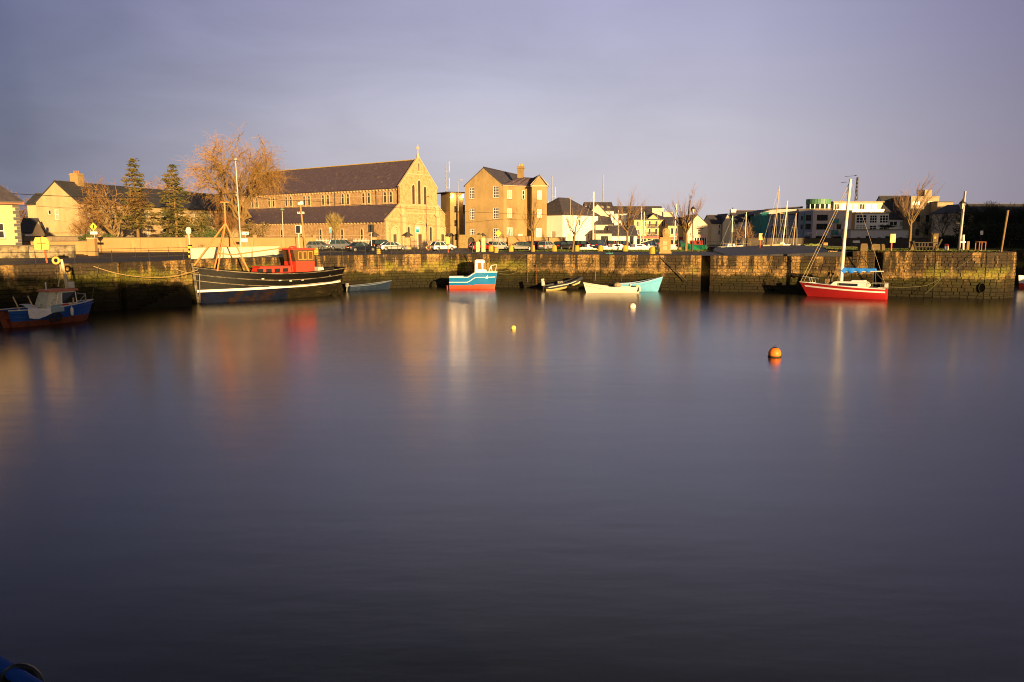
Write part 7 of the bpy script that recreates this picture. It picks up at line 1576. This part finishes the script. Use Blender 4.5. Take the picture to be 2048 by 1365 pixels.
def open_boats():
    b = gp(1258, 93.2, 0, 580); s = gp(1174, 93.6, 0, 580)
    t, L_ = boat('open_boat', 'white open boat with blue lining moored before the pale blue boat', 'open boat', (s.x, s.y), (b.x+1.2, b.y)); wm = M('cream_white_hull', (.72, .68, .58), .5, .1, 2, col2=(.4, .36, .26), thr=(.64, .75))
    m = MB(); edge = hull(m, L_, 1.9, lambda u: .60+.62*u**3+.16*(1-u)**3, lambda u: -.2, lambda u: (1-cl((u-.45)/.55, 0, 1)**2.4)*(1-.15*cl((.3-u)/.3, 0, 1)), 22, 8, rake=.45, q=.42); m.build('hull', wm, t, smooth=True); m = MB(); gunwale(m, edge, .05); m.build('gunwale', OFFW, t)
    m = MB(); deck(m, edge, .12, .12); m.build('lining', M('navy_cover', (.02, .03, .09), .8), t); m = MB(); gunwale(m, [(x, y*.97, z-.25) for x, y, z in edge[:-1]], .03, 0, off=.02); m.build('rubbing_strake', OFFW, t)
    m = MB(); m.box(-.1, .35, -.2, .2, .65, .95); m.build('stern_box', M('tan_cowl', (.5, .4, .2)), t)
    m = MB(); m.sphere((2.6, .1, .95), (.5, .4, .32), 9, 6); m.build('rolled_net', M('net_bundle', (.30, .24, .16), .9, .3, 4), t)
    m = MB(); m.lathe([(.03, -.3), (.12, -.2), (.12, .2), (.03, .3)], (.0, .98, .5), 9); m.build('fender', OFFW, t, smooth=True)
    b = gp(1315, 95.6, 0, 578); s = gp(1240, 95.4, 0, 578)
    t, L_ = boat('open_boat', 'pale blue open boat with high pointed bow on the jetty side', 'open boat', b.xy, s.xy); pb = M('pale_blue_hull', (.11, .37, .62), .55, .12, 2, col2=(.42, .46, .52), thr=(.62, .76))
    m = MB(); edge = hull(m, L_, 1.9, lambda u: .95+.85*u**2.2, lambda u: -.2, lambda u: (1-cl((u-.4)/.6, 0, 1)**2.1)*(1-.15*cl((.3-u)/.3, 0, 1)), 22, 8, rake=.65, q=.42); m.build('hull', pb, t, smooth=True); m = MB(); gunwale(m, edge, .05); m.build('gunwale', M('worn_blue_rail', (.3, .42, .6), .6), t); m = MB(); deck(m, edge, .18, .1); m.build('lining', M('dark_cover', (.02, .022, .03), .8), t); m = MB(); gunwale(m, [(x, y*.97, z-.28) for x, y, z in edge[:-1]], .03, 0, off=.02); m.build('rubbing_strake', pb, t)
    m = MB(); m.lathe([(.03, -.3), (.12, -.2), (.12, .2), (.03, .3)], (1.1, -1.0, .75), 9); m.build('fender', OFFW, t, smooth=True)
open_boats()
# -- red yacht
def yacht():
    b = gp(1616, 88.4, 0, 590); s = gp(1774, 83.6, 0, 595)
    t, L_ = boat('sailing_yacht', 'red sailing yacht with white stripe, white cabin and blue sail cover', 'yacht', b.xy, s.xy); rd = M('yacht_red', (.38, .018, .02), .35, .08, 2)
    sheer = lambda u: 1.16+.42*u**1.5; keel = lambda u: -.3+.25*u**4; half = lambda u: (1-cl((u-.35)/.65, 0, 1)**2.0)*(1-.28*cl((.35-u)/.35, 0, 1)**2)
    m = MB(); edge = hull(m, L_, 2.5, sheer, keel, half, 30, 12, rake=1.0, q=.36, srake=-.1); m.build('hull', rd, t, smooth=True)
    def stripe(v0, v1, name, mat):
        m = MB()
        for s_ in (-1, 1):
            P = []
            for i in range(31):
                u = i/30
                for v in (v0, v1): z = keel(u)+(sheer(u)-keel(u))*v; y = half(u)*1.25*v**.36+.012; P.append((L_*u+1.0*v*u**5+.1*v*(1-u)**5, s_*y, z))
            for i in range(30 if name != 'stripe' else 29): m.quad(P[2*i], P[2*i+1], P[2*i+3], P[2*i+2])
        m.build(name, mat, t)
    stripe(.72, .83, 'stripe', WHITE)
    m = MB(); gunwale(m, edge, .045, .02); m.build('toe_rail', WHITE, t); m = MB(); deck(m, edge, .03, .02); m.build('deck', WHITE, t)
    a, c = L_*.26, L_*.66
    m = MB(); m.loft([[(a-.1, -.82, 1.1), (c+.5, -.5, 1.25), (c+.5, .5, 1.25), (a-.1, .82, 1.1)], [(a, -.74, 1.72), (c, -.45, 1.76), (c, .45, 1.76), (a, .74, 1.72)], [(a+.1, -.6, 1.86), (c-.3, -.35, 1.84), (c-.3, .35, 1.84), (a+.1, .6, 1.86)]]); cb = m.build('cabin', WHITE, t, smooth=True)
    for s_ in (-1, 1):
        m = MB(); xa, xb = a+.75, a+2.9; ya = .74-(.74-.45)*(.75/(c-a)); yb = .74-(.74-.45)*(2.9/(c-a)); m.quad((xa, s_*(ya+.075), 1.36), (xb, s_*(yb+.075), 1.38), (xb, s_*(yb+.02), 1.66), (xa, s_*(ya+.025), 1.64)); m.build('window', GLASS, cb)
    m = MB(); m.loft([[(a+.05, -.6, 1.84), (a+1.6, -.5, 1.84), (a+1.6, .5, 1.84), (a+.05, .6, 1.84)], [(a+.15, -.5, 2.02), (a+1.4, -.42, 2.0), (a+1.4, .42, 2.0), (a+.15, .5, 2.02)]]); m.build('hatch_hood', WHITE, cb)
    m = MB(); m.torus((a-.15, .6, 1.6), .28, .06, 'y', 14, 6); m.sphere((a-.2, .5, 1.55), (.35, .2, .25), 8, 5); m.build('coiled_line', OFFW, t)
    mx = L_*.58; top = ay(1684, 357, 84.9).z; mp = M('pale_spar', (.72, .66, .55), .35, .05, 2)
    m = MB(); m.tube([(mx, 0, 1.7), (mx-.1, 0, top*.5), (mx-.38, 0, top)], [.19, .18, .15], 10); m.build('mast', mp, t, smooth=True)
    m = MB(); m.tube([(mx+.25, 0, top+.3), (mx-.9, 0, top+.35)], .02, 4); m.bar((mx-1.0, 0, top+.35), (mx-.75, 0, top+.42), .05); m.tube([(mx+.6, 0, top-.35), (mx, 0, top-.3)], .025, 4); m.build('masthead_gear', IRON, t)
    for p, q, r in (((L_+.9, 0, 1.65), (mx-.3, 0, top-.3), .028), ((L_+.55, .0, 1.65), (mx-.25, 0, top-.9), .024), ((.1, 0, 1.2), (mx-.38, 0, top-.1), .012), ((mx, -1.15, 1.3), (mx-.2, 0, top*.72), .012), ((mx, 1.15, 1.3), (mx-.2, 0, top*.72), .012), ((mx+.6, -1.0, 1.35), (mx-.25, 0, top*.8), .012)): m = MB(); m.tube([p, q], r, 5); m.build('stay', M('tan_stay', (.45, .34, .2), .5), t)
    m = MB(); m.tube([(mx-.12, 0, 2.9), (mx-4.3, 0, 3.05)], .07, 7); m.build('boom', mp, t)
    rings = []; r = random.Random(2)
    for i in range(25):
        u = i/24; x = mx+.12-u*3.7; R = .24*(1-.55*u)*(1+.25*sin(u*26))+.04; zc = 3.0+.12*u-.05*sin(u*26); rings.append([(x, R*.6*cos(2*pi*j/9), zc+R*1.15*sin(2*pi*j/9)+.05) for j in range(9)])
    m = MB(); m.loft(rings); m.build('sail_cover', SAILBLUE, t, smooth='all')
    m = MB(); [m.tube(q, .025, 5) for q in (((L_*.88, -.75, 1.45), (L_*.90, -.7, 2.05), (L_+.75, -.1, 2.25), (L_+.85, 0, 1.7)), ((L_*.88, .75, 1.45), (L_*.90, .7, 2.05), (L_+.75, .1, 2.25)), ((L_*.96, -.5, 1.5), (L_*.98, -.45, 2.12)), ((L_*.96, .5, 1.5), (L_*.98, .45, 2.12)))]; m.build('pulpit', STEEL, t)
    m = MB(); [m.tube(q, .025, 5) for q in (((.1, -.8, 1.15), (.05, -.8, 1.75), (.0, .8, 1.75), (.1, .8, 1.15)), ((.05, -.8, 1.75), (1.7, -1.0, 1.72), (1.7, -1.0, 1.2)), ((.05, .8, 1.75), (1.7, 1.0, 1.72), (1.7, 1.0, 1.2)), ((.9, -.9, 1.2), (.9, -.9, 1.74)))]; m.build('pushpit', STEEL, t)
    m = MB(); m.box(.1, .35, -.5, -.2, 1.25, 1.8); m.build('stern_locker', OFFW, t); m = MB(); m.box(L_*.73, L_*.78, -.15, .2, 1.5, 2.05); m.build('samson_post', WOOD, t)
yacht()
for px, Y, pt, w, lab in ((1667, 88.6, 546, .34, 'dark weedy timber pile between the yacht and the wall'), (1659, 89.0, 545, .3, 'second leaning timber pile behind the yacht bow')):
    p = gp(px, Y, 0); z = ay(px, pt, Y).z; t = thing('timber_pile', lab, 'pile', (p.x, p.y, 0)); m = MB(); m.tube([(-.5, 0, -1.5), (.25, .25, z)], [w/2, w/2.4], 8); m.build('shaft', DWOOD, t)
# -- boats and masts in the dock
def dock_boat(label, px, Y, pt, L_, ang, hullc=WHITE, z=4.0, cabin=True, r=.075, grp=None, mastmat=None, lean=0, boom=0):
    p = gp(px, Y, z); t = thing('moored_yacht', label, 'yacht', (p.x, p.y, z), 0, grp); a = radians(ang)
    top = ay(px, pt, Y).z-z; h = bpy.data.objects.new
    m = MB(); edge = hull(m, L_, L_*.33, lambda u: .75+.25*u*u, lambda u: -.2, lambda u: (1-cl((u-.4)/.6, 0, 1)**2.2)*(1-.2*cl((.3-u)/.3, 0, 1)), 16, 6, rake=.5, q=.4, x0=-L_*.55); R = Matrix.Rotation(a, 3, 'Z')
    rot = lambda mb: setattr(mb, 'v', [tuple(R @ Vector(v)) for v in mb.v])
    rot(m); m.build('hull', hullc, t, smooth=True); m = MB(); deck(m, edge, .02, .02); rot(m); m.build('deck', WHITE, t)
    if cabin:
        m = MB(); m.loft([[(-L_*.25, -L_*.11, .75), (L_*.2, -L_*.08, .85), (L_*.2, L_*.08, .85), (-L_*.25, L_*.11, .75)], [(-L_*.23, -L_*.095, 1.28), (L_*.08, -L_*.07, 1.28), (L_*.08, L_*.07, 1.28), (-L_*.23, L_*.095, 1.28)]]); rot(m); c = m.build('cabin', WHITE, t)
        m = MB(); [m.box(-L_*.18, L_*.02, s*L_*.103-.02, s*L_*.103+.02, .95, 1.15) for s in (-1, 1)]; rot(m); m.build('window', GLASS, c)
    m = MB(); m.tube([(0, 0, .8), (lean*.5, 0, top*.5), (lean, 0, top)], [r, r*.95, r*.8], 7); m.build('mast', mastmat or M('pale_spar', (.72, .66, .55)), t)
    m = MB(); m.tube([(-.55, 0, top*.62), (.55, 0, top*.62)], .025, 4); m.build('spreader', STEEL, t)
    for q in ((-L_*.5, 0, 1), (L_*.45, 0, 1), (.1, -.9, .8), (.1, .9, .8)) if r < .18 else (): v = R @ Vector(q); m = MB(); m.tube([v, (lean, 0, top-.2)], .010, 3); m.build('stay', STEEL, t)
    if boom: m = MB(); m.tube([(0, 0, 1.5), (boom, 0, 2.15)], .07, 6); m.build('boom', OFFW, t)
dock_boat('white motor sailer with thick bright mast in front of the blue people carrier', 1186, 142, 384, 6.6, 25, r=.15)
dock_boat('white yacht with thin pale mast in front of the red car', 1236, 143, 421, 6.0, 20)
dock_boat('white yacht with tall mast and lowered boom before the yellow building', 1280, 143, 412, 6.0, 25, boom=2.4, lean=.15)
dock_boat('white yacht behind the first tall mast, thinner mast', 1287, 149, 424, 5.0, 160)
dock_boat('white rounded yacht right of the stone monument', 1347, 138.6, 408, 5.0, 70, r=.12, lean=.35)
dock_boat('low yacht hull with tall brown leaning mast beside the dock fence', 1545, 139, 372, 3.8, 10, hullc=M('tan_hull', (.42, .30, .16), .6), z=4.45, r=.09, mastmat=M('brown_spar', (.45, .28, .14), .5), lean=.75, cabin=False)
dock_boat('yacht with bright pale mast right of the brown mast', 1565, 141, 402, 2.6, 15, z=4.3, lean=.55, r=.1)
dock_boat('yacht with short tan mast in front of the blue grey offices', 1586, 143, 427, 2.4, 15, z=4.2, lean=.3, cabin=False, mastmat=M('brown_spar', (.45, .28, .14)), r=.1)
dock_boat('yacht mast standing before the white chimney house', 1463, 148, 432, 5, 20, z=4.0, r=.11)
dock_boat('slim mast of a yacht in the dock behind the leaning tree', 1490, 150, 425, 5, 20, z=4.0, r=.08, cabin=False)
dock_boat('tall grey mast of a yacht lying behind the pier head lamp', 1917, 106, 383, 7, 100, z=1.6, r=.2, lean=.35, mastmat=M('shaded_spar', (.15, .13, .13), .4), cabin=False)  # spar colour darkened in place of the shade it stands in
def trawler():
    p = gp(1389, 138, 4.0); t = thing('small_trawler', 'small green hulled trawler with red wheelhouse behind the ornate lamp', 'fishing boat', (p.x, p.y, 4.0), radians(158)); gm = M('green_hull', (.02, .24, .13), .45, .1, 2)
    m = MB(); edge = hull(m, 4.2, 1.7, lambda u: 1.05+.5*u*u+.1*(1-u), lambda u: -.2, lambda u: (1-cl((u-.5)/.5, 0, 1)**2.4), 18, 8, rake=.4, q=.4, x0=-2.1); m.build('hull', gm, t, smooth=True); m = MB(); gunwale(m, edge, .05); m.build('gunwale', gm, t); m = MB(); deck(m, edge, .2); m.build('deck', DWOOD, t)
    m = MB(); m.loft([[(-1.4, -.6, 1.0), (.9, -.55, 1.0), (.9, .55, 1.0), (-1.4, .6, 1.0)], [(-1.35, -.55, 2.0), (.75, -.5, 2.0), (.75, .5, 2.0), (-1.35, .55, 2.0)]]); c = m.build('wheelhouse', M('dull_red_cabin', (.38, .06, .035), .6), t)
    for x in (-.9, .1): m = MB(); m.box(x, x+.4, .5, .6, 1.45, 1.8); m.box(x, x+.4, -.6, -.5, 1.45, 1.8); m.build('window', GLASS, c)
trawler()
def edge_boat():
    t, L_ = boat('moored_boat', 'white topped boat with red bottom half hidden beyond the pier head', 'boat', (66.4, 100.5), (72.5, 105)); m = MB(); edge = hull(m, L_, 2.3, lambda u: 1.3+.5*u*u, lambda u: -.3, lambda u: (1-cl((u-.45)/.55, 0, 1)**2.3), 18, 8, rake=.6, q=.4); m.m = [1 if sum(m.v[i][2] for i in f)/len(f) < .7 else 0 for f in m.f]; m.build('hull', [WHITE, REDP], t, smooth=True); m = MB(); deck(m, edge, .05); m.build('deck', WHITE, t); m = MB(); m.loft([[(1.5, -.8, 1.3), (4.5, -.7, 1.3), (4.5, .7, 1.3), (1.5, .8, 1.3)], [(1.7, -.7, 2.2), (3.8, -.6, 2.2), (3.8, .6, 2.2), (1.7, .7, 2.2)]]); m.build('cabin', WHITE, t)
edge_boat()
# -- the blue rail with its black tyre at the photographer's feet
def near_boat():
    a = ay(0, 1330, 3.0); b = ay(66, 1372, 2.75)
    t = thing('blue_boat', 'corner of a deep blue boat rail with black rope loop, bottom left corner', 'boat', (a.x, a.y, a.z)); bm = M('deep_blue_rail', (.010, .075, .34), .8, .1, 3, spec=.1); d = (b-a); d = Vector((d.x, d.y, d.z))
    m = MB(); m.tube([-d*4, d*1.6], .028, 10); m.build('rail', bm, t, smooth=True)
    q = d*.42; m = MB(); m.torus(q+Vector((.03, 0, -.05)), .075, .018, 'y', 20, 8); m.build('rope_loop', BLACKP, t, smooth=True)
    m = MB(); m.add([-d*4+Vector((0, 0, -.03)), d*1.5+Vector((0, 0, -.03)), d*1.2+Vector((-.25, -.15, -.9)), -d*4+Vector((-.4, -.15, -.9)), -d*4+Vector((-.3, -1.2, -.05)), d*1.5+Vector((-.3, -1.2, -.05))], [(0, 1, 2, 3), (0, 4, 5, 1)]); m.build('hull', M('dark_navy_hull', (.006, .008, .02), .6), t)
near_boat()
# -- buoys
def buoy(label, px, py, R, mat, ring=None, cat='buoy'):
    p = az(px, py, 0); t = thing('mooring_buoy', label, cat, (p.x, p.y, 0)); m = MB(); m.sphere((0, 0, R*.55), R, 16, 10); m.build('float', mat, t, smooth='all')
    if ring: m = MB(); m.torus((0, 0, R*.06), R*.9, R*.16, 'z', 18, 6); m.build('weed_band', ring, t, smooth='all')
    m = MB(); m.torus((0, 0, R*1.6), R*.18, R*.05, 'y', 10, 5); m.build('ring', IRON, t)
    if ring: m = MB(); m.lathe([(R*.55, R*1.36), (R*.3, R*1.53), (.02, R*1.57)], n=12); m.build('worn_cap', ring, t)
buoy('large orange mooring buoy with dark weedy band, nearest in the water', 1549, 714, .36, M('buoy_orange', (.78, .19, .02), .5, .15, 3), M('weed_black', (.03, .028, .018), .8))
buoy('white mooring buoy in front of the white and pale blue boats', 1265, 617, .32, M('buoy_white', (.78, .66, .55), .5, .1, 3))
buoy('small yellow mooring buoy in the middle of the harbour', 1027, 659, .19, M('buoy_yellow', (.8, .62, .14), .5, .1, 3))
t = thing('gull', 'small white gull floating at the foot of the quay steps', 'bird', (*az(325, 614, 0).xy, 0)); m = MB(); m.sphere((0, 0, .12), (.28, .12, .13), 10, 6); m.sphere((-.24, 0, .28), (.075, .06, .065), 8, 5); m.add([(.2, -.04, .14), (.42, 0, .18), (.2, .04, .14)], [(0, 1, 2)]); m.bar((-.22, 0, .15), (-.24, 0, .28), .09); m.build('body', WHITE, t, smooth=True); m = MB(); m.bar((-.3, 0, .275), (-.37, 0, .26), .02); m.build('bill', YELLOWP, t)
t = thing('net_heap', 'weedy heap of rubble and net against the quay corner left of the turquoise boat', 'heap', (*gp(880, 104.2, 0, 572).xy, 0)); r = random.Random(3)
for i in range(6): m = MB(); m.sphere((r.uniform(-1.0, 1.0), r.uniform(-.3, .6), r.uniform(0, .5)), (r.uniform(.4, .8), .5, r.uniform(.3, .75)), 8, 5); m.v = [(x+r.uniform(-.08, .08), y, z+r.uniform(-.08, .08)) for x, y, z in m.v]; m.build('boulder', QUAY, t)
# -- mooring ropes
def moor(label, pts, sag, r=.03, mat=ROPE): cable('mooring_rope', label, pts, sag, r, mat, 12, 'rope')
moor('long sagging rope from the left quay edge to the bow of the black boat', [ay(187, 533, 70.6), ay(300, 555, 73.5), ay(396, 540, 77.5)], .25, .035)
moor('second rope from the quay ring down to the stem of the black boat', [ay(330, 525, 77.5), ay(398, 546, 78)], .4)
moor('hanging rope down the stem of the black boat', [ay(399, 548, 77.6), ay(400, 606, 77.6)], .05, .03)
moor('rope from the turquoise boat bow up to the jetty edge', [ay(993, 543, 100.6), ay(1020, 540, 101.3), ay(1046, 511, 102.2)], .1, .02, ROPEG)
moor('lower slack rope from the turquoise boat bow along the jetty wall', [ay(993, 545, 100.6), ay(1028, 547, 101.2), ay(1072, 520, 101.5)], .2, .02, ROPEG)
moor('weedy rope hanging down the jetty wall above the inflatable boat', [ay(1080, 535, 101.6), ay(1092, 562, 98.5)], .1, .025, ROPEG)
moor('pale rope from the jetty edge down to the white open boat', [ay(1194, 512, 100.3), ay(1190, 562, 97)], .05, .028)
moor('weedy rope from the jetty edge down to the pale blue boat', [ay(1247, 513, 99.2), ay(1243, 563, 97)], .05, .025, ROPEG)
moor('long rope from the yacht stern up across the rounded pier head', [ay(1776, 574, 82.6), ay(1850, 572, 83.5), ay(1890, 552, 85.2), ay(1957, 506, 84.9)], .1, .02, ROPEG)
moor('slack weedy rope low across the rounded pier head wall', [ay(1885, 555, 85.3), ay(1850, 588, 85.9)], .1, .025, ROPEG)
moor('thin line from the pier rail to the yacht stern', [ay(1750, 536, 88), ay(1752, 570, 84)], .02, .02)
moor('weedy rope from the blue cabin boat bow to the quay', [ay(182, 606, 64), ay(190, 560, 69.2), ay(198, 530, 70.8)], .1, .025, ROPEG)
